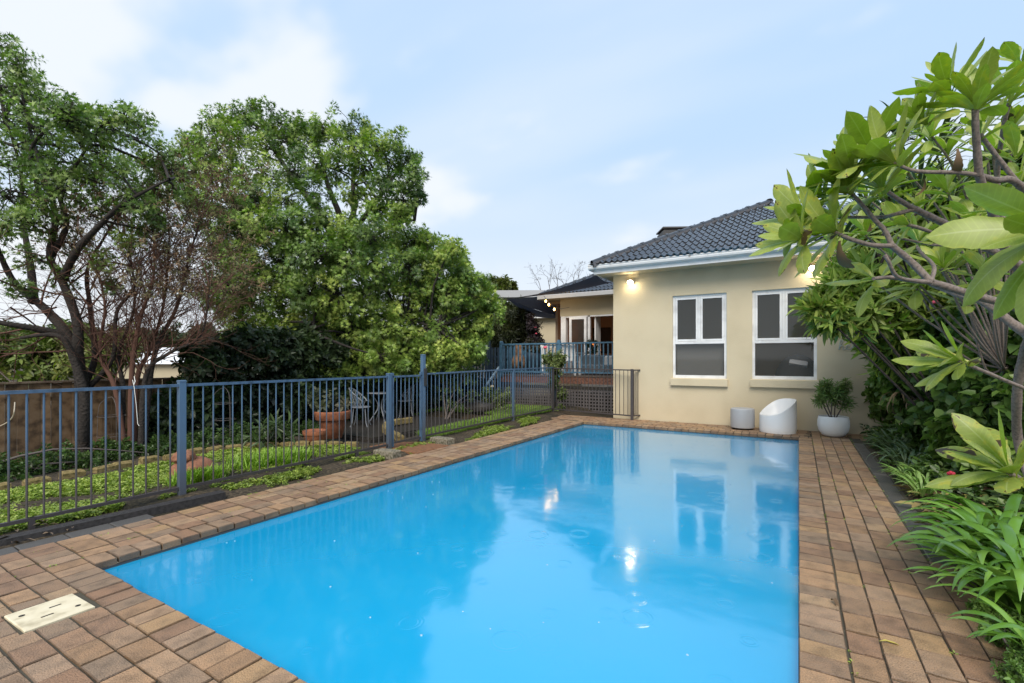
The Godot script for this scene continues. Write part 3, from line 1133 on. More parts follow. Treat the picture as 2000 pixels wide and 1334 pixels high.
	rg.box(Vector3(-6.0, ey - 0.09, ez + 0.05), Vector3(4.92, 0.15, 0.11), Basis(), 0.02)
	rg.box(Vector3(-8.46, ey - 0.09, ez - 2.7), Vector3(0.11, 0.15, 5.4), Basis(), 0.02)
	part("gutter", rg, M.old_gutter, h)
	var rs := MB.new()
	rs.box(Vector3(-6.0, ey - 0.155, ez - 0.25), Vector3(4.7, 0.02, 0.49))
	rs.box(Vector3(-8.1, ey - 0.155, ez - 3.0), Vector3(0.6, 0.02, 5.0))
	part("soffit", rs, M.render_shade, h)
	# the far wing on the left
	var fw := MB.new()
	fw.box(Vector3(-9.75, 1.6, -20.12), Vector3(2.6, 3.7, 0.24))
	part("far_wall", fw, M.render, h)
	var fg := MB.new()
	fg.box(Vector3(-9.0, 3.5, -19.85), Vector3(4.1, 0.13, 0.3))
	part("far_gutter", fg, M.gutter, h)
	var fr := MB.new()
	fr.quad(Vector3(-11.0, 3.56, -19.8), Vector3(-10.0, 4.3, -22.0), Vector3(-6.5, 4.3, -22.0), Vector3(-6.5, 3.56, -19.8))
	part("far_roof", fr, M.ridge_mortar, h)

# ---------------------------------------------------------------- deck and shade sails
func railing(d: Node3D, a: Vector3, b: Vector3, posts: Array, m: Material) -> void:
	var dir := (b - a)
	var l := dir.length()
	dir /= l
	var tr := MB.new()
	tr.beam(a + Vector3(0, 1.0, 0), b + Vector3(0, 1.0, 0), 0.075, 0.045)
	part("top_rail", tr, m, d)
	var br := MB.new()
	br.beam(a + Vector3(0, 0.10, 0), b + Vector3(0, 0.10, 0), 0.06, 0.045)
	part("bottom_rail", br, m, d)
	var bal := MB.new()
	bal.box(Vector3.ZERO, Vector3(0.034, 0.855, 0.034))
	var bm := bal.mesh()
	var k := 0.10
	while k < l - 0.05:
		part("baluster", bm, m, d, a + dir * k + Vector3(0, 0.55, 0))
		k += 0.139
	for p in posts:
		var po := MB.new()
		po.box(a + dir * p + Vector3(0, 0.50, 0.0), Vector3(0.10, 1.14, 0.10))
		po.box(a + dir * p + Vector3(0, 1.09, 0.0), Vector3(0.085, 0.04, 0.085), Basis(), 0.02)
		part("post", po, m, d)

func build_deck() -> void:
	var dx0 := -8.55
	var dz := -13.45
	var d := thing("deck", "raised timber deck with red brown edge beam and dark lattice skirt", "deck")
	for k in 20:
		var b := MB.new()
		b.box(Vector3((dx0 - 4.1) / 2, 0.985, dz - 0.05 - k * 0.145), Vector3(-4.1 - dx0, 0.03, 0.138))
		part("deck_board", b, M.deck_wood, d)
	var be := MB.new()
	be.box(Vector3((dx0 - 4.1) / 2, 0.86, dz - 0.03), Vector3(-4.1 - dx0 - 0.02, 0.21, 0.05))
	part("edge_beam", be, M.red_beam, d)
	var bk := MB.new()
	bk.box(Vector3((dx0 - 4.1) / 2, 0.63, dz - 0.06), Vector3(-4.1 - dx0 - 0.02, 0.10, 0.05))
	part("lower_beam", bk, M.dark_timber, d)
	for p in [-8.5, -6.55, -4.16]:
		var po := MB.new()
		po.box(Vector3(p, 0.28, dz - 0.03), Vector3(0.10, 0.93, 0.10))
		part("stump", po, M.navy, d)
	for pan in [[-8.43, -6.62], [-6.48, -4.22]]:
		var x: float = pan[0] + 0.04
		var v := MB.new()
		v.box(Vector3.ZERO, Vector3(0.042, 0.66, 0.010))
		var vm := v.mesh()
		while x < pan[1]:
			part("lattice_slat", vm, M.lattice, d, Vector3(x, 0.245, dz - 0.045))
			x += 0.095
		var hm := MB.new()
		hm.box(Vector3.ZERO, Vector3(pan[1] - pan[0], 0.042, 0.010))
		var hmm := hm.mesh()
		for k in 7:
			part("lattice_slat", hmm, M.lattice, d, Vector3((pan[0] + pan[1]) / 2, -0.045 + k * 0.097, dz - 0.057))
	var rl := thing("deck_railing", "blue painted timber railing with square balusters along the raised deck", "railing")
	railing(rl, Vector3(dx0 + 0.03, 1.0, dz - 0.02), Vector3(-4.12, 1.0, dz - 0.02), [0.0, 2.12], M.deck_blue)
	var r2 := thing("deck_railing", "shorter blue railing on the far left side of the deck, behind the terracotta chimney stove", "railing")
	railing(r2, Vector3(dx0 + 0.03, 1.0, dz - 0.30), Vector3(dx0 + 0.03, 1.0, -16.3), [1.3, 2.75], M.deck_blue)
	# steps down to the garden
	var st := thing("garden_steps", "dark timber steps going down from the deck to the lawn", "steps")
	for k in 5:
		var s := MB.new()
		s.box(Vector3(-9.45, 0.83 - 0.18 * k, dz - 0.05 + 0.27 * k), Vector3(1.6, 0.05, 0.28))
		part("tread", s, M.dark_timber, st)
	for x in [-10.24, -8.66]:
		var sg := MB.new()
		sg.beam(Vector3(x, 0.78, dz - 0.1), Vector3(x, -0.05, dz + 1.2), 0.05, 0.22)
		part("stringer", sg, M.dark_timber, st)
	for q in [[at(891, 698, 16.2), at(853, 734, 15.3)], [at(974.5, 717, 15.75), at(950, 752, 15.2)]]:
		var hr := MB.new()
		hr.beam(q[0], q[1], 0.05, 0.045)
		part("handrail", hr, M.rail_pale, st)
		var hp := MB.new()
		hp.beam(q[1] + Vector3(0, -0.9, 0), q[1], 0.08, 0.08)
		hp.beam(q[0] + Vector3(0, -0.75, 0), q[0], 0.08, 0.08)
		part("newel", hp, M.deck_blue, st)
	var ns := thing("slat_screen", "tall navy screen of upright slats left of the deck under the tree", "fence")
	for k in 26:
		var b := MB.new()
		b.box(Vector3(-9.0 - 0.125 * k, 0.8, -15.6 + 0.03 * k), Vector3(0.09, 2.3 + 0.02 * sin(k), 0.025))
		part("slat", b, M.navy, ns)
	var nr := MB.new()
	nr.beam(Vector3(-8.9, 1.6, -15.64), Vector3(-12.3, 1.6, -14.87), 0.04, 0.07)
	nr.beam(Vector3(-8.9, 0.3, -15.64), Vector3(-12.3, 0.3, -14.87), 0.04, 0.07)
	part("rail", nr, M.navy, ns)

func sail_mesh(a: Vector3, b: Vector3, c: Vector3, sag: float) -> MB:
	# three-cornered cloth; its edges curve inwards and its middle hangs
	var mb := MB.new()
	var nn := 14
	var id := {}
	var mid := (a + b + c) / 3
	for i in nn + 1:
		for j in nn + 1 - i:
			var u := float(i) / nn
			var v := float(j) / nn
			var w := 1.0 - u - v
			var p := a * w + b * u + c * v
			var edge := 0.0
			for e in [u * v, v * w, w * u]: edge += e
			var pull := (u * v * float(w < 0.5) * (1 - 2 * w) + v * w * float(u < 0.5) * (1 - 2 * u) + w * u * float(v < 0.5) * (1 - 2 * v)) * 0.22
			p = p.lerp(mid, pull)
			p.y -= sag * edge * 2.0
			id[Vector2i(i, j)] = mb.vert(p, Vector3.UP)
	for i in nn:
		for j in nn - i:
			mb.ix.append_array(PackedInt32Array([id[Vector2i(i, j)], id[Vector2i(i, j + 1)], id[Vector2i(i + 1, j)]]))
			if j < nn - i - 1:
				mb.ix.append_array(PackedInt32Array([id[Vector2i(i + 1, j)], id[Vector2i(i, j + 1)], id[Vector2i(i + 1, j + 1)]]))
	var nrm := PackedVector3Array()
	nrm.resize(mb.v.size())
	for q in range(0, mb.ix.size(), 3):
		var A := mb.v[mb.ix[q]]
		var g := (mb.v[mb.ix[q + 2]] - A).cross(mb.v[mb.ix[q + 1]] - A)
		for k in 3: nrm[mb.ix[q + k]] += g
	for q in nrm.size(): mb.n[q] = nrm[q].normalized()
	return mb

func build_sails() -> void:
	var a := Vector3(-4.55, 3.72, -11.9)
	var b := at(983, 583, 17.5)
	var c := at(1215, 545, 15.0)
	var s := thing("shade_sail", "black shade sail stretched from the house gutter corner to the left pole", "shade sail")
	part("cloth", sail_mesh(a, b, c, 0.25), M.sail, s)
	var hk := MB.new()
	hk.rod(a, a + Vector3(0.12, 0.05, 0.25), 0.01); hk.rod(b, at(958, 586, 17.6), 0.01)
	part("cable", hk, M.galvanised, s)
	var s2 := thing("shade_sail", "second black shade sail hanging lower, behind the string of bulbs", "shade sail")
	part("cloth", sail_mesh(at(990, 583, 18.0), at(1108, 566, 19.0), at(1106, 622, 19.6), 0.15), M.sail, s2)
	part("cloth", sail_mesh(at(990, 583, 18.0), at(1106, 622, 19.6), at(1036, 617, 21.5), 0.1), M.sail, s2)
	var s3 := thing("grey_roof", "flat pale grey metal roof beyond the deck, left of the sails", "roof")
	var g := MB.new()
	g.box(at(1015, 573, 24) + Vector3(0, -0.12, 0), Vector3(3.6, 0.34, 1.5), Basis(Vector3.UP, 0.5))
	part("roof_sheet", g, M.sail_grey, s3)
	var gp := MB.new()
	for u in [990.0, 1040.0]:
		gp.beam(at(u, 590, 24), at(u, 590, 24) * Vector3(1, 0, 1), 0.1, 0.1)
	part("post", gp, M.navy, s3)
	var p := thing("sail_pole", "tall navy steel pole left of the deck holding the black sail", "pole", at(955, 720, 17.6) * Vector3(1, 0, 1))
	var q := MB.new()
	q.rod(Vector3(0, -0.4, 0), Vector3(0, 3.75, 0), 0.075, 12)
	part("shaft", q, M.navy, p)
	var cp := MB.new()
	cp.ball(Vector3(0, 3.76, 0), Vector3(0.08, 0.03, 0.08))
	part("cap", cp, M.navy, p)
	# festoon bulbs under the eave of the rear wing
	var f := thing("string_lights", "string of three warm lit bulbs hanging under the rear eave", "string lights")
	var pts := PackedVector3Array([at(1062, 577, 17.0), at(1066, 584, 17.0), at(1072, 591, 17.0), at(1082.5, 600, 17.0), at(1097, 603, 17.0), at(1112, 600, 17.0)])
	var rr := PackedFloat32Array()
	rr.resize(pts.size())
	rr.fill(0.008)
	var wr := MB.new()
	wr.tube(pts, rr, 5)
	part("cord", wr, M.dark_foot, f)
	for k in [1, 2, 3]:
		var bb := MB.new()
		bb.lathe([Vector2(0.001, -0.125), Vector2(0.025, -0.115), Vector2(0.036, -0.085), Vector2(0.03, -0.05), Vector2(0.016, -0.03)], Vector3.ZERO, 12)
		part("bulb", bb, M.bulb_glow, f, pts[k])
		var sk := MB.new()
		sk.lathe([Vector2(0.018, -0.035), Vector2(0.018, 0.0), Vector2(0.002, 0.005)], Vector3.ZERO, 10)
		part("socket", sk, M.dark_foot, f, pts[k])
		var li := OmniLight3D.new()
		li.name = "bulb_light"
		li.light_color = Color(1, 0.8, 0.5)
		li.light_energy = 0.02
		li.light_size = 0.03
		li.omni_range = 8.0
		li.omni_attenuation = 2.0
		li.shadow_enabled = true
		li.position = pts[k] + Vector3(0, -0.08, 0)
		f.add_child(li, true)

# ---------------------------------------------------------------- pool fence
func fence_run(f: Node3D, a: Vector3, b: Vector3, m: Material, pitch := 0.112, top := 1.215, low := 0.085) -> void:
	var d := b - a
	var l := d.length()
	d /= l
	var t := MB.new()
	t.beam(a + Vector3(0, top, 0), b + Vector3(0, top, 0), 0.036, 0.030)
	part("top_rail", t, m, f)
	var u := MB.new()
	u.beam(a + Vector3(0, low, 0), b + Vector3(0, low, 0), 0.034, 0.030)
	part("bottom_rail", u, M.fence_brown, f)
	var n := int(round(l / pitch))
	var bal := MB.new()
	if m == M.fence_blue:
		# blue paint that blends into a dull brown along the lower half
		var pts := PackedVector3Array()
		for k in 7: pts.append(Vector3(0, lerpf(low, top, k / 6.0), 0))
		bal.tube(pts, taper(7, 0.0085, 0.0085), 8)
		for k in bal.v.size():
			var blue_share := smoothstep(0.30, 0.75, (bal.v[k].y - low) / (top - low))
			bal.c[k] = Color(0.085, 0.078, 0.078).lerp(Color(0.082, 0.150, 0.245), blue_share)
		m = M.fence_blend
	else:
		bal.rod(Vector3(0, low, 0), Vector3(0, top, 0), 0.0085, 8)
	var bm := bal.mesh()
	for k in range(1, n):
		part("baluster", bm, m, f, a + d * (l * k / n))

func fence_post(f: Node3D, p: Vector3, h: float, m: Material, w := 0.055, cap := true) -> void:
	var o := MB.new()
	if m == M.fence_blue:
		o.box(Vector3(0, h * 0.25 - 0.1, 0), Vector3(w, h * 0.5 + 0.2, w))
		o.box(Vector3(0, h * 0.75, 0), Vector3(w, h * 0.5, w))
		for k in o.v.size(): o.c[k] = Color(0.085, 0.078, 0.078).lerp(Color(0.082, 0.150, 0.245), smoothstep(0.1, 0.6, o.v[k].y / h))  # brown grey at the foot, blending to blue higher up
	else:
		o.box(Vector3(0, h / 2 - 0.1, 0), Vector3(w, h + 0.2, w))
	var q := part("post", o, M.fence_blend if m == M.fence_blue else m, f, p)
	if cap:
		var c := MB.new()
		c.box(Vector3(0, h + 0.012, 0), Vector3(w + 0.006, 0.02, w + 0.006), Basis(), 0.008)
		part("cap", c, m, q)

func build_fence() -> void:
	var fx := -5.83
	var m: Material = M.fence_blue
	var f := thing("pool_fence", "long blue steel pool fence with upright rails along the left of the pool", "fence")
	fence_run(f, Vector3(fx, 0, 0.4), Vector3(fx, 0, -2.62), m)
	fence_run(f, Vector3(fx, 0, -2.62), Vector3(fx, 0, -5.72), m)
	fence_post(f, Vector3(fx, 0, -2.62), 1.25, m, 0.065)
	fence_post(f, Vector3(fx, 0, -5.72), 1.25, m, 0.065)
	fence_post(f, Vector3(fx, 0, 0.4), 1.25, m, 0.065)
	for z in [-1.42, -5.05]:
		var ft := MB.new()
		ft.box(Vector3(fx, 0.02, z), Vector3(0.04, 0.16, 0.04))
		part("foot", ft, M.fence_brown, f)
	var g := thing("pool_gate", "narrow blue steel gate between the hinge post and the tall latch post", "gate", Vector3(fx, 0, -5.80))
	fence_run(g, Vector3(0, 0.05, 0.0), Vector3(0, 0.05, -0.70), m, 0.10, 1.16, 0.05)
	for z in [0.0, -0.70]:
		var st := MB.new()
		st.box(Vector3(0, 0.655, z), Vector3(0.036, 1.24, 0.036))
		part("stile", st, m, g)
	var f2 := thing("pool_fence", "blue steel fence run with a tall latch post, past the gate towards the deck", "fence")
	fence_post(f2, Vector3(fx, 0, -6.56), 1.57, m, 0.065)
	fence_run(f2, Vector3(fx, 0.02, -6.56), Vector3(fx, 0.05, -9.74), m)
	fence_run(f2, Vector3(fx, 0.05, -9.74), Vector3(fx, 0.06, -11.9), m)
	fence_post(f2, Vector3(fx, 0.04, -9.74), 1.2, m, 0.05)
	var la := MB.new()
	la.box(Vector3(fx + 0.05, 1.18, -6.57), Vector3(0.035, 0.32, 0.045), Basis(), 0.01)
	part("latch", la, M.dark_foot, f2)
	var mb2: Material = M.fence_brown
	var f3 := thing("pool_fence", "dark grey brown steel fence panel in front of the lattice, returning to the house wall", "fence")
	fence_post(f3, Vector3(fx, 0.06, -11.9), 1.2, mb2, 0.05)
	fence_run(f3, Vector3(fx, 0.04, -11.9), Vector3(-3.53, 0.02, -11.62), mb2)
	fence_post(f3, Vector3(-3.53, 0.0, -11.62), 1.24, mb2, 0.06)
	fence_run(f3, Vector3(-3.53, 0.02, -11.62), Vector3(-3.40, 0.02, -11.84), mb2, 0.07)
	var c := thing("hanging_cord", "thin white cord looped over the top rail of the blue fence", "cord")
	var pts := PackedVector3Array([at(259, 742, 4.86), at(262, 756, 4.83), at(266, 790, 4.82), at(269, 828, 4.82), at(272, 832, 4.82)])
	var r := PackedFloat32Array([0.0028, 0.0028, 0.0028, 0.0028, 0.0028])
	var mm := MB.new()
	mm.tube(pts, r, 5)
	part("cord_line", mm, M.cord, c)
	var tie := MB.new()
	tie.tube(PackedVector3Array([at(262, 735, 4.9), at(264, 745, 4.88), at(261, 752, 4.83)]), PackedFloat32Array([0.003, 0.004, 0.003]), 5)
	part("knot", tie, M.cord, c)

# ---------------------------------------------------------------- plants
func catmull(p: Array, sub := 5) -> PackedVector3Array:
	var o := PackedVector3Array()
	for i in p.size() - 1:
		var a: Vector3 = p[maxi(i - 1, 0)]
		var b: Vector3 = p[i]
		var c: Vector3 = p[i + 1]
		var d: Vector3 = p[mini(i + 2, p.size() - 1)]
		for k in sub:
			o.append(b.cubic_interpolate(c, a, d, float(k) / sub))
	o.append(p[p.size() - 1])
	return o

func taper(n: int, r0: float, r1: float, knob := 0.0) -> PackedFloat32Array:
	var o := PackedFloat32Array()
	for i in n:
		var t := float(i) / (n - 1)
		o.append(lerpf(r0, r1, pow(t, 0.8)) * (1.0 + knob * sin(i * 2.1)))
	return o

func leaf_star(mb: MB, o: Vector3, dir: Vector3, nrm: Vector3, s: float) -> void:
	var side := dir.cross(nrm).normalized()
	var tips := [[-1.75, 0.62], [-0.85, 0.9], [0.0, 1.0], [0.85, 0.9], [1.75, 0.62]]
	var ring := []
	for i in 5:
		var a: float = tips[i][0]
		var l: float = tips[i][1] * s
		ring.append(o + dir * s * 0.3 + (dir * cos(a) + side * sin(a)) * l - nrm * l * 0.18)
		if i < 4:
			var b: float = (tips[i][0] + tips[i + 1][0]) * 0.5
			ring.append(o + dir * s * 0.3 + (dir * cos(b) + side * sin(b)) * s * 0.26)
	ring.append(o + dir * s * 0.05)
	var m := mb.vert(o + dir * s * 0.3, nrm)
	var f := mb.v.size()
	for r in ring: mb.vert(r, nrm)
	for i in ring.size():
		mb.ix.append_array(PackedInt32Array([m, f + i, f + (i + 1) % ring.size()]))

func leaf_oval(mb: MB, o: Vector3, dir: Vector3, nrm: Vector3, l: float, w: float, droop := 0.25) -> void:
	var side := dir.cross(nrm).normalized()
	var p0 := o
	var p1 := o + dir * l * 0.33 + nrm * l * 0.03
	var p2 := o + dir * l * 0.70 - nrm * l * droop * 0.4
	var p3 := o + dir * l - nrm * l * droop
	var up := nrm * w * 0.22
	var i := mb.v.size()
	for q in [p0, p1, p2, p3, p1 - side * w * 0.5 + up, p2 - side * w * 0.42 + up, p1 + side * w * 0.5 + up, p2 + side * w * 0.42 + up]:
		mb.vert(q, nrm)
	mb.n[i + 4] = (nrm + side * 0.4).normalized(); mb.n[i + 5] = mb.n[i + 4]
	mb.n[i + 6] = (nrm - side * 0.4).normalized(); mb.n[i + 7] = mb.n[i + 6]
	mb.ix.append_array(PackedInt32Array([i, i + 4, i + 1, i + 1, i + 5, i + 2, i + 1, i + 4, i + 5, i + 2, i + 5, i + 3, i, i + 1, i + 6, i + 1, i + 2, i + 7, i + 1, i + 7, i + 6, i + 2, i + 3, i + 7]))

# leaves set round a stem that points along +y
func cluster(kind: String, n: int, s: float, w: float, spread: float) -> ArrayMesh:
	var mb := MB.new()
	for k in n:
		var g := 0.85 + 0.3 * fposmod(k * 0.618, 1.0)
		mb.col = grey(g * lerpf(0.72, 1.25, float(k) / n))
		var an := k * 2.399 + rnd(-0.3, 0.3)
		var el := lerpf(-0.25, 1.15, float(k) / n) * spread + rnd(-0.2, 0.2)
		var dir := Vector3(cos(an) * cos(el), sin(el), sin(an) * cos(el)).normalized()
		var nrm := (Vector3.UP - dir * dir.y)
		nrm = (nrm.normalized() if nrm.length() > 0.1 else Vector3(1, 0, 0))
		nrm = (nrm + Vector3(rnd(-0.7, 0.7), rnd(-0.3, 0.3), rnd(-0.7, 0.7))).normalized()
		nrm = (nrm - dir * nrm.dot(dir)).normalized()
		var o := Vector3.UP * (lerpf(-0.5, 0.3, float(k) / n) * s) + dir * s * 0.12
		var sc := rnd(0.75, 1.15)
		if kind == "star": leaf_star(mb, o + dir * s * 0.35, dir, nrm, s * sc * 0.62)
		else: leaf_oval(mb, o, dir, nrm, s * sc, w * sc, rnd(0.1, 0.45))
	return mb.mesh()

func out_basis(d: Vector3, s: float) -> Basis:
	d = d.normalized()
	var x := d.cross(Vector3(rnd(-1, 1), rnd(-1, 1), rnd(-1, 1))).normalized()
	return Basis(x, d, x.cross(d)).scaled(Vector3.ONE * s) if false else Basis(x * s, d * s, x.cross(d) * s)

func in_ball(shell: float) -> Vector3:
	var p := Vector3(R.randfn(), R.randfn(), R.randfn()).normalized()
	return p * lerpf(shell, 1.0, sqrt(R.randf()))

func tinted(pal: Array, k: float, sp := 0.22) -> Color:
	var i := clampf(k, 0, 0.9999) * (pal.size() - 1)
	var a: Color = pal[int(i)]
	var b: Color = pal[mini(int(i) + 1, pal.size() - 1)]
	var c := a.lerp(b, i - int(i))
	var g := 1.0 + rnd(-sp, sp)
	return Color(c.r * g * (1.0 + rnd(-0.08, 0.08)), c.g * g, c.b * g)

# lobes: [centre, radii, number of twigs, tone 0..1]
func grow(o: Node3D, limbs: Array, lobes: Array, leaf: ArrayMesh, lm: Material, bark: Material, pal: Array, scale: float, twig := 0.012, per := 3, shell := 0.45) -> void:
	var nodes := []
	for i in limbs.size():
		var p := catmull(limbs[i][0], 5)
		var mb := MB.new()
		mb.tube(p, taper(p.size(), limbs[i][1], limbs[i][2], 0.05), 9 if limbs[i][1] > 0.06 else 6)
		part("trunk" if i == 0 else "limb", mb, bark, o)
		for k in range(p.size() / 3, p.size()): nodes.append(p[k])
	var tw := MB.new()
	var xf := []
	var cs := []
	for lb in lobes:
		var c: Vector3 = lb[0]
		var rad: Vector3 = lb[1]
		var best: Vector3 = c
		var bd := 1e9
		for q in nodes:
			var dd: float = q.distance_to(c) + maxf(0, q.y - c.y) * 1.5
			if dd < bd: bd = dd; best = q
		if bd > 0.15 and bd < 2.6 and nodes.size():
			var mid := best.lerp(c, 0.5) + Vector3(rnd(-0.1, 0.1), rnd(-0.05, 0.15), rnd(-0.1, 0.1)) * bd
			var bp := catmull([best, mid, c], 4)
			var br := minf(0.05, twig * 2.0 + bd * 0.008)
			tw.tube(bp, taper(bp.size(), br, twig * 1.3), 5, false)
		var extra := 2 if lb.size() > 4 else 0
		for k in int(lb[2]) + extra:
			var d := in_ball(shell)
			if k >= int(lb[2]): d = Vector3(rnd(-0.8, 0.8), rnd(0.7, 1.1), rnd(-0.6, 0.6)) * rnd(0.9, 1.4)
			var tip := c + d * rad
			var mid2 := c.lerp(tip, rnd(0.35, 0.6)) + Vector3(rnd(-0.12, 0.12), rnd(-0.12, 0.12), rnd(-0.12, 0.12)) * rad
			var root := c.lerp(tip, rnd(0.0, 0.3)) + Vector3(rnd(-0.22, 0.22), rnd(-0.3, 0.1), rnd(-0.22, 0.22)) * rad
			tw.tube(PackedVector3Array([root, mid2, tip]), PackedFloat32Array([twig, twig * 0.7, twig * 0.35]), 3, false)
			var dir := (tip - mid2).normalized()
			for q in per:
				var t := 1.0 - q * 0.28
				var pos := mid2.lerp(tip, t) + (Vector3(rnd(-1, 1), rnd(-1, 1), rnd(-1, 1)) * rad * 0.14 if q else Vector3.ZERO)
				xf.append(Transform3D(out_basis(dir + Vector3(rnd(-0.5, 0.5), rnd(0.0, 0.8), rnd(-0.5, 0.5)), scale * rnd(0.75, 1.2)), pos))
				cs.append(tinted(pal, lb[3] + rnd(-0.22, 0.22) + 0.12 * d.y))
	tag(part("twigs", tw, bark, o), "", "", "", "stuff")
	if xf.size(): many("crown", leaf, lm, xf, cs, o, "stuff")

# a shrub without explicit limbs: stems from the foot to each lobe
func shrub(called: String, label: String, cat: String, foot: Vector3, lobes: Array, leaf: ArrayMesh, lm: Material, bark: Material, pal: Array, scale: float, twig := 0.006, per := 3, shell := 0.4, group := "") -> Node3D:
	var o := thing(called, label, cat, Vector3.ZERO, 0.0, group)
	var limbs := []
	for i in mini(lobes.size(), 5):
		var c: Vector3 = lobes[i][0]
		limbs.append([[foot + Vector3(rnd(-0.06, 0.06), -0.05, rnd(-0.06, 0.06)), foot.lerp(c, 0.45) + Vector3(rnd(-0.1, 0.1), 0.05, rnd(-0.1, 0.1)), c], twig * 3.0, twig * 1.3])
	grow(o, limbs, lobes, leaf, lm, bark, pal, scale, twig, per, shell)
	o.get_node("trunk").name = "stem"
	return o

func px_lobe(u: float, v: float, f: float, rpx: float, n: int, tone: float, deep := 1.0) -> Array:
	var r := rpx * f / FOC
	return [at(u, v, f), Vector3(r, r, r * deep), n, tone]

func twiggy(mb: MB, p: Vector3, d: Vector3, l: float, r: float, depth: int, bend: float, ends: Array) -> void:
	var pts := PackedVector3Array([p])
	var q := p
	var dd := d
	var seg := 4
	for k in seg:
		dd = (dd + Vector3(rnd(-1, 1), rnd(-0.8, 1), rnd(-1, 1)) * bend).normalized()
		q += dd * l / seg
		pts.append(q)
		if depth > 0 and k >= 1:
			var side := (dd + Vector3(rnd(-1, 1), rnd(-0.7, 0.9), rnd(-1, 1)) * 0.95).normalized()
			twiggy(mb, q, side, l * rnd(0.5, 0.75), r * 0.55, depth - 1, bend, ends)
	mb.tube(pts, taper(pts.size(), r, r * 0.5), 5 if depth > 2 else 3, false)
	if depth == 0: ends.append(q)

func build_garden() -> void:
	# timber sleeper and stone edging
	var s := thing("timber_sleeper", "dark weathered timber sleeper lying between the paving and the blue fence", "sleeper")
	var mb := MB.new()
	mb.beam(Vector3(-5.60, -0.015, -1.15), Vector3(-5.45, -0.005, -2.86), 0.13, 0.10)
	part("beam", mb, M.sleeper, s)
	var s2 := thing("timber_sleeper", "low dark sleeper flush with the soil under the fence, beside the dry leaves", "sleeper")
	mb = MB.new()
	mb.beam(Vector3(-5.70, -0.02, -0.2), Vector3(-5.63, -0.02, -1.1), 0.15, 0.09)
	part("beam", mb, M.sleeper, s2)
	var ed := thing("garden_edging", "curved row of mossy sandstone blocks edging the garden bed", "edging")
	var curve := catmull([Vector3(-7.72, 0, -0.6), Vector3(-7.77, 0, -1.6), Vector3(-7.85, 0, -2.5), Vector3(-8.05, 0, -3.4), Vector3(-8.05, 0, -4.2), Vector3(-7.75, 0, -4.8), Vector3(-7.4, 0, -5.15), Vector3(-6.95, 0, -5.45), Vector3(-6.3, 0, -5.7)], 8)
	var bs := []
	for k in 4:
		var b := MB.new()
		b.box(Vector3.ZERO, Vector3(0.11, 0.13, 0.23), Basis(), 0.02)
		bs.append(b.mesh())
	var acc := 0.0
	for i in curve.size() - 1:
		var dl := curve[i].distance_to(curve[i + 1])
		acc += dl
		if acc > 0.235:
			acc = 0.0
			var dir := (curve[i + 1] - curve[i]).normalized()
			part("stone", bs[i % 4], M.sandstone, ed, curve[i] + Vector3(0, ground_y(curve[i].x, curve[i].z) + 0.03 + rnd(-0.015, 0.015), 0), Basis.looking_at(dir) * Basis.from_euler(Vector3(rnd(-0.06, 0.06), rnd(-0.1, 0.1), rnd(-0.08, 0.08))))
	var ed2 := thing("garden_edging", "short arc of yellow sandstone blocks round the lawn past the gate", "edging")
	var c2 := catmull([Vector3(-6.1, 0, -6.3), Vector3(-6.8, 0, -6.75), Vector3(-7.4, 0, -7.15), Vector3(-7.9, 0, -7.8), Vector3(-8.0, 0, -8.6)], 8)
	acc = 0.0
	for i in c2.size() - 1:
		acc += c2[i].distance_to(c2[i + 1])
		if acc > 0.235:
			acc = 0.0
			part("stone", bs[i % 4], M.sandstone, ed2, c2[i] + Vector3(0, 0.06 + rnd(-0.015, 0.015), 0), Basis.looking_at((c2[i + 1] - c2[i]).normalized()))
	# red rocks
	var rk := thing("red_rock", "reddish rock with a smaller stone stacked on top in the weedy bed", "rock", Vector3(-6.62, -0.02, -3.12))
	mb = MB.new()
	lump(mb, Vector3(0, 0.10, 0), Vector3(0.20, 0.16, 0.26), 3)
	part("boulder", mb, M.red_rock, rk)
	var rk2 := thing("red_rock", "small red stone resting on top of the larger red rock", "rock", Vector3(-6.66, 0.26, -3.02))
	mb = MB.new()
	lump(mb, Vector3.ZERO, Vector3(0.12, 0.085, 0.14), 8)
	part("boulder", mb, M.red_rock, rk2)
	var rk3 := thing("red_rock", "brown boulder under the rose bush by the lawn", "rock", Vector3(-7.45, 0.08, -10.6))
	mb = MB.new()
	lump(mb, Vector3(0, 0.12, 0), Vector3(0.42, 0.18, 0.32), 5)
	part("boulder", mb, M.dark_timber, rk3)
	# concrete blocks at the gate
	var k1 := thing("concrete_block", "mossy concrete block at the foot of the gate hinge post", "block", Vector3(-5.52, 0.0, -5.38), 0.05)
	mb = MB.new()
	mb.box(Vector3(0, 0.02, 0), Vector3(0.40, 0.13, 0.19), Basis(), 0.015)
	part("block", mb, M.concrete, k1)
	var k2 := thing("concrete_block", "mossy concrete block beside the tall latch post", "block", Vector3(-5.52, 0.0, -6.72), -0.06)
	mb = MB.new()
	mb.box(Vector3(0, 0.02, 0), Vector3(0.42, 0.14, 0.2), Basis(), 0.015)
	part("block", mb, M.concrete, k2)
	mb = MB.new()
	mb.box(Vector3(-5.75, -0.01, -6.12), Vector3(1.1, 0.05, 0.78), Basis(), 0.01)
	struct("gate_threshold", mb, M.rusty_concrete)
	# timber landing under the table
	var ld := thing("garden_landing", "dark timber landing with a lower step, under the metal table set", "landing")
	for k in 22:
		var b := MB.new()
		b.box(Vector3(-8.55, -0.058, -6.67 - 0.15 * k), Vector3(2.75, 0.035, 0.143))
		part("board", b, M.dark_timber, ld)
	mb = MB.new()
	mb.box(Vector3(-7.16, -0.17, -8.25), Vector3(0.03, 0.19, 3.3))
	part("riser", mb, M.dark_timber, ld)
	mb = MB.new()
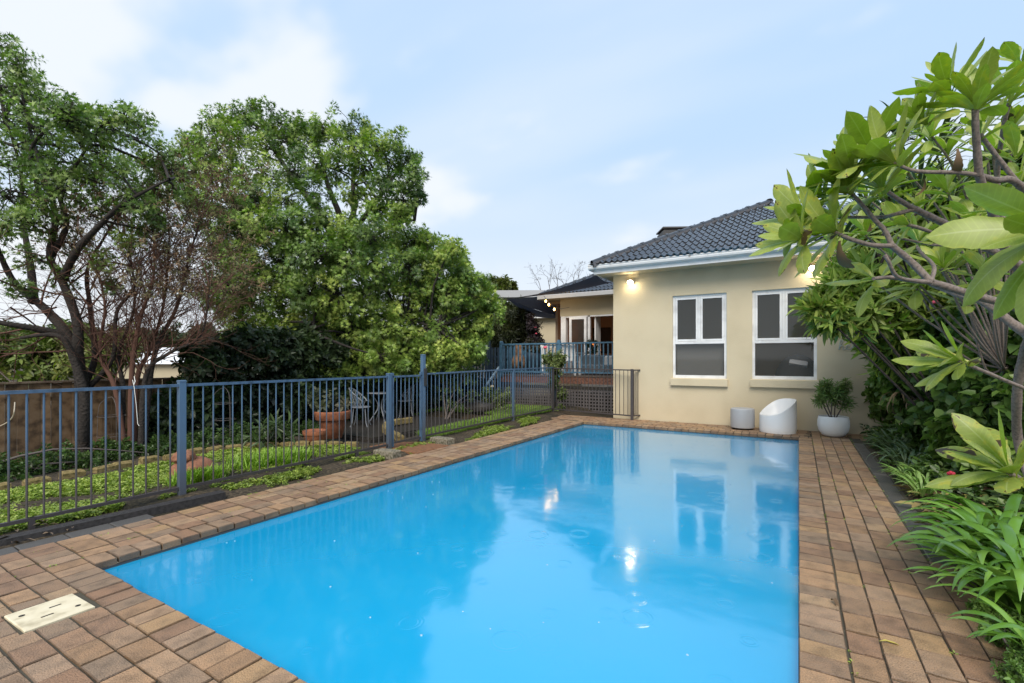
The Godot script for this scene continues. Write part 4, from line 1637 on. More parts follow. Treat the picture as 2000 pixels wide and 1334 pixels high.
	mb.box(Vector3(-8.55, -0.17, -6.58), Vector3(2.75, 0.19, 0.03))
	part("riser", mb, M.dark_timber, ld)
	mb = MB.new()
	mb.box(Vector3(-7.7, -0.16, -6.32), Vector3(2.0, 0.06, 0.44))
	part("step", mb, M.dark_timber, ld)
	# paling fence
	var pf := thing("paling_fence", "weathered brown timber paling fence along the left boundary", "fence")
	var pms := []
	for k in 5:
		var b := MB.new()
		var g: float = [1.0, 0.8, 1.15, 0.9, 0.7][k]
		b.col = Color(0.24 * g, 0.165 * g, 0.10 * g)
		b.box(Vector3(0, 0.25, 0), Vector3(0.018, 1.74, 0.128))
		pms.append(b.mesh())
	var z := 0.2
	while z > -15.0:
		part("paling", pms[R.randi() % 5], M.paling, pf, Vector3(-10.6 + rnd(-0.006, 0.006), rnd(-0.015, 0.015), z), Basis(Vector3.RIGHT, rnd(-0.008, 0.008)))
		z -= 0.134
	var cap := MB.new()
	cap.col = Color(0.22, 0.18, 0.14)
	cap.box(Vector3(-10.6, 1.13, -7.4), Vector3(0.09, 0.03, 15.4))
	part("capping", cap, M.paling, pf)
	var rl := MB.new()
	rl.col = Color(0.2, 0.15, 0.1)
	rl.box(Vector3(-10.64, 0.85, -7.4), Vector3(0.045, 0.07, 15.2)); rl.box(Vector3(-10.64, -0.1, -7.4), Vector3(0.045, 0.07, 15.2))
	part("rail", rl, M.paling, pf)
	# ground covers
	var weed := cluster("oval", 8, 0.05, 0.026, 0.55)
	var xf := []
	var cs := []
	var fn := FastNoiseLite.new()
	fn.seed = 4
	fn.frequency = 0.55
	var wp := [Color(0.14, 0.18, 0.035), Color(0.25, 0.34, 0.05), Color(0.38, 0.47, 0.085)]
	for i in 46000:
		var x := rnd(-8.0, -5.85)
		var zz := rnd(-0.2, -5.5)
		if x < curve[clampi(int((-zz - 0.6) / 5.1 * 40), 0, curve.size() - 1)].x + 0.1: continue
		var n := fn.get_noise_2d(x * 1.4, zz * 1.4)
		if n < rnd(-0.35, 0.42) or (x > -6.25 and n < 0.1): continue
		xf.append(Transform3D(out_basis(Vector3(rnd(-0.4, 0.4), 1, rnd(-0.4, 0.4)), rnd(0.3, 0.9)), Vector3(x, ground_y(x, zz) + rnd(-0.02, 0.02) + 0.03 * clampf(n, -0.3, 0.6), zz)))
		cs.append(tinted(wp, 0.55 + n * 0.8 + rnd(-0.25, 0.25)))
	var wd := many("low_weeds", weed, M.leaf, xf, cs, null, "stuff")
	tag(wd, "low bright green weeds covering the garden bed behind the fence", "weeds")
	# sparse weeds along the soil strip between paving and fence
	xf = []; cs = []
	for i in 4200:
		var zz := rnd(-3.0, -10.5)
		var x := rnd(-5.80, -5.28)
		var n := fn.get_noise_2d(x * 3 + 20, zz * 1.2)
		if n < 0.08: continue
		xf.append(Transform3D(out_basis(Vector3(rnd(-0.5, 0.5), 1, rnd(-0.5, 0.5)), rnd(0.3, 0.8)), Vector3(x, ground_y(x, zz) + rnd(0.0, 0.03), zz)))
		cs.append(tinted(wp, rnd(0.1, 0.8)))
	tag(many("strip_weeds", weed, M.leaf, xf, cs, null, "stuff"), "scattered small weeds on the soil strip between paving and fence", "weeds")
	# moss lawn
	xf = []; cs = []
	var blade := MB.new()
	for k in 7:
		var an := k * 0.9
		var d := Vector3(cos(an), 0, sin(an))
		blade.ribbon(PackedVector3Array([d * 0.01, d * 0.025 + Vector3(0, 0.035, 0), d * 0.055 + Vector3(0, 0.06, 0)]), d.cross(Vector3.UP), PackedFloat32Array([0.004, 0.003, 0.0005]))
	var bmesh := blade.mesh()
	for i in 16000:
		var x := rnd(-9.9, -5.9)
		var zz := rnd(-6.5, -12.6)
		if x < -6.75 and zz > -10.4: continue
		if zz > -6.75 + (x + 5.9) * 0.75: continue
		xf.append(Transform3D(out_basis(Vector3(rnd(-0.3, 0.3), 1, rnd(-0.3, 0.3)), rnd(0.7, 1.5)), Vector3(x, ground_y(x, zz) + 0.005, zz)))
		cs.append(tinted([Color(0.12, 0.20, 0.03), Color(0.20, 0.32, 0.04), Color(0.27, 0.38, 0.06)], 0.5 + fn.get_noise_2d(x, zz)))
	tag(many("lawn", bmesh, M.leaf, xf, cs, null, "stuff"), "small bright green lawn between the gate and the deck", "lawn")
	# bright grass tufts by the rock
	xf = []; cs = []
	for q in [[Vector3(-6.35, 0, -3.05), 0.16, 260], [Vector3(-6.55, 0, -4.15), 0.33, 700]]:
		for i in q[2]:
			var p: Vector3 = q[0] + Vector3(R.randfn() * q[1] * 0.5, 0, R.randfn() * q[1] * 0.7)
			xf.append(Transform3D(out_basis(Vector3(rnd(-0.25, 0.25), 1, rnd(-0.25, 0.25)), rnd(1.2, 2.6)), p + Vector3(0, ground_y(p.x, p.z), 0)))
			cs.append(tinted([Color(0.22, 0.36, 0.03), Color(0.30, 0.46, 0.05)], R.randf()))
	tag(many("grass_tufts", bmesh, M.leaf, xf, cs, null, "stuff"), "lime green grass tufts in the weedy bed near the red rock", "grass")
	# joint weeds between bricks
	xf = []; cs = []
	for i in 700:
		var p := Vector3.ZERO
		if i < 450:
			var col: float = [0.225, 0.37, 0.52, 0.675, 0.835][i % 5]
			p = Vector3(col + rnd(-0.008, 0.008), -0.008, -1.6 - pow(R.randf(), 0.7) * 9.5)
			if fn.get_noise_2d(p.x * 20, p.z * 2.5) < 0.05: continue
		else:
			p = Vector3([-4.65, -4.8, -4.95, -5.1, -5.24][i % 5], -0.008, rnd(-0.8, -4.0))
			if fn.get_noise_2d(p.x * 20, p.z * 2.5) < 0.0: continue
		xf.append(Transform3D(out_basis(Vector3(rnd(-0.4, 0.4), 1, rnd(-0.4, 0.4)), rnd(0.12, 0.42)), p))
		cs.append(tinted(wp, rnd(0.3, 1.0)))
	tag(many("joint_weeds", weed, M.leaf, xf, cs, null, "stuff"), "tiny weeds sprouting in the joints of the brick paving", "weeds")
	# dark green low hedge along the palings
	var box_leaf := cluster("oval", 12, 0.055, 0.030, 0.9)
	var lobes := []
	for i in 26:
		var zz := -0.3 - i * 0.24
		lobes.append([Vector3(-8.85 - 0.25 * sin(i * 1.7), -0.06 + 0.06 * sin(i * 2.3), zz), Vector3(0.55, 0.34, 0.35), 34, rnd(0.2, 0.8)])
	var gc := thing("low_hedge", "low dark green hedge of small leaves in front of the paling fence", "hedge")
	grow(gc, [[[Vector3(-8.9, -0.4, -1.2), Vector3(-8.9, -0.2, -1.2), Vector3(-8.9, 0, -1.3)], 0.02, 0.01]], lobes, box_leaf, M.leaf, M.twig_grey, [Color(0.045, 0.085, 0.02), Color(0.085, 0.15, 0.035)], 1.0, 0.004, 4, 0.5)
	# wire plant supports
	for q in [[218.0, 775.0, 876.0, 7.7, "wire plant support with a round top, before the twisted tree trunk"], [438.0, 757.0, 840.0, 8.6, "second wire plant support, standing against the dark hedge"]]:
		var base := at(q[0], q[2], q[3])
		var topy := at(q[0], q[1], q[3]).y
		var o := thing("plant_support", q[4], "trellis", base)
		var w := MB.new()
		var hh: float = topy - base.y
		for k in 3:
			var an := TAU * k / 3
			var d := Vector3(cos(an), 0, sin(an)) * 0.17
			var p := catmull([d * 1.1 + Vector3(0, -0.3, 0), d + Vector3(0, hh * 0.7, 0), d * 0.6 + Vector3(0, hh * 0.93, 0), Vector3(0, hh, 0)], 4)
			w.tube(p, taper(p.size(), 0.004, 0.004), 4)
		part("upright", w, M.wire, o)
		for k in 2:
			var ring := MB.new()
			var rp := PackedVector3Array()
			for j in 17: rp.append(Vector3(cos(TAU * j / 16), 0, sin(TAU * j / 16)) * 0.185 + Vector3(0, hh * (0.25 + 0.38 * k), 0))
			ring.tube(rp, taper(17, 0.004, 0.004), 4, false)
			part("hoop", ring, M.wire, o)
	# pots
	var big := thing("terracotta_pot", "large terracotta pot with a broad rim holding a leafy plant", "pot", Vector3(-7.66, 0.12, -6.05))
	mb = MB.new()
	mb.lathe([Vector2(0.001, -0.12), Vector2(0.17, -0.12), Vector2(0.26, 0.22), Vector2(0.265, 0.23), Vector2(0.315, 0.24), Vector2(0.335, 0.38), Vector2(0.325, 0.40), Vector2(0.29, 0.395), Vector2(0.27, 0.30), Vector2(0.001, 0.30)], Vector3.ZERO, 28)
	part("bowl", mb, M.terracotta, big)
	var bl := cluster("oval", 8, 0.13, 0.07, 0.8)
	var pl := shrub("potted_plant", "tangled pale leafed plant growing in the large terracotta pot", "plant", Vector3(-7.66, 0.4, -6.05), [[Vector3(-7.72, 0.66, -6.0), Vector3(0.26, 0.2, 0.26), 20, 0.4], [Vector3(-7.58, 0.6, -6.16), Vector3(0.22, 0.16, 0.2), 12, 0.8], [Vector3(-7.85, 0.78, -5.88), Vector3(0.22, 0.22, 0.22), 14, 0.2]], bl, M.leaf, M.twig_grey, [Color(0.035, 0.05, 0.025), Color(0.08, 0.09, 0.05), Color(0.20, 0.18, 0.12)], 0.8, 0.006, 2)
	var sm := thing("terracotta_pot", "small square rimmed terracotta pot standing before the large one", "pot", Vector3(-7.34, 0.0, -5.42))
	mb = MB.new()
	mb.lathe([Vector2(0.001, -0.03), Vector2(0.155, -0.03), Vector2(0.18, 0.17), Vector2(0.198, 0.175), Vector2(0.203, 0.245), Vector2(0.185, 0.25), Vector2(0.17, 0.2), Vector2(0.001, 0.2)], Vector3.ZERO, 26)
	part("bowl", mb, M.terracotta, sm)
	# dark plant with an orange bloom left of the pots
	shrub("clivia_plant", "strappy dark green plant with a faded orange head, left of the pots", "plant", Vector3(-7.75, 0, -4.95), [[Vector3(-7.78, 0.22, -4.9), Vector3(0.33, 0.26, 0.33), 24, 0.5]], cluster("oval", 7, 0.22, 0.04, 0.9), M.leaf, M.twig_grey, [Color(0.03, 0.06, 0.02), Color(0.10, 0.15, 0.04)], 1.0, 0.005, 2)
	# roses
	var rl2 := cluster("oval", 7, 0.065, 0.036, 0.8)
	var rpal := [Color(0.05, 0.08, 0.03), Color(0.12, 0.17, 0.05), Color(0.20, 0.25, 0.08)]
	var ros := shrub("rose_bush", "leggy greyish rose bush with few leaves behind the fence", "rose bush", Vector3(-7.8, 0, -9.7), [px_lobe(880, 760, 12.6, 26, 16, 0.3), px_lobe(905, 740, 12.6, 26, 16, 0.4), px_lobe(898, 785, 12.6, 30, 14, 0.3), px_lobe(870, 735, 12.8, 16, 8, 0.5), px_lobe(925, 765, 12.6, 20, 10, 0.5)], rl2, M.leaf, M.twig_grey, rpal, 1.1, 0.008, 2)
	blooms(ros, [at(876, 722, 12.6), at(899, 716, 12.6)], 0.035, M.petal_pink)
	var ros2 := shrub("rose_bush", "leafy green rose bush with one cream bloom beside the lawn boulder", "rose bush", Vector3(-7.2, 0, -10.6), [px_lobe(965, 785, 13.3, 24, 30, 0.8), px_lobe(985, 775, 13.3, 20, 26, 0.9), px_lobe(950, 770, 13.4, 18, 20, 0.6), px_lobe(975, 805, 13.2, 20, 20, 0.7)], rl2, M.leaf, M.twig_grey, rpal, 1.1, 0.007, 3)
	blooms(ros2, [at(961, 755, 13.2)], 0.05, M.cream_lid)
	var ros3 := shrub("climbing_rose", "climbing rose with one red bloom at the fence corner before the deck", "rose bush", Vector3(-5.95, 0, -12.2), [px_lobe(1083, 715, 13.6, 22, 40, 0.9), px_lobe(1070, 700, 13.6, 14, 16, 0.8), px_lobe(1094, 698, 13.6, 15, 20, 0.9), px_lobe(1085, 745, 13.6, 14, 18, 0.3), px_lobe(1097, 770, 13.6, 12, 18, 0.7), px_lobe(1094, 800, 13.5, 10, 14, 0.7)], rl2, M.leaf, M.bark_dark, rpal, 1.1, 0.007, 3)
	blooms(ros3, [at(1065, 679, 13.6)], 0.055, M.petal_pink)

func blooms(o: Node3D, pts: Array, r: float, m: Material) -> void:
	for p in pts:
		var mb := MB.new()
		for k in 9:
			var an := k * 2.4
			var d := Vector3(cos(an), rnd(-0.2, 0.9), sin(an)).normalized()
			mb.ball(d * r * 0.5, Vector3(r, r, r) * rnd(0.45, 0.65), 7, 4)
		part("bloom", mb, m, o, p)

func lump(mb: MB, o: Vector3, r: Vector3, sd: int) -> void:
	var f := FastNoiseLite.new()
	f.seed = sd
	f.frequency = 0.9
	var i0 := mb.v.size()
	mb.ball(o, r, 18, 12)
	for i in range(i0, mb.v.size()):
		var d := (mb.v[i] - o) / r
		mb.v[i] = o + d * (1.0 + 0.35 * f.get_noise_3dv(d * 1.2) + 0.08 * f.get_noise_3dv(d * 5.0)) * r
	var nn := PackedVector3Array()
	nn.resize(mb.v.size())
	for q in range(0, mb.ix.size(), 3):
		var a := mb.v[mb.ix[q]]
		var g := (mb.v[mb.ix[q + 2]] - a).cross(mb.v[mb.ix[q + 1]] - a)
		for k in 3: nn[mb.ix[q + k]] += g
	for i in range(i0, mb.v.size()): mb.n[i] = nn[i].normalized() if nn[i].length() > 1e-9 else Vector3.UP

func build_left_trees() -> void:
	# the twisted tree at the left edge
	var o := thing("tree", "tall tree with twisted dark multiple trunks and lobed leaves at the left edge", "tree")
	var F := 7.75
	var foot := at(168, 905, F)
	var limbs := [
		[[foot + Vector3(0, -0.3, 0), at(160, 800, F), at(158, 735, F), at(131, 655, F), at(100, 615, F + 0.1), at(79, 595, F + 0.2), at(35, 560, F + 0.3), at(8, 515, F + 0.2), at(-20, 440, F), at(-40, 330, F)], 0.115, 0.025],
		[[at(160, 780, F), at(152, 690, F - 0.1), at(150, 627, F - 0.1), at(121, 548, F - 0.1), at(97, 500, F), at(108, 425, F), at(90, 350, F), at(66, 280, F), at(45, 196, F), at(30, 110, F)], 0.09, 0.012],
		[[at(121, 548, F - 0.1), at(150, 490, F - 0.3), at(195, 440, F - 0.5), at(236, 401, F - 0.6), at(290, 370, F - 0.6), at(330, 350, F - 0.5)], 0.065, 0.012],
		[[at(66, 590, F + 0.2), at(60, 520, F + 0.5), at(45, 430, F + 0.8), at(40, 330, F + 0.8), at(10, 230, F + 0.6)], 0.07, 0.015],
		[[at(100, 500, F), at(130, 440, F - 0.1), at(115, 370, F), at(150, 320, F - 0.2), at(190, 260, F - 0.2), at(235, 225, F - 0.2)], 0.05, 0.01],
		[[at(160, 760, F + 0.1), at(185, 700, F + 0.2), at(176, 600, F + 0.3), at(170, 530, F + 0.3), at(200, 470, F + 0.3), at(232, 420, F + 0.3)], 0.055, 0.012],
		[[at(170, 760, F + 0.1), at(220, 700, F + 0.1), at(228, 610, F), at(262, 560, F), at(250, 500, F + 0.1)], 0.05, 0.012],
		[[at(131, 655, F), at(60, 640, F - 0.3), at(0, 630, F - 0.5), at(-60, 610, F - 0.6)], 0.07, 0.02],
		[[at(90, 410, F), at(70, 350, F - 0.3), at(62, 290, F - 0.4), at(95, 250, F - 0.4), at(120, 230, F - 0.4)], 0.045, 0.012],
		[[at(160, 860, F - 0.2), at(166, 780, F - 0.25), at(140, 690, F - 0.3), at(110, 655, F - 0.4), at(40, 660, F - 0.5)], 0.09, 0.02],
	]
	var star := cluster("star", 9, 0.10, 0, 0.8)
	var lobes := []
	for q in [[15, 95, 34], [35, 125, 36], [-10, 170, 70], [45, 175, 45], [85, 195, 38], [20, 240, 65], [75, 245, 50], [120, 215, 30], [135, 235, 42], [165, 225, 36], [175, 265, 42], [215, 240, 34], [245, 232, 30], [275, 245, 24], [268, 270, 22], [60, 310, 60], [110, 300, 55], [160, 315, 50], [200, 300, 40], [-40, 300, 80], [10, 370, 65], [75, 375, 50], [140, 370, 50], [190, 355, 40], [235, 330, 36], [285, 320, 34], [310, 305, 30], [330, 335, 30], [300, 370, 38], [338, 375, 28], [255, 380, 34], [60, 430, 44], [120, 430, 38], [180, 420, 36], [225, 420, 30], [280, 400, 26], [20, 440, 40], [-60, 420, 60], [150, 480, 26], [60, 500, 26], [100, 330, 40], [200, 510, 24], [250, 470, 26], [130, 540, 20], [290, 450, 24], [40, 560, 22], [215, 560, 18], [310, 420, 26]]:
		var inner := clampf(1.3 - Vector2(q[0] - 120, q[1] - 300).length() / 230.0, 0.1, 1.0)
		var dep := rnd(-1.2, 1.2) * inner
		lobes.append(px_lobe(q[0], q[1], F + dep, q[2] * 1.05, int(q[2] * 0.38) + 3, 0.35 + rnd(-0.25, 0.35), 1.1))
		if q[1] < 390: lobes.append(px_lobe(q[0] + rnd(-20, 20), q[1] + rnd(-5, 25), F + 1.0 + dep * 0.6, q[2] * 0.9, int(q[2] * 0.10) + 1, 0.25, 1.1))
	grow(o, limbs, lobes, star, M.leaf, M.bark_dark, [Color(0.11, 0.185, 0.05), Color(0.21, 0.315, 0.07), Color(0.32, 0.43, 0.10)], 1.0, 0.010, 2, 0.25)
	# fine bare twigs that hang under its crown
	var bt := MB.new()
	var ends := []
	for q in [[140, 640, 40, -60], [170, 530, -50, 30], [176, 600, -40, -50], [185, 700, 50, -50], [228, 610, 40, -40], [150, 627, 50, -30], [60, 560, 50, 10], [100, 500, -60, 20], [100, 560, 40, -30], [35, 560, -50, -20], [20, 600, 40, 30], [110, 600, -50, 30], [131, 655, -60, 0], [100, 610, -80, -10], [60, 640, -70, 15], [150, 680, -90, 25], [176, 600, 30, -60], [121, 548, 60, -20], [79, 595, 10, -50], [160, 700, 70, -10], [0, 630, -50, 10], [110, 650, -70, 40]]:
		var p := at(q[0], q[1], F)
		var d := (at(q[0] + q[2], q[1] + q[3], F + rnd(-0.5, 0.5)) - p).normalized()
		twiggy(bt, p, d, rnd(0.9, 1.3), 0.016, 3, 0.25, ends)
	tag(part("bare_twigs", bt, M.bark_red, o), "", "", "", "stuff")
	# the bare reddish shrub
	var sh := thing("bare_shrub", "half dead shrub with bare reddish brown twigs between the two big trees", "shrub")
	var F2 := 7.95
	var sb := MB.new()
	ends = []
	var stems := [[[235, 890], [240, 760], [232, 690], [262, 600], [255, 500]], [[262, 890], [268, 740], [295, 680], [320, 590], [330, 480]], [[275, 890], [285, 735], [330, 690], [392, 655], [410, 560]], [[255, 890], [258, 720], [275, 620], [300, 540], [300, 450]], [[280, 890], [300, 700], [345, 600], [370, 500], [395, 420]], [[245, 890], [225, 760], [195, 690], [205, 600], [190, 520]]]
	for k in stems.size():
		var pts := []
		for q in stems[k]: pts.append(at(q[0], q[1], F2 + 0.25 * sin(k * 2.0)))
		var p := catmull(pts, 6)
		var b := MB.new()
		b.tube(p, taper(p.size(), 0.052, 0.010, 0.06), 8)
		part("stem", b, M.bark_red if k % 2 else M.bark_dark, sh)
		for i2 in range(12, p.size() * 2):
			var i := i2 / 2
			var up := (p[mini(i + 1, p.size() - 1)] - p[i - 1]).normalized()
			twiggy(sb, p[i], (up + Vector3(rnd(-1, 1), rnd(-0.2, 0.8), rnd(-1, 1))).normalized(), rnd(0.5, 0.9), 0.009, 3, 0.28, ends)
	tag(part("twigs", sb, M.bark_red, sh), "", "", "", "stuff")
	var dry := cluster("oval", 6, 0.055, 0.02, 0.9)
	var xf := []
	var cs := []
	for e in ends:
		var pj := seen(e)
		if pj.y > 580 or R.randf() < (0.8 if pj.x < 300 else 0.5): continue
		xf.append(Transform3D(out_basis(Vector3(rnd(-1, 1), rnd(-1, 1), rnd(-1, 1)), rnd(0.7, 1.3)), e))
		cs.append(tinted([Color(0.15, 0.085, 0.045), Color(0.20, 0.14, 0.07), Color(0.14, 0.16, 0.06)], R.randf()))
	many("dry_leaves", dry, M.leaf_dry, xf, cs, sh, "stuff")
	# the big leafy tree
	var t := thing("tree", "broad dense leafy tree in the middle, its crown hanging over the metal table", "tree")
	var B := 14.2
	var tb := at(655, 830, B + 1.0)
	limbs = [
		[[Vector3(tb.x, -0.6, tb.z), at(655, 760, B + 1), at(660, 660, B + 0.9), at(650, 560, B + 0.8), at(655, 500, B + 0.7)], 0.30, 0.17],
		[[at(655, 500, B + 0.7), at(640, 440, B + 0.7), at(600, 385, B + 0.6), at(560, 330, B + 0.4), at(520, 270, B + 0.3), at(480, 225, B + 0.2)], 0.16, 0.02],
		[[at(655, 500, B + 0.7), at(668, 440, B + 0.5), at(640, 360, B + 0.3), at(625, 300, B + 0.2), at(612, 240, B + 0.2)], 0.14, 0.02],
		[[at(655, 510, B + 0.7), at(690, 420, B + 0.6), at(690, 350, B + 0.7), at(705, 290, B + 0.7), at(710, 240, B + 0.7)], 0.13, 0.02],
		[[at(655, 510, B + 0.7), at(700, 440, B + 0.2), at(745, 380, B), at(780, 330, B), at(800, 310, B)], 0.11, 0.02],
		[[at(655, 540, B + 0.7), at(720, 470, B), at(770, 440, B - 0.2), at(810, 430, B - 0.2)], 0.09, 0.02],
		[[at(650, 560, B + 0.8), at(580, 490, B + 0.3), at(510, 440, B), at(440, 390, B), at(390, 320, B)], 0.13, 0.02],
		[[at(655, 600, B + 0.8), at(570, 560, B), at(500, 540, B - 0.6), at(440, 540, B - 1)], 0.11, 0.02],
		[[at(655, 600, B + 0.8), at(750, 550, B + 0.2), at(830, 520, B), at(900, 520, B)], 0.11, 0.02],
		[[at(655, 640, B + 0.8), at(640, 600, B - 1), at(620, 600, B - 2.2), at(610, 650, B - 3)], 0.11, 0.02],
		[[at(655, 640, B + 0.8), at(720, 620, B - 1), at(780, 620, B - 1.8), at(850, 640, B - 2)], 0.11, 0.02],
	]
	lobes = []
	for q in [[425, 235, 24], [440, 262, 30], [465, 235, 30], [490, 220, 26], [395, 265, 26], [370, 285, 26], [400, 300, 36], [430, 300, 40], [470, 280, 40], [510, 250, 34], [545, 240, 28], [525, 290, 44], [560, 275, 34], [590, 250, 24], [600, 280, 36], [630, 250, 26], [650, 275, 36], [690, 250, 30], [685, 285, 36], [720, 265, 26], [740, 290, 32], [770, 285, 24], [765, 320, 32], [800, 315, 22], [800, 350, 28], [815, 335, 14], [815, 385, 18], [790, 390, 30], [345, 320, 30], [380, 340, 40], [420, 350, 45], [360, 375, 36], [470, 340, 50], [520, 345, 46], [570, 330, 46], [615, 320, 34], [660, 330, 36], [720, 330, 40], [750, 360, 34], [780, 425, 26], [740, 415, 28], [560, 385, 46], [500, 400, 50], [450, 410, 46], [400, 410, 40], [615, 380, 34], [690, 375, 34], [520, 455, 52], [470, 470, 50], [570, 450, 50], [620, 440, 40], [435, 480, 46], [680, 450, 34], [720, 460, 40], [760, 470, 34], [560, 510, 60], [500, 520, 60], [450, 550, 50], [620, 500, 55], [680, 510, 55], [740, 520, 50], [480, 590, 50], [540, 580, 60], [600, 570, 60], [660, 575, 55], [720, 580, 55], [800, 480, 40], [830, 470, 26], [850, 500, 40], [880, 490, 28], [900, 520, 28], [800, 530, 50], [850, 550, 45], [895, 560, 36], [930, 560, 26], [780, 590, 55], [840, 605, 50], [890, 610, 42], [930, 600, 34], [955, 590, 16], [600, 640, 45], [560, 650, 36], [640, 640, 50], [690, 640, 50], [740, 645, 50], [790, 650, 46], [840, 655, 46], [890, 655, 40], [925, 640, 34], [610, 690, 34], [590, 710, 20], [650, 690, 40], [700, 690, 36], [745, 695, 34], [790, 695, 36], [840, 695, 32], [880, 690, 30], [910, 690, 20], [620, 720, 16], [520, 640, 36], [470, 640, 34], [430, 590, 34], [585, 700, 30], [625, 715, 30], [665, 715, 28], [700, 712, 28], [735, 716, 26], [770, 712, 28], [810, 712, 26], [850, 708, 26], [885, 700, 24], [560, 680, 30], [905, 670, 28], [540, 660, 26], [945, 580, 26], [960, 610, 24], [935, 655, 26], [925, 690, 20], [905, 540, 24], [915, 575, 34], [870, 580, 40], [820, 560, 44]]:
		var nd := Vector2((q[0] - 650) / 330.0, (q[1] - 480) / 300.0).length()
		var ext := sqrt(maxf(0.0, 1.0 - nd * nd)) * 3.4
		if q[1] > 560: ext = maxf(ext, 1.2)
		if q[1] > 675: ext = maxf(ext, 3.0)
		var sparse := 0.36 if q[1] < 400 else 0.85
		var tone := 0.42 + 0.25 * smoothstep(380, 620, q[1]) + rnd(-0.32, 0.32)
		var lb := px_lobe(q[0], q[1], B - ext * rnd(0.55, 0.95), q[2], int(q[2] * 1.0 * sparse) + 4, tone, 1.1)
		if nd > 0.72 and q[1] < 420: lb.append(1)
		lobes.append(lb)
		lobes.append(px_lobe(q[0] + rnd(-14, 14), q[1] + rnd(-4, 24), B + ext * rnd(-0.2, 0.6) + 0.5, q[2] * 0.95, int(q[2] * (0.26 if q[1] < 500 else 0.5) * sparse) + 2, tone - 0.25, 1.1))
	var star2 := cluster("star", 11, 0.135, 0, 0.8)
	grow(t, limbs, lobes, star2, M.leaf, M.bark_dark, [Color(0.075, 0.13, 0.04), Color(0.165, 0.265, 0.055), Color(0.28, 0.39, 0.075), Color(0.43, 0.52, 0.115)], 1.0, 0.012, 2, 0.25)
	# dark hedge below it
	var dl := cluster("oval", 10, 0.13, 0.06, 0.9)
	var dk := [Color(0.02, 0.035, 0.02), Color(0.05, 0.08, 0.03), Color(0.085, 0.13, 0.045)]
	lobes = []
	for k in 19:
		var u := 385.0 + k * 28.5
		for v in [690.0, 770.0, 840.0]:
			if u > 860 and v < 700: continue
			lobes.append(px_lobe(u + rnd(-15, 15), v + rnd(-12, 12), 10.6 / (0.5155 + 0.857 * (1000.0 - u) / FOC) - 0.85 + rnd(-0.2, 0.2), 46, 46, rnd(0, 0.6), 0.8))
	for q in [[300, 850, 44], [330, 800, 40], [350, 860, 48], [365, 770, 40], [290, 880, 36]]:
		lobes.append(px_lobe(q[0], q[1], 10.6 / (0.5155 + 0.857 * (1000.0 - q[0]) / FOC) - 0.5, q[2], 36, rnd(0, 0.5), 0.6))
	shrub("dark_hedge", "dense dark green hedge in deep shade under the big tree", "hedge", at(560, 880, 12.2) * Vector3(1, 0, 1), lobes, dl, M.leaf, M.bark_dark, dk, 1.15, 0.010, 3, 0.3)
	# beyond the palings: bushes, trees, a white roof
	var yb := cluster("oval", 9, 0.16, 0.07, 0.9)
	lobes = []
	for k in 10:
		lobes.append(px_lobe(-40 + k * 30, 690 + 22 * sin(k * 1.9), 15.0 + rnd(-0.8, 0.8), 46, 40, rnd(0.2, 0.9)))
	shrub("garden_bush", "yellow green bushes beyond the paling fence at the left edge", "bush", at(110, 760, 15) * Vector3(1, 0, 1) + Vector3(0, -0.5, 0), lobes, yb, M.leaf, M.twig_grey, [Color(0.07, 0.10, 0.02), Color(0.17, 0.22, 0.05), Color(0.28, 0.31, 0.09)], 1.2, 0.010, 3, 0.3)
	var nr := thing("neighbour_house", "neighbouring house with a white sheet roof seen through the trees", "house", at(345, 760, 26) * Vector3(1, 0, 1), YAW)
	var wb := MB.new()
	wb.box(Vector3(0, 0.2, -2), Vector3(6.5, 2.2, 4))
	part("wall", wb, M.render_shade, nr)
	var rb := MB.new()
	rb.quad(Vector3(-3.6, 1.25, 0.3), Vector3(-3.6, 2.2, -2.2), Vector3(3.6, 2.2, -2.2), Vector3(3.6, 1.25, 0.3))
	rb.quad(Vector3(3.6, 1.25, -4.6), Vector3(3.6, 2.2, -2.2), Vector3(-3.6, 2.2, -2.2), Vector3(-3.6, 1.25, -4.6))
	part("roof", rb, M.roof_white, nr)
	# far tree line so that the land closes under the sky
	var fl := cluster("oval", 10, 0.55, 0.28, 0.9)
	for k in 9:
		var u: float = [-330, -180, -40, 90, 210, 330, 470, 700, 1010][k]
		var f := 48.0 + 5.0 * (k % 3)
		lobes = []
		for j in 9: lobes.append(px_lobe(u + rnd(-75, 75), 690 + rnd(-34, 20), f + rnd(-2, 2), rnd(24, 40), 34, rnd(0.1, 0.7)))
		shrub("distant_tree", ["distant tree low on the horizon, outside the left edge", "distant tree at the far left edge, below the twigs", "distant tree behind the yellow green bushes", "distant tree left of the twisted trunk", "distant tree right of the twisted trunk", "distant tree above the white roof", "distant tree behind the bare shrub", "distant tree behind the big leafy tree", "distant tree behind the deck corner"][k], "tree", at(u, 700, f) * Vector3(1, 0, 1), lobes, fl, M.leaf, M.bark_dark, [Color(0.035, 0.055, 0.02), Color(0.09, 0.12, 0.04)], 1.0, 0.03, 3, 0.3, "trees on the horizon")
	# feathery dark tree behind the deck, small tree and bare tree over the roofs
	lobes = []
	for q in [[985, 640, 34], [1010, 620, 34], [1000, 660, 34], [1025, 645, 30], [975, 680, 30], [1035, 670, 20], [990, 700, 30], [1030, 690, 20], [960, 650, 24], [1018, 600, 14], [990, 606, 16]]:
		lobes.append(px_lobe(q[0], q[1], 20.5 + rnd(-0.8, 0.8), q[2], int(q[2] * 1.7), rnd(0.1, 0.7)))
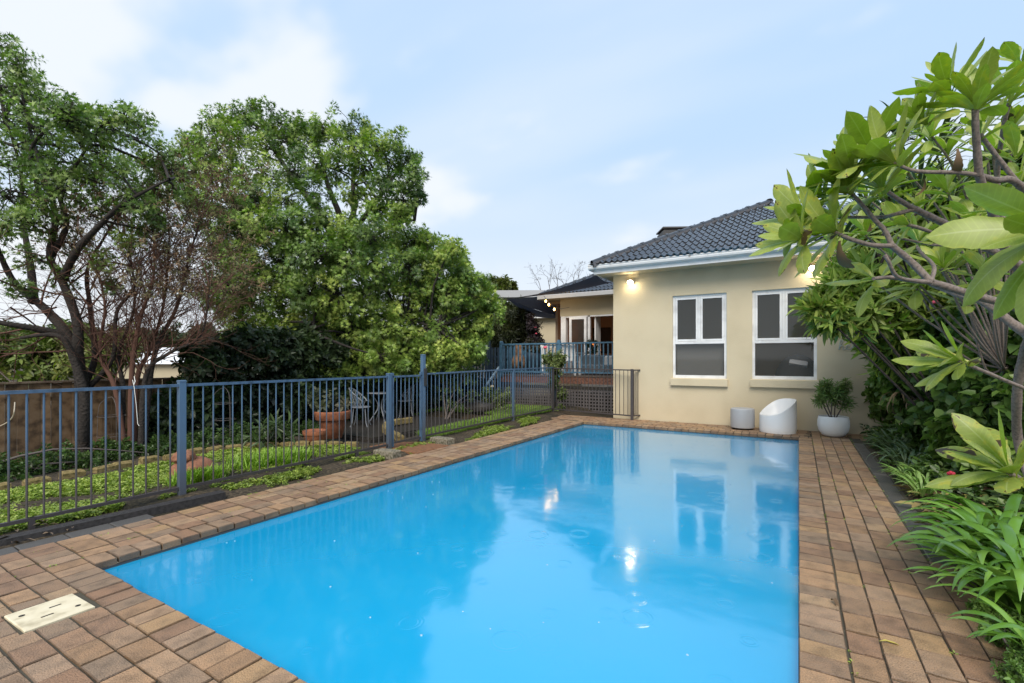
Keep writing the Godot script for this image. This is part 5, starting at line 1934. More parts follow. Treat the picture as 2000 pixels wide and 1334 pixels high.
	shrub("tree_behind_deck", "dark feathery evergreen behind the deck, under the black sails", "tree", at(1000, 760, 20.5) * Vector3(1, 0, 1), lobes, cluster("oval", 12, 0.22, 0.035, 0.9), M.leaf, M.bark_dark, [Color(0.02, 0.03, 0.014), Color(0.05, 0.06, 0.022), Color(0.10, 0.105, 0.03)], 1.1, 0.012, 3, 0.3)
	var pu := shrub("flowering_shrub", "purple leafed shrub with red flowers beside the far cream wall", "shrub", at(1045, 700, 18.5) * Vector3(1, 0, 1) + Vector3(0, 1, 0), [px_lobe(1040, 640, 18.5, 12, 20, 0.4), px_lobe(1043, 660, 18.5, 13, 22, 0.3), px_lobe(1050, 675, 18.4, 16, 24, 0.4), px_lobe(1035, 622, 18.6, 8, 10, 0.5)], rl_mesh(), M.leaf, M.bark_dark, [Color(0.03, 0.025, 0.03), Color(0.06, 0.04, 0.05)], 1.2, 0.006, 3)
	blooms(pu, [at(1046, 640, 18.3), at(1047, 652, 18.3)], 0.045, M.petal_pink)
	lobes = []
	for q in [[945, 560, 14], [965, 556, 16], [985, 556, 14], [1000, 562, 9], [955, 575, 16], [975, 575, 14]]:
		lobes.append(px_lobe(q[0], q[1], 30 + rnd(-1, 1), q[2], 26, rnd(0.3, 0.9)))
	shrub("small_tree", "small yellow green treetop over the pale grey roof", "tree", at(970, 720, 30) * Vector3(1, 0, 1), lobes, cluster("oval", 9, 0.25, 0.12, 0.9), M.leaf, M.twig_grey, [Color(0.06, 0.09, 0.02), Color(0.20, 0.22, 0.05)], 1.1, 0.012, 3, 0.3)
	var ba := thing("bare_tree", "leafless tree with fine grey twigs behind the rear roof", "tree")
	var bb := MB.new()
	ends = []
	for q in [[1060, 575, 1050, 525], [1075, 570, 1072, 515], [1090, 570, 1092, 512], [1105, 565, 1108, 520], [1120, 560, 1124, 510], [1132, 555, 1138, 520]]:
		var a := at(q[0], q[1] + 10, 32)
		var b := at(q[2], q[3], 32)
		twiggy(bb, a, (b - a).normalized(), a.distance_to(b) * 0.6, 0.03, 3, 0.16, ends)
	tag(part("twigs", bb, M.twig_grey, ba), "", "", "", "stuff")
	var btk := MB.new()
	for q in [[1060, 585], [1075, 580], [1090, 580], [1105, 575], [1120, 570], [1132, 565]]:
		btk.rod(at(1095, 700, 32) * Vector3(1, 0, 1), at(q[0], q[1], 32), 0.05, 6)
	part("trunk", btk, M.twig_grey, ba)
	xf = []; cs = []
	for e in ends:
		if R.randf() < 0.7: continue
		xf.append(Transform3D(out_basis(Vector3(rnd(-1, 1), 1, rnd(-1, 1)), rnd(1.0, 1.8)), e))
		cs.append(tinted([Color(0.10, 0.09, 0.05), Color(0.14, 0.09, 0.05)], R.randf()))
	many("last_leaves", dry, M.leaf_dry, xf, cs, ba, "stuff")

func rl_mesh() -> ArrayMesh:
	return cluster("oval", 8, 0.09, 0.05, 0.9)

# ---------------------------------------------------------------- the planted bed on the right
func big_leaf(bend: float, twist: float, wmax := 0.30) -> ArrayMesh:
	# one unit long, along +z, upper face towards +y
	var p := PackedVector3Array()
	var w := PackedFloat32Array()
	var n := 15
	var y := 0.0
	var z := 0.0
	for i in n:
		var t := float(i) / (n - 1)
		p.append(Vector3(twist * t * t * 0.12, y, z))
		var a := 0.18 - bend * t
		y += sin(a) / (n - 1)
		z += cos(a) / (n - 1)
		var ww := 0.035 + wmax * 0.5 * pow(sin(PI * pow(clampf((t - 0.06) / 0.94, 0, 1), 1.45)), 0.95)
		if t > 0.98: ww = 0.004
		if t < 0.10: ww = 0.035
		w.append(ww * (0.9 if i % 3 == 1 else 1.0))
	var mb := MB.new()
	mb.ribbon(p, Vector3.RIGHT, w, 0.22)
	return mb.mesh()

func img_dir(dx: float, dy: float, df: float) -> Vector3:
	var fw := Vector3(-sin(YAW), 0, -cos(YAW))
	var rt := Vector3(cos(YAW), 0, -sin(YAW))
	return (rt * dx - Vector3.UP * dy + fw * df).normalized()

func rosette(o: Node3D, c: Vector3, axis: Vector3, n: int, l: float, meshes: Array, sick := 0.0, cone := 1.0) -> void:
	var px := axis.cross(Vector3(0.2, 0.9, 0.3)).normalized()
	var py := axis.cross(px)
	for k in n:
		var t := (k + 0.5) / n
		var th := lerpf(0.26, 1.38 * cone, pow(t, 0.8)) + rnd(-0.12, 0.12)
		var az := k * 2.399 + rnd(-0.25, 0.25)
		var dir := (axis * cos(th) + (px * cos(az) + py * sin(az)) * sin(th)).normalized()
		dir = (dir + Vector3.DOWN * 0.14 * t).normalized()
		var nrm := (axis + Vector3.UP * 0.5 - dir * (axis + Vector3.UP * 0.5).dot(dir)).normalized()
		var ll := l * rnd(0.72, 1.08) * (0.75 if t < 0.15 else 1.0)
		var b := Basis(nrm.cross(dir), nrm, dir)
		var s := R.randf() - sick - 0.25 * t
		var mi := 0 if s > 0.42 else (1 if s > 0.1 else (2 if s > -0.08 else (3 if s > -0.16 else 4)))
		part("leaf", meshes[R.randi() % meshes.size()], M["frangipani_%d" % mi], o, c - axis * 0.06 * t, Basis(b.x * ll * rnd(0.85, 1.1), b.y * ll, b.z * ll))

func strap_leaf(l: float, rise: float, fall: float, w: float) -> ArrayMesh:
	var p := PackedVector3Array()
	var ws := PackedFloat32Array()
	var a := rise
	var q := Vector3.ZERO
	var n := 12
	for i in n:
		p.append(q)
		var t := float(i) / (n - 1)
		q += Vector3(0, sin(a), cos(a)) * l / (n - 1)
		a -= fall / (n - 1) * (0.4 + 1.2 * t)
		ws.append(w * (0.75 + 0.25 * sin(PI * t)) * (1.0 - pow(t, 5.0)) + 0.001)
	var mb := MB.new()
	mb.ribbon(p, Vector3.RIGHT, ws, 0.30)
	return mb.mesh()

func strap_clump(o: Node3D, foot: Vector3, n: int, meshes: Array, mats: Array, spread: float, s := 1.0, base := 0.0, arc := TAU) -> void:
	for k in n:
		var an := base + arc * (k + rnd(-0.3, 0.3)) / n
		var r := sqrt(R.randf()) * spread
		part("leaf", meshes[R.randi() % meshes.size()], mats[R.randi() % mats.size()], o, foot + Vector3(sin(an) * r, 0, cos(an) * r), Basis(Vector3.UP, an + rnd(-0.4, 0.4)) * Basis(Vector3.FORWARD, rnd(-0.25, 0.25)) * Basis.from_scale(Vector3.ONE * s * rnd(0.75, 1.15)))

func build_right_side() -> void:
	# tall mixed hedge that closes the right edge
	var heart := cluster("oval", 8, 0.115, 0.085, 0.95)
	var hp := [Color(0.05, 0.10, 0.025), Color(0.11, 0.20, 0.04), Color(0.20, 0.31, 0.065)]
	var lobes := []
	for q in [[1745, 740, 8.5, 40], [1752, 695, 8.2, 42], [1722, 765, 9.2, 26], [1790, 730, 7.6, 46], [1735, 800, 9.4, 34], [1760, 740, 9.0, 44], [1790, 680, 8.6, 50], [1800, 780, 7.6, 50], [1830, 620, 8.2, 60], [1850, 720, 7.0, 60], [1840, 830, 6.6, 55], [1880, 560, 7.6, 70], [1900, 660, 6.6, 70], [1900, 760, 6.2, 70], [1900, 860, 5.8, 60], [1950, 520, 7.0, 80], [1960, 620, 6.2, 80], [1970, 720, 5.7, 80], [1970, 820, 5.4, 80], [1960, 910, 5.2, 55], [2040, 560, 6.0, 100], [2050, 680, 5.4, 100], [2060, 800, 5.1, 100], [2060, 910, 4.9, 70], [1770, 570, 9.0, 45], [1820, 500, 8.6, 55], [1890, 460, 8.0, 70], [1970, 420, 7.6, 90], [2060, 430, 6.8, 110], [1990, 330, 8.0, 70], [2060, 300, 7.5, 90], [1930, 360, 8.4, 55]]:
		lobes.append([at(q[0], q[1], q[2]), Vector3.ONE * q[3] * q[2] / FOC, int(q[3] * 1.15), rnd(0.15, 0.85)])
	shrub("vine_hedge", "tall dark hedge of heart shaped leaves along the right boundary", "hedge", Vector3(2.0, 0.05, -6.2), lobes, heart, M.leaf, M.bark_dark, hp, 1.05, 0.009, 3, 0.35)
	# slim leaved bright shrub over the path
	var slim := cluster("oval", 11, 0.25, 0.050, 0.95)
	lobes = []
	for q in [[1592, 598, 7.6, 16], [1616, 585, 7.6, 22], [1650, 565, 7.6, 34], [1695, 560, 7.5, 42], [1636, 615, 7.5, 28], [1612, 632, 7.6, 14], [1685, 615, 7.4, 38], [1740, 605, 7.4, 46], [1710, 665, 7.6, 22], [1735, 700, 7.7, 18], [1750, 555, 7.6, 42], [1695, 525, 7.8, 26], [1775, 645, 7.4, 40], [1655, 525, 8.2, 20], [1725, 500, 8.0, 34], [1780, 510, 7.8, 40], [1825, 590, 7.2, 44], [1690, 460, 8.2, 30], [1740, 430, 8.0, 36], [1800, 440, 7.8, 40], [1770, 370, 7.8, 32], [1840, 380, 7.4, 38], [1860, 460, 7.2, 44]]:
		lobes.append([at(q[0], q[1], q[2]), Vector3.ONE * q[3] * q[2] / FOC, int(q[3] * 0.42) + 2, rnd(0.35, 0.95)])
	var ol := shrub("oleander", "bright slim leaved shrub with small red flowers reaching across the right window", "shrub", Vector3(2.0, 0.05, -8.4), lobes, slim, M.leaf, M.bark_dark, [Color(0.13, 0.21, 0.04), Color(0.26, 0.37, 0.07), Color(0.40, 0.49, 0.12)], 1.05, 0.008, 3, 0.35)
	blooms(ol, [at(1791, 586, 6.9), at(1826, 591, 6.7), at(1706, 646, 7.3), at(1698, 538, 7.4)], 0.035, M.petal_pink)
	# spiky palms behind the frangipani
	var spk := []
	for k in 4: spk.append(strap_leaf(0.62, 1.2, 1.3 + 0.35 * k, 0.016))
	var lm1 := leaf_mat("spike_dark", L(0.045, 0.075, 0.022), 0.4, 0.4)
	var lm2 := leaf_mat("spike_green", L(0.09, 0.14, 0.035), 0.4, 0.5)
	var sp := thing("spiky_palm", "spiky dark palm crowns behind the frangipani branches", "palm")
	for q in [[1720, 330, 6.6], [1760, 270, 6.4], [1795, 370, 6.2], [1830, 300, 6.2], [1690, 420, 6.8], [1860, 390, 6.0], [1745, 440, 6.6], [1640, 480, 7.4]]:
		strap_clump(sp, at(q[0], q[1], q[2]), 26, spk, [lm1, lm2, lm2], 0.05, 1.0)
		var tk := MB.new()
		var pth := catmull([Vector3(2.3, 0, -6.8), at(q[0] + 70, q[1] + 190, q[2] + 0.8), at(q[0], q[1] + 5, q[2])], 5)
		tk.tube(pth, taper(pth.size(), 0.016, 0.012), 7)
		part("stem", tk, M.bark_dark, sp)
	# frangipani
	var fr := thing("frangipani", "frangipani tree with smooth grey branches and big paddle leaves, right foreground", "tree")
	var Fd := 3.0
	var br := [
		[[Vector3(1.72, -0.1, -5.0), at(1998, 900, 4.2), at(1986, 780, 4.0), at(2000, 690, 3.8), at(2020, 640, 3.5)], 0.042, 0.038],
		[[at(2015, 650, 3.4), at(2000, 608, 3.3), at(1900, 576, 3.2), at(1818, 551, 3.15)], 0.040, 0.030],
		[[at(1818, 551, 3.15), at(1780, 512, 3.2), at(1742, 480, 3.2)], 0.029, 0.025],
		[[at(1742, 480, 3.2), at(1700, 478, 3.2), at(1653, 464, 3.2), at(1630, 453, 3.2)], 0.020, 0.017],
		[[at(1742, 480, 3.2), at(1728, 450, 3.25), at(1709, 430, 3.3), at(1680, 396, 3.3), at(1658, 372, 3.3)], 0.022, 0.016],
		[[at(1818, 551, 3.15), at(1780, 548, 3.1), at(1740, 542, 3.05), at(1706, 544, 3.0)], 0.020, 0.014],
		[[at(1790, 549, 3.1), at(1752, 540, 3.0), at(1735, 510, 2.95), at(1728, 498, 2.95)], 0.015, 0.013],
		[[at(1818, 551, 3.15), at(1824, 520, 3.3), at(1800, 495, 3.5), at(1790, 480, 3.6)], 0.018, 0.012],
		[[at(2015, 660, 3.4), at(1975, 630, 3.5), at(1920, 590, 3.6), at(1875, 577, 3.7), at(1818, 555, 3.9)], 0.045, 0.022],
		[[at(2040, 560, 3.9), at(1985, 515, 3.7), at(1905, 473, 3.6), at(1860, 444, 3.5), at(1831, 430, 3.45), at(1786, 408, 3.4)], 0.040, 0.027],
		[[at(1786, 408, 3.4), at(1750, 418, 3.4), at(1718, 424, 3.5), at(1640, 424, 3.6)], 0.020, 0.013],
		[[at(1786, 408, 3.4), at(1752, 388, 3.35), at(1724, 368, 3.3)], 0.023, 0.017],
		[[at(2010, 560, 3.5), at(1955, 470, 3.2), at(1940, 421, 3.1), at(1925, 380, 3.05), at(1912, 342, 3.0)], 0.035, 0.028],
		[[at(1912, 342, 3.0), at(1908, 290, 2.95), at(1905, 240, 2.9), at(1905, 203, 2.9)], 0.028, 0.020],
		[[at(1912, 342, 3.0), at(1870, 337, 3.0), at(1788, 334, 3.0), at(1745, 317, 3.0)], 0.018, 0.013],
		[[at(2050, 420, 3.2), at(1983, 355, 3.1), at(1945, 352, 3.05), at(1912, 342, 3.0)], 0.030, 0.022],
		[[at(1983, 352, 3.1), at(1950, 310, 3.1), at(1914, 262, 3.1)], 0.020, 0.016],
		[[at(2040, 540, 4.1), at(1960, 497, 4.0), at(1892, 478, 3.9), at(1801, 447, 3.8), at(1772, 439, 3.8)], 0.024, 0.016],
		[[at(1905, 480, 3.7), at(1880, 455, 3.7), at(1865, 470, 3.75), at(1844, 478, 3.8), at(1814, 477, 3.85), at(1753, 464, 3.9)], 0.018, 0.012],
		[[at(2060, 775, 2.9), at(2000, 758, 2.85), at(1935, 731, 2.75), at(1871, 704, 2.7)], 0.016, 0.012],
		[[at(2060, 980, 2.9), at(1998, 940, 2.75), at(1972, 923, 2.7)], 0.026, 0.020],
		[[at(2090, 480, 2.1), at(2075, 465, 2.05), at(2060, 455, 2.0)], 0.018, 0.015],
		[[at(2010, 590, 3.6), at(1950, 380, 3.9), at(1960, 250, 3.6), at(1975, 190, 3.5)], 0.026, 0.017],
		[[at(2080, 660, 3.6), at(2030, 650, 3.5), at(2000, 600, 3.6), at(1985, 560, 3.7)], 0.035, 0.03],
	]
	for i in br.size():
		var p := catmull(br[i][0], 5)
		var mb := MB.new()
		mb.tube(p, taper(p.size(), br[i][1] * 0.8, br[i][2] * 0.8, 0.06), 10)
		part("trunk" if i == 0 else "branch", mb, M.bark_frangipani, fr)
	var lv := []
	for k in 5: lv.append(big_leaf([0.25, 0.55, 0.85, 1.2, 0.45][k], [-0.6, 0.5, 0.2, -0.3, 0.9][k], [0.255, 0.275, 0.24, 0.265, 0.23][k]))
	for q in [[1630, 452, 3.2, -1.0, -0.25, 15, 0.31, 0.05], [1657, 372, 3.3, -0.65, -0.75, 17, 0.31, 0.0], [1722, 366, 3.3, -0.45, -0.85, 14, 0.32, 0.02], [1905, 203, 2.9, -0.1, -1.0, 22, 0.32, 0.06], [1744, 316, 3.0, -0.75, -0.55, 14, 0.31, 0.0], [1914, 262, 3.1, -0.3, -0.9, 6, 0.30, 0.25], [1770, 438, 3.8, -0.9, -0.3, 12, 0.28, 0.0], [1795, 470, 3.9, 0.0, -1.0, 9, 0.27, 0.0], [1871, 704, 2.7, -0.9, -0.15, 14, 0.28, 0.12], [1972, 923, 2.7, -0.75, -0.65, 14, 0.42, 0.12], [2060, 455, 2.0, -1.0, 0.25, 12, 0.42, 0.0], [1975, 190, 3.5, 0.3, -0.9, 12, 0.34, 0.0], [1640, 424, 3.6, -0.8, -0.3, 8, 0.26, 0.05], [1985, 300, 3.3, -0.2, -0.9, 9, 0.33, 0.05], [1706, 544, 3.6, -0.7, -0.3, 8, 0.26, 0.0], [1990, 120, 3.9, -0.2, -1.0, 8, 0.30, 0.1], [1690, 300, 3.7, -0.5, -0.8, 9, 0.28, 0.0], [1600, 380, 3.5, -0.8, -0.5, 11, 0.28, 0.0], [1560, 468, 3.2, -1.0, -0.1, 11, 0.30, 0.05], [1660, 335, 3.2, -0.6, -0.8, 13, 0.30, 0.0], [1700, 300, 3.2, -0.5, -0.85, 12, 0.30, 0.0], [1800, 235, 3.1, -0.7, -0.6, 13, 0.30, 0.05], [1850, 170, 3.0, -0.5, -0.85, 11, 0.30, 0.05], [1570, 420, 3.3, -0.9, -0.3, 10, 0.28, 0.0], [1850, 200, 3.6, -0.6, -0.8, 8, 0.30, 0.05], [1790, 250, 3.8, -0.6, -0.8, 9, 0.30, 0.0], [1960, 400, 3.9, -0.3, -0.9, 8, 0.32, 0.0]]:
		rosette(fr, at(q[0], q[1], q[2]), img_dir(q[3], q[4], rnd(-0.35, 0.25)), q[5], q[6] * (1.28 if q[0] < 1750 else (1.0 if q[0] > 1960 else 1.05)), lv, q[7], 0.68 if q[0] in [1871, 1972] else 0.82)
	var fr2 := thing("frangipani", "second frangipani growing behind the first, its leaves filling the gaps between the branches", "tree")
	for q in [[1690, 455, 5.2], [1745, 500, 5.4], [1800, 410, 5.2], [1860, 520, 5.0], [1790, 560, 5.4], [1910, 400, 5.0], [1950, 470, 4.8], [1850, 300, 5.2], [1915, 250, 5.0], [1980, 240, 4.9], [1720, 380, 5.4], [1770, 330, 5.4], [1990, 350, 4.8], [1640, 490, 5.6], [1890, 590, 5.2], [1820, 480, 5.3], [1900, 430, 4.6], [1850, 372, 4.7], [1840, 520, 4.6], [1930, 540, 4.4], [1985, 440, 4.2], [1820, 262, 4.6], [1690, 380, 4.8], [1940, 300, 4.5]]:
		rosette(fr2, at(q[0], q[1], q[2]), img_dir(rnd(-0.7, 0.0), -0.8, rnd(-0.5, 0.1)), 12, 0.40, lv, 0.0)
		var b := MB.new()
		var pp := catmull([at(1960, 720, 5.4), at(lerpf(q[0], 1960, 0.5), q[1] + 130, q[2] + 0.2), at(q[0], q[1] + 4, q[2])], 5)
		b.tube(pp, taper(pp.size(), 0.014, 0.010, 0.05), 6)
		part("branch", b, M.bark_frangipani, fr2)
	var tk2 := MB.new()
	var tp := catmull([Vector3(2.2, 0, -5.9), at(1965, 800, 5.5), at(1960, 715, 5.4)], 5)
	tk2.tube(tp, taper(tp.size(), 0.05, 0.04, 0.05), 8)
	part("trunk", tk2, M.bark_frangipani, fr2)
	# hanging dead leaves
	var dm := leaf_mat("dead_leaf", L(0.16, 0.10, 0.055), 0.8, 0.2)
	dm.vertex_color_use_as_albedo = false
	var dl := big_leaf(2.2, 1.2, 0.2)
	for q in [[1640, 470, 3.2, 0.27], [1870, 290, 2.95, 0.2], [1805, 350, 3.0, 0.16], [1575, 478, 3.15, 0.15], [1700, 436, 3.3, 0.1]]:
		part("dead_leaf", dl, dm, fr, at(q[0], q[1], q[2]), Basis(Vector3.UP, rnd(0, TAU)) * Basis(Vector3.RIGHT, 1.35) * Basis.from_scale(Vector3.ONE * q[3]))
	# agapanthus in the near bed
	var ag := []
	for k in 6: ag.append(strap_leaf([0.62, 0.55, 0.68, 0.5, 0.6, 0.72][k], [1.15, 0.95, 1.25, 0.8, 1.05, 1.3][k], [2.1, 1.9, 2.5, 1.6, 2.3, 2.7][k], [0.031, 0.027, 0.033, 0.026, 0.032, 0.029][k]))
	var agm := []
	for c in [L(0.095, 0.215, 0.024), L(0.125, 0.265, 0.032), L(0.07, 0.165, 0.02), L(0.165, 0.31, 0.05)]:
		var mm := leaf_mat("strap_%d" % agm.size(), c, 0.25, 0.45)
		mm.vertex_color_use_as_albedo = false
		agm.append(mm)
	var agp := thing("agapanthus", "large clump of arching glossy strap leaves spilling onto the brick path", "plant")
	for q in [[1.26, -4.75, 54], [1.14, -4.35, 50], [1.42, -4.55, 40], [1.10, -3.98, 54], [1.30, -4.10, 46], [1.36, -5.10, 44], [1.17, -3.72, 34]]:
		strap_clump(agp, Vector3(q[0], 0.04, q[1]), q[2], ag, agm, 0.10, 1.0)
	var stk := MB.new()
	var dry := mat("dry_stalk", L(0.34, 0.24, 0.13), 0.8)
	for q in [[1842, 1012, 4.6, 1868, 1056, 4.25], [1832, 1008, 4.7, 1862, 1050, 4.3], [1922, 998, 4.4, 2010, 1052, 3.9], [1918, 1046, 4.1, 2010, 1096, 3.7], [1918, 980, 4.5, 1950, 1024, 4.3]]:
		var s := MB.new()
		s.rod(at(q[0], q[1], q[2]), at(q[3], q[4], q[5]), 0.009, 7)
		part("dry_stalk", s, dry, agp)
	var ag2 := thing("agapanthus", "smaller strap leaved clump at the bottom right corner of the path", "plant")
	strap_clump(ag2, Vector3(1.02, 0.03, -3.28), 26, ag, agm, 0.06, 0.62)
	var fern := cluster("oval", 12, 0.026, 0.013, 0.9)
	lobes = []
	for q in [[0.92, -3.45], [0.95, -3.2], [0.88, -3.05], [1.0, -3.55], [0.98, -2.95], [0.93, -3.7], [1.05, -3.4]]:
		lobes.append([Vector3(q[0], 0.07, q[1]), Vector3(0.10, 0.08, 0.10), 40, rnd(0.2, 0.9)])
	shrub("parsley_weed", "low bright feathery weed at the path edge below the strap leaves", "weed", Vector3(0.97, 0, -3.3), lobes, fern, M.leaf, M.twig_grey, [Color(0.07, 0.14, 0.03), Color(0.17, 0.30, 0.06)], 0.8, 0.003, 3, 0.2)
	# spider plant, mondo grass, cordyline skirt
	var sps := []
	for k in 4: sps.append(strap_leaf(0.30, 1.2, 1.6 + 0.3 * k, 0.010))
	var spm := leaf_mat("spider_green", L(0.16, 0.30, 0.06), 0.4, 0.5)
	spm.vertex_color_use_as_albedo = false
	var spm2 := leaf_mat("spider_pale", L(0.24, 0.36, 0.10), 0.4, 0.5)
	spm2.vertex_color_use_as_albedo = false
	var spd := thing("spider_plant", "bright green grassy clump beside the slate edging", "plant")
	for q in [[1.12, -7.3], [1.2, -6.95], [1.28, -7.5], [1.15, -6.7]]: strap_clump(spd, Vector3(q[0], 0.03, q[1]), 34, sps, [spm, spm2], 0.07, 1.1)
	var mg := []
	for k in 4: mg.append(strap_leaf(0.5, 1.25, 1.7 + 0.4 * k, 0.012))
	var mgm := leaf_mat("mondo", L(0.055, 0.095, 0.050), 0.35, 0.3)
	mgm.vertex_color_use_as_albedo = false
	var mo := thing("mondo_grass", "dark bluish strap leaved clump near the house wall, behind the bright grassy one", "plant")
	for q in [[1.25, -8.9], [1.4, -8.3], [1.3, -9.6], [1.2, -7.9]]: strap_clump(mo, Vector3(q[0], 0.04, q[1]), 34, mg, [mgm], 0.08, 1.1)
	var ck := thing("dead_palm_skirt", "dark leaning stem with a skirt of brown dead straps", "palm")
	var sk := MB.new()
	var pp := catmull([Vector3(1.9, 0, -7.4), at(1830, 800, 7.4), at(1790, 775, 7.6), at(1742, 758, 7.8)], 5)
	sk.tube(pp, taper(pp.size(), 0.07, 0.035, 0.08), 8)
	part("stem", sk, M.bark_dark, ck)
	var dsm := leaf_mat("dead_strap", L(0.20, 0.145, 0.085), 0.85, 0.2)
	dsm.vertex_color_use_as_albedo = false
	var ds := []
	for k in 3: ds.append(strap_leaf(0.5, 0.3 - 0.3 * k, 2.2, 0.014))
	for q in [[1765, 768, 7.7], [1795, 776, 7.5]]: strap_clump(ck, at(q[0], q[1], q[2]), 30, ds, [dsm], 0.06, 0.9)
	# small vine creeping on the house wall
	lobes = []
	for q in [[1716, 800, 10.9, 11], [1722, 775, 10.8, 9], [1712, 822, 10.9, 12], [1728, 835, 10.6, 16], [1735, 760, 10.6, 12]]:
		lobes.append([at(q[0], q[1], q[2]), Vector3.ONE * q[3] * q[2] / FOC, 16, rnd(0.2, 0.8)])
	shrub("creeper", "thin creeper with small leaves against the cream wall at its right end", "plant", Vector3(1.4, 0.05, -11.5), lobes, rl_mesh(), M.leaf, M.twig_grey, hp, 0.8, 0.004, 2)
	# undergrowth and leaf litter
	var xf := []
	var cs := []
	var und := cluster("oval", 8, 0.10, 0.05, 0.8)
	for i in 1500:
		var x := 1.08 + pow(R.randf(), 0.8) * 1.6
		var z := rnd(-4.6, -11.6)
		if z > -7.0 and x < 1.45 and R.randf() < 0.85: continue
		xf.append(Transform3D(out_basis(Vector3(rnd(-0.4, 0.4), 1, rnd(-0.4, 0.4)), rnd(0.6, 1.4)), Vector3(x, ground_y(x, z) + rnd(0.0, 0.22), z)))
		cs.append(tinted([Color(0.03, 0.06, 0.018), Color(0.08, 0.15, 0.03), Color(0.14, 0.22, 0.05)], R.randf()))
	tag(many("undergrowth", und, M.leaf, xf, cs, null, "stuff"), "mixed low green undergrowth filling the right bed", "ground cover")
	xf = []; cs = []
	var lit := MB.new()
	leaf_oval(lit, Vector3.ZERO, Vector3(0, 0, 1), Vector3.UP, 0.2, 0.055, 0.12)
	var lm := lit.mesh()
	for i in 420:
		var x := 1.0 + R.randf() * 0.75
		var z := rnd(-4.7, -7.0)
		if x < 1.04 and R.randf() < 0.6: continue
		xf.append(Transform3D(Basis(Vector3.UP, rnd(0, TAU)) * Basis.from_euler(Vector3(rnd(-0.35, 0.35), 0, rnd(-0.5, 0.5))) * Basis.from_scale(Vector3.ONE * rnd(0.3, 1.1)), Vector3(x, ground_y(x, z) + rnd(0.02, 0.08), z)))
		cs.append(tinted([Color(0.10, 0.055, 0.03), Color(0.19, 0.13, 0.06), Color(0.30, 0.26, 0.07), Color(0.20, 0.24, 0.06)], R.randf()))
	for i in 60:
		var z := rnd(-0.3, -1.6)
		var x := rnd(-5.95, -5.45)
		xf.append(Transform3D(Basis(Vector3.UP, rnd(0, TAU)) * Basis.from_euler(Vector3(rnd(-0.3, 0.3), 0, rnd(-0.5, 0.5))) * Basis.from_scale(Vector3.ONE * rnd(0.25, 0.6)), Vector3(x, 0.02, z)))
		cs.append(tinted([Color(0.10, 0.055, 0.03), Color(0.22, 0.16, 0.10), Color(0.13, 0.09, 0.06)], R.randf()))
	tag(many("leaf_litter", lm, M.leaf_dry, xf, cs, null, "stuff"), "fallen yellow and brown leaves lying in the beds", "leaf litter")
	var fl := thing("fallen_leaf", "small yellow leaf lying on the brick path nearest the camera", "leaf", at(1716, 1239, 1) * 0 + Vector3(0.36, 0.008, -3.16), 1.9)
	part("blade", lm, leaf_mat("yellow_leaf", L(0.42, 0.36, 0.08), 0.7, 0.2), fl, Vector3.ZERO, Basis.from_scale(Vector3(0.28, 0.6, 0.55)))
	var f2 := thing("fallen_leaf", "curled dark brown leaf on the bricks beside the pool edge", "leaf", Vector3(0.17, 0.008, -3.55), 0.6)
	part("blade", lm, dm, f2, Vector3.ZERO, Basis.from_scale(Vector3(0.5, 1.5, 0.4)))
	var rf := thing("red_bud", "single crimson bud hanging low among the frangipani leaves", "flower", at(1857, 925, 3.2))
	blooms(rf, [Vector3.ZERO], 0.022, M.petal_red)

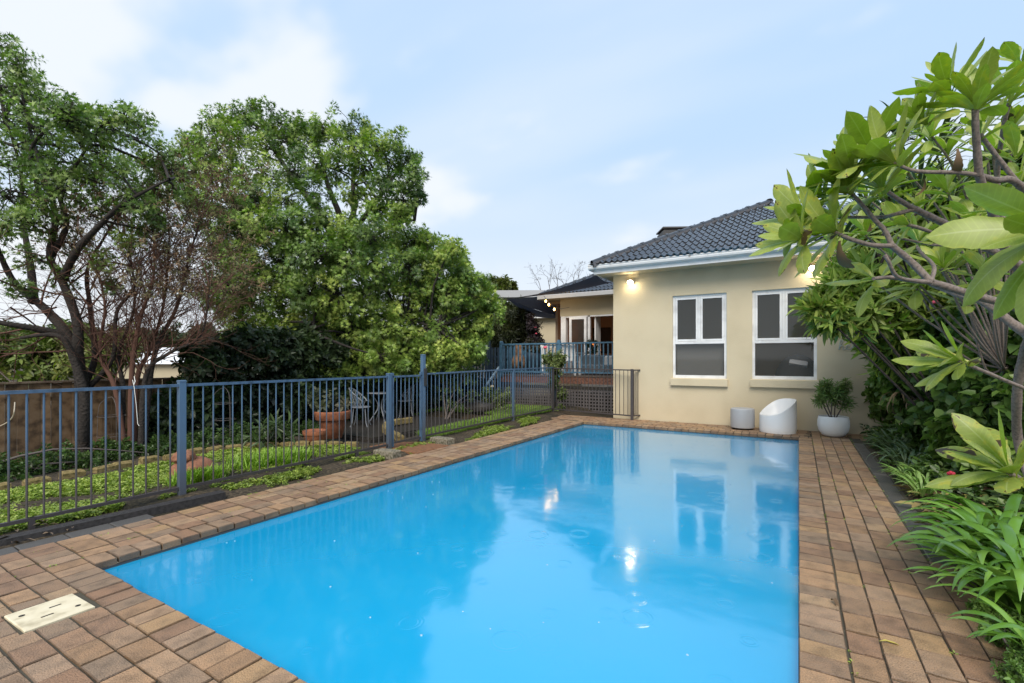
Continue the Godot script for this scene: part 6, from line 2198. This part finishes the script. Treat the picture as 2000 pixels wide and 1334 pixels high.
# ---------------------------------------------------------------- loose things
func build_objects() -> void:
	var o := thing("skimmer_lid", "cream rectangular plastic skimmer lid with finger holes set in the bricks", "lid", Vector3(-3.818, -0.004, -1.012), 0.03)
	var mb := MB.new()
	mb.box(Vector3(0, -0.004, 0), Vector3(0.325, 0.024, 0.31), Basis(), 0.005)
	part("plate", mb, M.cream_lid, o)
	for q in [[-0.125, 0.105], [0.125, -0.105], ]:
		mb = MB.new()
		mb.lathe([Vector2(0.001, 0.0003), Vector2(0.013, 0.0003), Vector2(0.0145, 0.0)], Vector3(q[0] * 0.55, 0.0088, q[1]), 14)
		part("finger_hole", mb, M.hole, o)
	for q in [[-0.045, -0.035], [0.055, 0.03]]:
		mb = MB.new()
		mb.box(Vector3(q[0], 0.0085, q[1]), Vector3(0.012, 0.002, 0.055))
		part("slot", mb, M.hole, o)
	# stool
	o = thing("stool", "short grey drum stool by the house wall, left of the white chair", "stool", Vector3(-1.04, 0.0, -11.38))
	mb = MB.new()
	mb.lathe([Vector2(0.001, 0.03), Vector2(0.222, 0.03), Vector2(0.235, 0.045), Vector2(0.24, 0.25), Vector2(0.235, 0.425), Vector2(0.22, 0.445), Vector2(0.20, 0.45), Vector2(0.001, 0.447)], Vector3.ZERO, 40)
	part("drum", mb, M.grey_plastic, o)
	mb = MB.new()
	mb.lathe([Vector2(0.001, 0.0), Vector2(0.205, 0.0), Vector2(0.205, 0.03)], Vector3.ZERO, 32)
	part("foot_ring", mb, M.dark_foot, o)
	# white scoop chair
	o = thing("scoop_chair", "white moulded plastic scoop chair with a slanted round back", "chair", Vector3(-0.37, 0.0, -11.28), 0.62)
	o.scale = Vector3.ONE * 0.9
	mb = MB.new()
	var N := 48
	var rows := []
	for lv in 22:
		var row := []
		for k in N + 1:
			var an := TAU * k / N
			var cx := cos(an)
			var t := clampf((cx + 1.0) / 2.0, 0, 1)
			var rim := 0.40 + 0.36 * pow(smoothstep(0.02, 1.0, t), 0.9)
			var r := 0.375
			var p: Vector3
			if lv < 8:
				var f := lv / 7.0
				var rr := r * (1.02 - 0.02 * f) - (0.012 if lv == 0 else 0.0)
				p = Vector3(cx * rr, f * (rim - 0.012), sin(an) * rr)
			elif lv < 11:
				var f := (lv - 7) / 4.0
				p = Vector3(cx, 0, sin(an)) * (r - 0.028 * (1 - cos(f * PI)) * 0.5 * 1.2) + Vector3(0, rim - 0.012 + 0.012 * sin(f * PI), 0)
			else:
				var f := (lv - 10) / 11.0
				var q := 1.0 - f
				p = Vector3(cx, 0, sin(an)) * (r - 0.034) * q + Vector3(0, lerpf(0.29 + 0.03 * cx * q, rim - 0.012, pow(q, 3.2)), 0)
			row.append(p)
		rows.append(row)
	for lv in 22:
		for k in N + 1:
			var p: Vector3 = rows[lv][k]
			var up: Vector3 = rows[mini(lv + 1, 21)][k] - rows[maxi(lv - 1, 0)][k]
			var ta: Vector3 = rows[lv][(k + 1) % N] - rows[lv][(k - 1 + N) % N]
			if lv == 21: mb.vert(p, Vector3.UP)
			else: mb.vert(p, up.cross(ta).normalized())
	for lv in 21:
		for k in N:
			var a := lv * (N + 1) + k
			mb.ix.append_array(PackedInt32Array([a, a + 1, a + N + 1, a + 1, a + N + 2, a + N + 1]))
	part("shell", mb, M.white_plastic, o)
	# white pot with plant
	o = thing("white_pot", "round white glazed pot against the house wall, right of the windows", "pot", Vector3(0.58, 0.0, -11.2))
	mb = MB.new()
	mb.lathe([Vector2(0.001, 0.0), Vector2(0.13, 0.0), Vector2(0.19, 0.03), Vector2(0.245, 0.11), Vector2(0.268, 0.21), Vector2(0.265, 0.31), Vector2(0.25, 0.385), Vector2(0.24, 0.395), Vector2(0.228, 0.385), Vector2(0.235, 0.32), Vector2(0.22, 0.31), Vector2(0.001, 0.315)], Vector3.ZERO, 40)
	part("bowl", mb, M.glaze, o)
	mb = MB.new()
	mb.lathe([Vector2(0.22, 0.32), Vector2(0.15, 0.335), Vector2(0.001, 0.34)], Vector3.ZERO, 20)
	part("potting_soil", mb, M.soil, o)
	var wl := cluster("oval", 12, 0.12, 0.020, 0.8)
	var lobes := []
	for q in [[-0.2, 0.78, 0.0], [0.2, 0.80, 0.02], [-0.05, 0.72, 0.1], [0.1, 0.65, -0.1], [-0.22, 0.95, -0.05], [0.27, 0.98, 0.0], [-0.33, 0.62, 0.03], [0.3, 0.6, 0.05], [0.0, 0.8, -0.15], [0.12, 0.88, 0.12], [-0.12, 0.98, 0.05]]:
		lobes.append([Vector3(0.58 + q[0] * 0.72, 0.12 + q[1] * 0.90, -11.2 + q[2]), Vector3(0.06, 0.11, 0.06), 6, rnd(0.1, 0.8)])
	shrub("potted_fig", "willow leaved green plant growing in the white pot", "plant", Vector3(0.58, 0.35, -11.2), lobes, wl, M.leaf, M.twig_grey, [Color(0.16, 0.25, 0.07), Color(0.27, 0.38, 0.12)], 1.0, 0.005, 2, 0.3)
	# floodlights
	for q in [[-3.60, 3.46, "lit twin floodlight under the eave at the left end of the cream wall"], [0.25, 3.43, "lit floodlight over the right window, half behind the leaves"]]:
		var f := thing("floodlight", q[2], "floodlight", Vector3(q[0], q[1], WZ), 0.0, "floodlights on the house wall")
		mb = MB.new()
		mb.box(Vector3(0, 0.0, 0.03), Vector3(0.11, 0.11, 0.05), Basis(), 0.01)
		part("base", mb, M.flood_body, f)
		mb = MB.new()
		mb.rod(Vector3(0, 0, 0.05), Vector3(0, -0.01, 0.12), 0.018, 8)
		mb.lathe([Vector2(0.03, 0.04), Vector2(0.075, -0.02), Vector2(0.078, -0.03)], Vector3(0, -0.01, 0.15), 16)
		part("hood", mb, M.flood_body, f)
		mb = MB.new()
		mb.ball(Vector3(0, -0.035, 0.16), Vector3(0.070, 0.052, 0.070), 14, 8)
		part("lamp_face", mb, M.flood_glow, f)
		var li := OmniLight3D.new()
		li.name = "flood_beam"
		li.light_color = Color(1.0, 0.92, 0.76)
		li.light_energy = 0.03
		li.light_size = 0.05
		li.omni_range = 25.0
		li.omni_attenuation = 2.0
		li.shadow_enabled = true
		li.position = Vector3(0, -0.035, 0.16)
		f.add_child(li, true)
	# wire word on the wall
	o = thing("wire_sign", "grey wire wall sign reading hello, right of the windows", "sign", Vector3(0.70, 1.70, WZ + 0.02))
	var strokes := [
		[[0.0, 0.0], [0.028, 0.09], [0.05, 0.17], [0.04, 0.20], [0.022, 0.17], [0.012, 0.08], [0.008, 0.0], [0.02, 0.055], [0.045, 0.085], [0.062, 0.06], [0.060, 0.02], [0.072, 0.0], [0.10, 0.03]],
		[[0.10, 0.03], [0.135, 0.06], [0.135, 0.09], [0.115, 0.095], [0.10, 0.06], [0.105, 0.02], [0.13, 0.0], [0.165, 0.03]],
		[[0.165, 0.03], [0.20, 0.12], [0.215, 0.185], [0.20, 0.20], [0.188, 0.15], [0.188, 0.05], [0.205, 0.0], [0.235, 0.03]],
		[[0.235, 0.03], [0.27, 0.12], [0.285, 0.185], [0.27, 0.20], [0.258, 0.15], [0.258, 0.05], [0.275, 0.0], [0.30, 0.02]],
		[[0.30, 0.02], [0.315, 0.07], [0.345, 0.09], [0.37, 0.06], [0.36, 0.015], [0.335, 0.0], [0.31, 0.03], [0.325, 0.075], [0.37, 0.085], [0.40, 0.09]]]
	for s in strokes:
		var pts := []
		for p in s: pts.append(Vector3(p[0] * 1.35, p[1], 0))
		var cp := catmull(pts, 4)
		mb = MB.new()
		mb.tube(cp, taper(cp.size(), 0.006, 0.006), 6)
		part("letter", mb, M.sign_wire, o)
	# metal table and chairs in the shade
	var ch := metal_chair("white grey cast metal chair with a lattice back, nearer the terracotta pots", Vector3(-8.67, -0.04, -7.62), 2.2)
	copy_of(ch, "white grey cast metal chair with a lattice back, behind the gate, facing the other one", Vector3(-8.98, -0.04, -9.42), -0.75)
	o = thing("garden_table", "round cast metal table with curved legs between the two chairs", "table", Vector3(-8.95, -0.04, -8.5))
	mb = MB.new()
	mb.lathe([Vector2(0.001, 0.69), Vector2(0.30, 0.69), Vector2(0.325, 0.695), Vector2(0.33, 0.71), Vector2(0.30, 0.712), Vector2(0.001, 0.712)], Vector3.ZERO, 32)
	part("tabletop", mb, M.cast_metal, o)
	for k in 4:
		var an := TAU * k / 4 + 0.4
		var d := Vector3(cos(an), 0, sin(an))
		var p := catmull([d * 0.26 + Vector3(0, 0.69, 0), d * 0.10 + Vector3(0, 0.5, 0), d * 0.07 + Vector3(0, 0.32, 0), d * 0.2 + Vector3(0, 0.12, 0), d * 0.29], 5)
		mb = MB.new()
		mb.tube(p, taper(p.size(), 0.013, 0.013), 6)
		part("leg", mb, M.cast_metal, o)
	# things on the deck
	o = thing("chiminea", "terracotta chimney stove with a round belly standing on the deck", "stove", Vector3(at(1013, 720, 16.0).x, 1.0, at(1013, 720, 16.0).z))
	mb = MB.new()
	mb.lathe([Vector2(0.001, 0.16), Vector2(0.16, 0.18), Vector2(0.24, 0.28), Vector2(0.255, 0.40), Vector2(0.21, 0.54), Vector2(0.145, 0.66), Vector2(0.115, 0.80), Vector2(0.11, 0.95), Vector2(0.135, 0.99), Vector2(0.13, 1.01), Vector2(0.09, 1.0), Vector2(0.085, 0.8)], Vector3.ZERO, 26)
	part("body", mb, M.chiminea, o)
	mb = MB.new()
	mb.ball(Vector3(0.14, 0.36, 0.17), Vector3(0.10, 0.09, 0.05), 10, 6)
	part("mouth", mb, M.hole, o)
	for k in 3:
		var an := TAU * k / 3
		mb = MB.new()
		mb.rod(Vector3(cos(an) * 0.17, 0, sin(an) * 0.17), Vector3(cos(an) * 0.15, 0.22, sin(an) * 0.15), 0.014, 6)
		part("leg", mb, M.dark_foot, o)
	slat_bench("white slatted timber bench on the deck behind the climbing rose", Vector3(at(1096, 720, 15.25).x, 1.0, at(1096, 720, 15.25).z), PI + 0.12)
	o = thing("deck_table", "white timber outdoor table between the slatted bench and the door", "table", Vector3(at(1100, 720, 16.6).x, 1.0, at(1100, 720, 16.6).z))
	mb = MB.new()
	mb.box(Vector3(0, 0.72, 0), Vector3(1.3, 0.045, 0.8), Basis(), 0.008)
	part("tabletop", mb, M.white_paint, o)
	for k in 4:
		mb = MB.new()
		mb.box(Vector3(0.58 * (1 if k & 1 else -1), 0.35, 0.34 * (1 if k & 2 else -1)), Vector3(0.07, 0.70, 0.07))
		part("leg", mb, M.white_paint, o)
	o = thing("outdoor_sofa", "low grey outdoor sofa with pale cushions behind the railing, near the door", "sofa", Vector3(at(1166, 720, 15.8).x, 1.0, at(1166, 720, 15.8).z), 0.1)
	mb = MB.new()
	mb.box(Vector3(0, 0.20, 0), Vector3(1.15, 0.26, 0.7), Basis(), 0.04)
	part("base", mb, M.sofa, o)
	mb = MB.new()
	mb.box(Vector3(0, 0.48, -0.28), Vector3(1.15, 0.34, 0.16), Basis(), 0.05)
	part("backrest", mb, M.sofa, o)
	mb = MB.new()
	mb.box(Vector3(0.42, 0.46, -0.1), Vector3(0.40, 0.32, 0.12), Basis(Vector3.UP, 0.3), 0.05)
	part("cushion", mb, M.cushion, o)
	o = thing("deck_pot", "white cylindrical pot with a small plant beside the door", "pot", Vector3(at(1155, 720, 16.8).x, 1.0, at(1155, 720, 16.8).z))
	mb = MB.new()
	mb.lathe([Vector2(0.001, 0.30), Vector2(0.16, 0.30), Vector2(0.17, 0.50), Vector2(0.17, 0.66), Vector2(0.15, 0.66), Vector2(0.14, 0.6), Vector2(0.001, 0.6)], Vector3.ZERO, 22)
	part("pot_body", mb, M.glaze, o)
	mb = MB.new()
	mb.lathe([Vector2(0.2, 0.0), Vector2(0.2, 0.30), Vector2(0.001, 0.30)], Vector3.ZERO, 18)
	part("stand", mb, M.dark_timber, o)
	var c := at(1155, 720, 16.8)
	shrub("deck_plant", "small bushy plant in the white pot by the glass door", "plant", Vector3(c.x, 1.62, c.z), [[Vector3(c.x, 1.95, c.z), Vector3(0.28, 0.22, 0.28), 22, 0.4]], rl_mesh(), M.leaf, M.twig_grey, [Color(0.03, 0.05, 0.03), Color(0.09, 0.13, 0.06)], 1.0, 0.005, 2)
	o = thing("deck_barrel", "dark blue tub with a leafy plant between the stove and the white chairs", "planter", Vector3(at(1042, 720, 16.3).x, 1.0, at(1042, 720, 16.3).z))
	mb = MB.new()
	mb.lathe([Vector2(0.001, 0.0), Vector2(0.24, 0.0), Vector2(0.30, 0.5), Vector2(0.28, 0.72), Vector2(0.25, 0.72), Vector2(0.26, 0.6), Vector2(0.001, 0.6)], Vector3.ZERO, 24)
	part("tub", mb, M.navy, o)
	c = at(1042, 720, 16.3)
	shrub("tub_plant", "dark leafy plant with red tips growing in the blue tub", "plant", Vector3(c.x, 1.6, c.z), [[Vector3(c.x, 1.95, c.z), Vector3(0.38, 0.25, 0.34), 30, 0.4]], rl_mesh(), M.leaf, M.twig_grey, [Color(0.03, 0.045, 0.025), Color(0.10, 0.06, 0.04)], 1.2, 0.005, 2)
	# inside the rear room
	o = thing("table_lamp", "table lamp with a warm lit shade seen through the glass door", "lamp", Vector3(-7.0, 1.0, -18.2))
	mb = MB.new()
	mb.lathe([Vector2(0.001, 0.0), Vector2(0.30, 0.0), Vector2(0.30, 0.55), Vector2(0.001, 0.55)], Vector3.ZERO, 20)
	part("side_table", mb, M.dark_timber, o)
	mb = MB.new()
	mb.lathe([Vector2(0.10, 0.55), Vector2(0.10, 0.57), Vector2(0.02, 0.62), Vector2(0.05, 0.75), Vector2(0.015, 0.88)], Vector3.ZERO, 16)
	part("lamp_base", mb, M.white_plastic, o)
	mb = MB.new()
	mb.lathe([Vector2(0.19, 0.86), Vector2(0.15, 1.14)], Vector3.ZERO, 20)
	part("lamp_shade", mb, M.shade_glow, o)
	var ll := OmniLight3D.new()
	ll.name = "lamp_light"
	ll.light_color = Color(1, 0.76, 0.50)
	ll.light_energy = 0.06
	ll.light_size = 0.08
	ll.omni_range = 15.0
	ll.omni_attenuation = 2.0
	ll.shadow_enabled = true
	ll.position = Vector3(0, 1.25, 0)
	o.add_child(ll, true)
	o = thing("wall_picture", "dark framed picture on the warm back wall inside the open door", "picture", at(1172, 660, 1) * 0 + Vector3(-8.1, 2.35, -20.33))
	mb = MB.new()
	mb.box(Vector3(0.55, 0, 0), Vector3(0.85, 1.15, 0.04), Basis(), 0.01)
	part("frame", mb, M.dark_item, o)
	# inside the front room
	o = thing("venetian_blind", "lowered slatted blind behind the left window", "blind", Vector3(-2.01, 0, WZ - 0.19))
	mb = MB.new()
	mb.box(Vector3.ZERO, Vector3(1.08, 0.002, 0.028))
	var sm := mb.mesh()
	for k in 30: part("slat", sm, M.blind, o, Vector3(0, 1.10 + 0.025 * k, 0), Basis(Vector3.RIGHT, 0.7))
	mb = MB.new()
	mb.box(Vector3(0, 1.855, 0), Vector3(1.08, 0.03, 0.03))
	part("head_rail", mb, M.blind, o)
	o = thing("armchair", "dark rounded armchair with a pale cushion behind the right window", "armchair", Vector3(-0.02, 0.4, -13.0))
	mb = MB.new()
	mb.ball(Vector3(0, 0.60, 0), Vector3(0.48, 0.62, 0.40), 20, 12)
	part("shell", mb, mat("armchair_cloth", L(0.035, 0.035, 0.038), 0.9), o)
	mb = MB.new()
	mb.box(Vector3(0.02, 1.02, 0.27), Vector3(0.36, 0.16, 0.12), Basis(Vector3.RIGHT, -0.6) * Basis(Vector3.FORWARD, 0.2), 0.06)
	part("cushion", mb, M.sail_grey, o)
	# hose loop at the left edge
	o = thing("hose", "pale garden hose looped beside the fence at the left edge", "hose")
	mb = MB.new()
	var hp := catmull([at(-140, 860, 5.4), at(-60, 850, 5.4), at(-10, 836, 5.4), at(14, 825, 5.4), at(25, 813, 5.4), at(28, 800, 5.4), at(29, 786, 5.6)], 5)
	mb.tube(hp, taper(hp.size(), 0.006, 0.006), 7)
	part("loop", mb, M.hose_pale, o)

func metal_chair(label: String, pos: Vector3, turn: float) -> Node3D:
	var o := thing("metal_chair", label, "chair", pos, turn, "cast metal chairs under the tree")
	var m: Material = M.cast_metal
	var mb := MB.new()
	mb.lathe([Vector2(0.001, 0.43), Vector2(0.21, 0.43), Vector2(0.225, 0.445), Vector2(0.20, 0.452), Vector2(0.001, 0.447)], Vector3.ZERO, 24)
	part("seat", mb, m, o)
	var rim := PackedVector3Array()
	for k in 21:
		var a := -2.0 + 4.0 * k / 20.0
		var hh := 0.52 + 0.36 * pow(cos(a * 0.72), 1.0)
		rim.append(Vector3(sin(a) * (0.24 + 0.05 * cos(a)), hh, -cos(a) * 0.25))
	mb = MB.new()
	mb.tube(rim, taper(21, 0.013, 0.013), 6)
	part("back_rim", mb, m, o)
	mb = MB.new()
	for s in [-1, 1]:
		for k in range(-5, 6):
			var a0 := k * 0.33
			var pts := PackedVector3Array()
			for j in 7:
				var t := j / 6.0
				var a := clampf(a0 + s * t * 0.7, -2.0, 2.0)
				var top := 0.52 + 0.36 * cos(a * 0.72)
				pts.append(Vector3(sin(a) * (0.21 + 0.06 * t), minf(0.44 + t * 0.45, top), -cos(a) * (0.2 + 0.05 * t)))
			mb.tube(pts, taper(7, 0.006, 0.006), 4, false)
	part("back_lattice", mb, m, o)
	for k in 4:
		var an := TAU * (k + 0.5) / 4
		var d := Vector3(cos(an), 0, sin(an))
		var p := catmull([d * 0.18 + Vector3(0, 0.43, 0), d * 0.20 + Vector3(0, 0.25, 0), d * 0.22 + Vector3(0, 0.1, 0), d * 0.27], 4)
		mb = MB.new()
		mb.tube(p, taper(p.size(), 0.012, 0.011), 6)
		part("leg", mb, m, o)
	return o

func slat_bench(label: String, pos: Vector3, turn: float) -> Node3D:
	var o := thing("garden_bench", label, "bench", pos, turn)
	var m: Material = M.white_plastic
	for x in [-0.54, 0.54]:
		var mb := MB.new()
		mb.beam(Vector3(x, 0, -0.27), Vector3(x, 0.97, -0.34), 0.06, 0.05)
		part("back_post", mb, m, o)
		mb = MB.new()
		mb.box(Vector3(x, 0.31, 0.25), Vector3(0.06, 0.62, 0.05))
		part("leg", mb, m, o)
		mb = MB.new()
		mb.box(Vector3(x, 0.635, -0.02), Vector3(0.08, 0.03, 0.60))
		part("arm", mb, m, o)
	for k in 5:
		var mb := MB.new()
		mb.box(Vector3(0, 0.42, -0.2 + 0.1 * k), Vector3(1.02, 0.03, 0.085))
		part("seat_slat", mb, m, o)
	for y in [0.92, 0.50]:
		var mb := MB.new()
		mb.box(Vector3(0, y, -0.336 if y > 0.8 else -0.306), Vector3(1.02, 0.09, 0.03))
		part("back_rail", mb, m, o)
	for k in 7:
		var mb := MB.new()
		mb.beam(Vector3(-0.45 + 0.15 * k, 0.54, -0.309), Vector3(-0.45 + 0.15 * k, 0.88, -0.333), 0.075, 0.018)
		part("back_slat", mb, m, o)
	return o
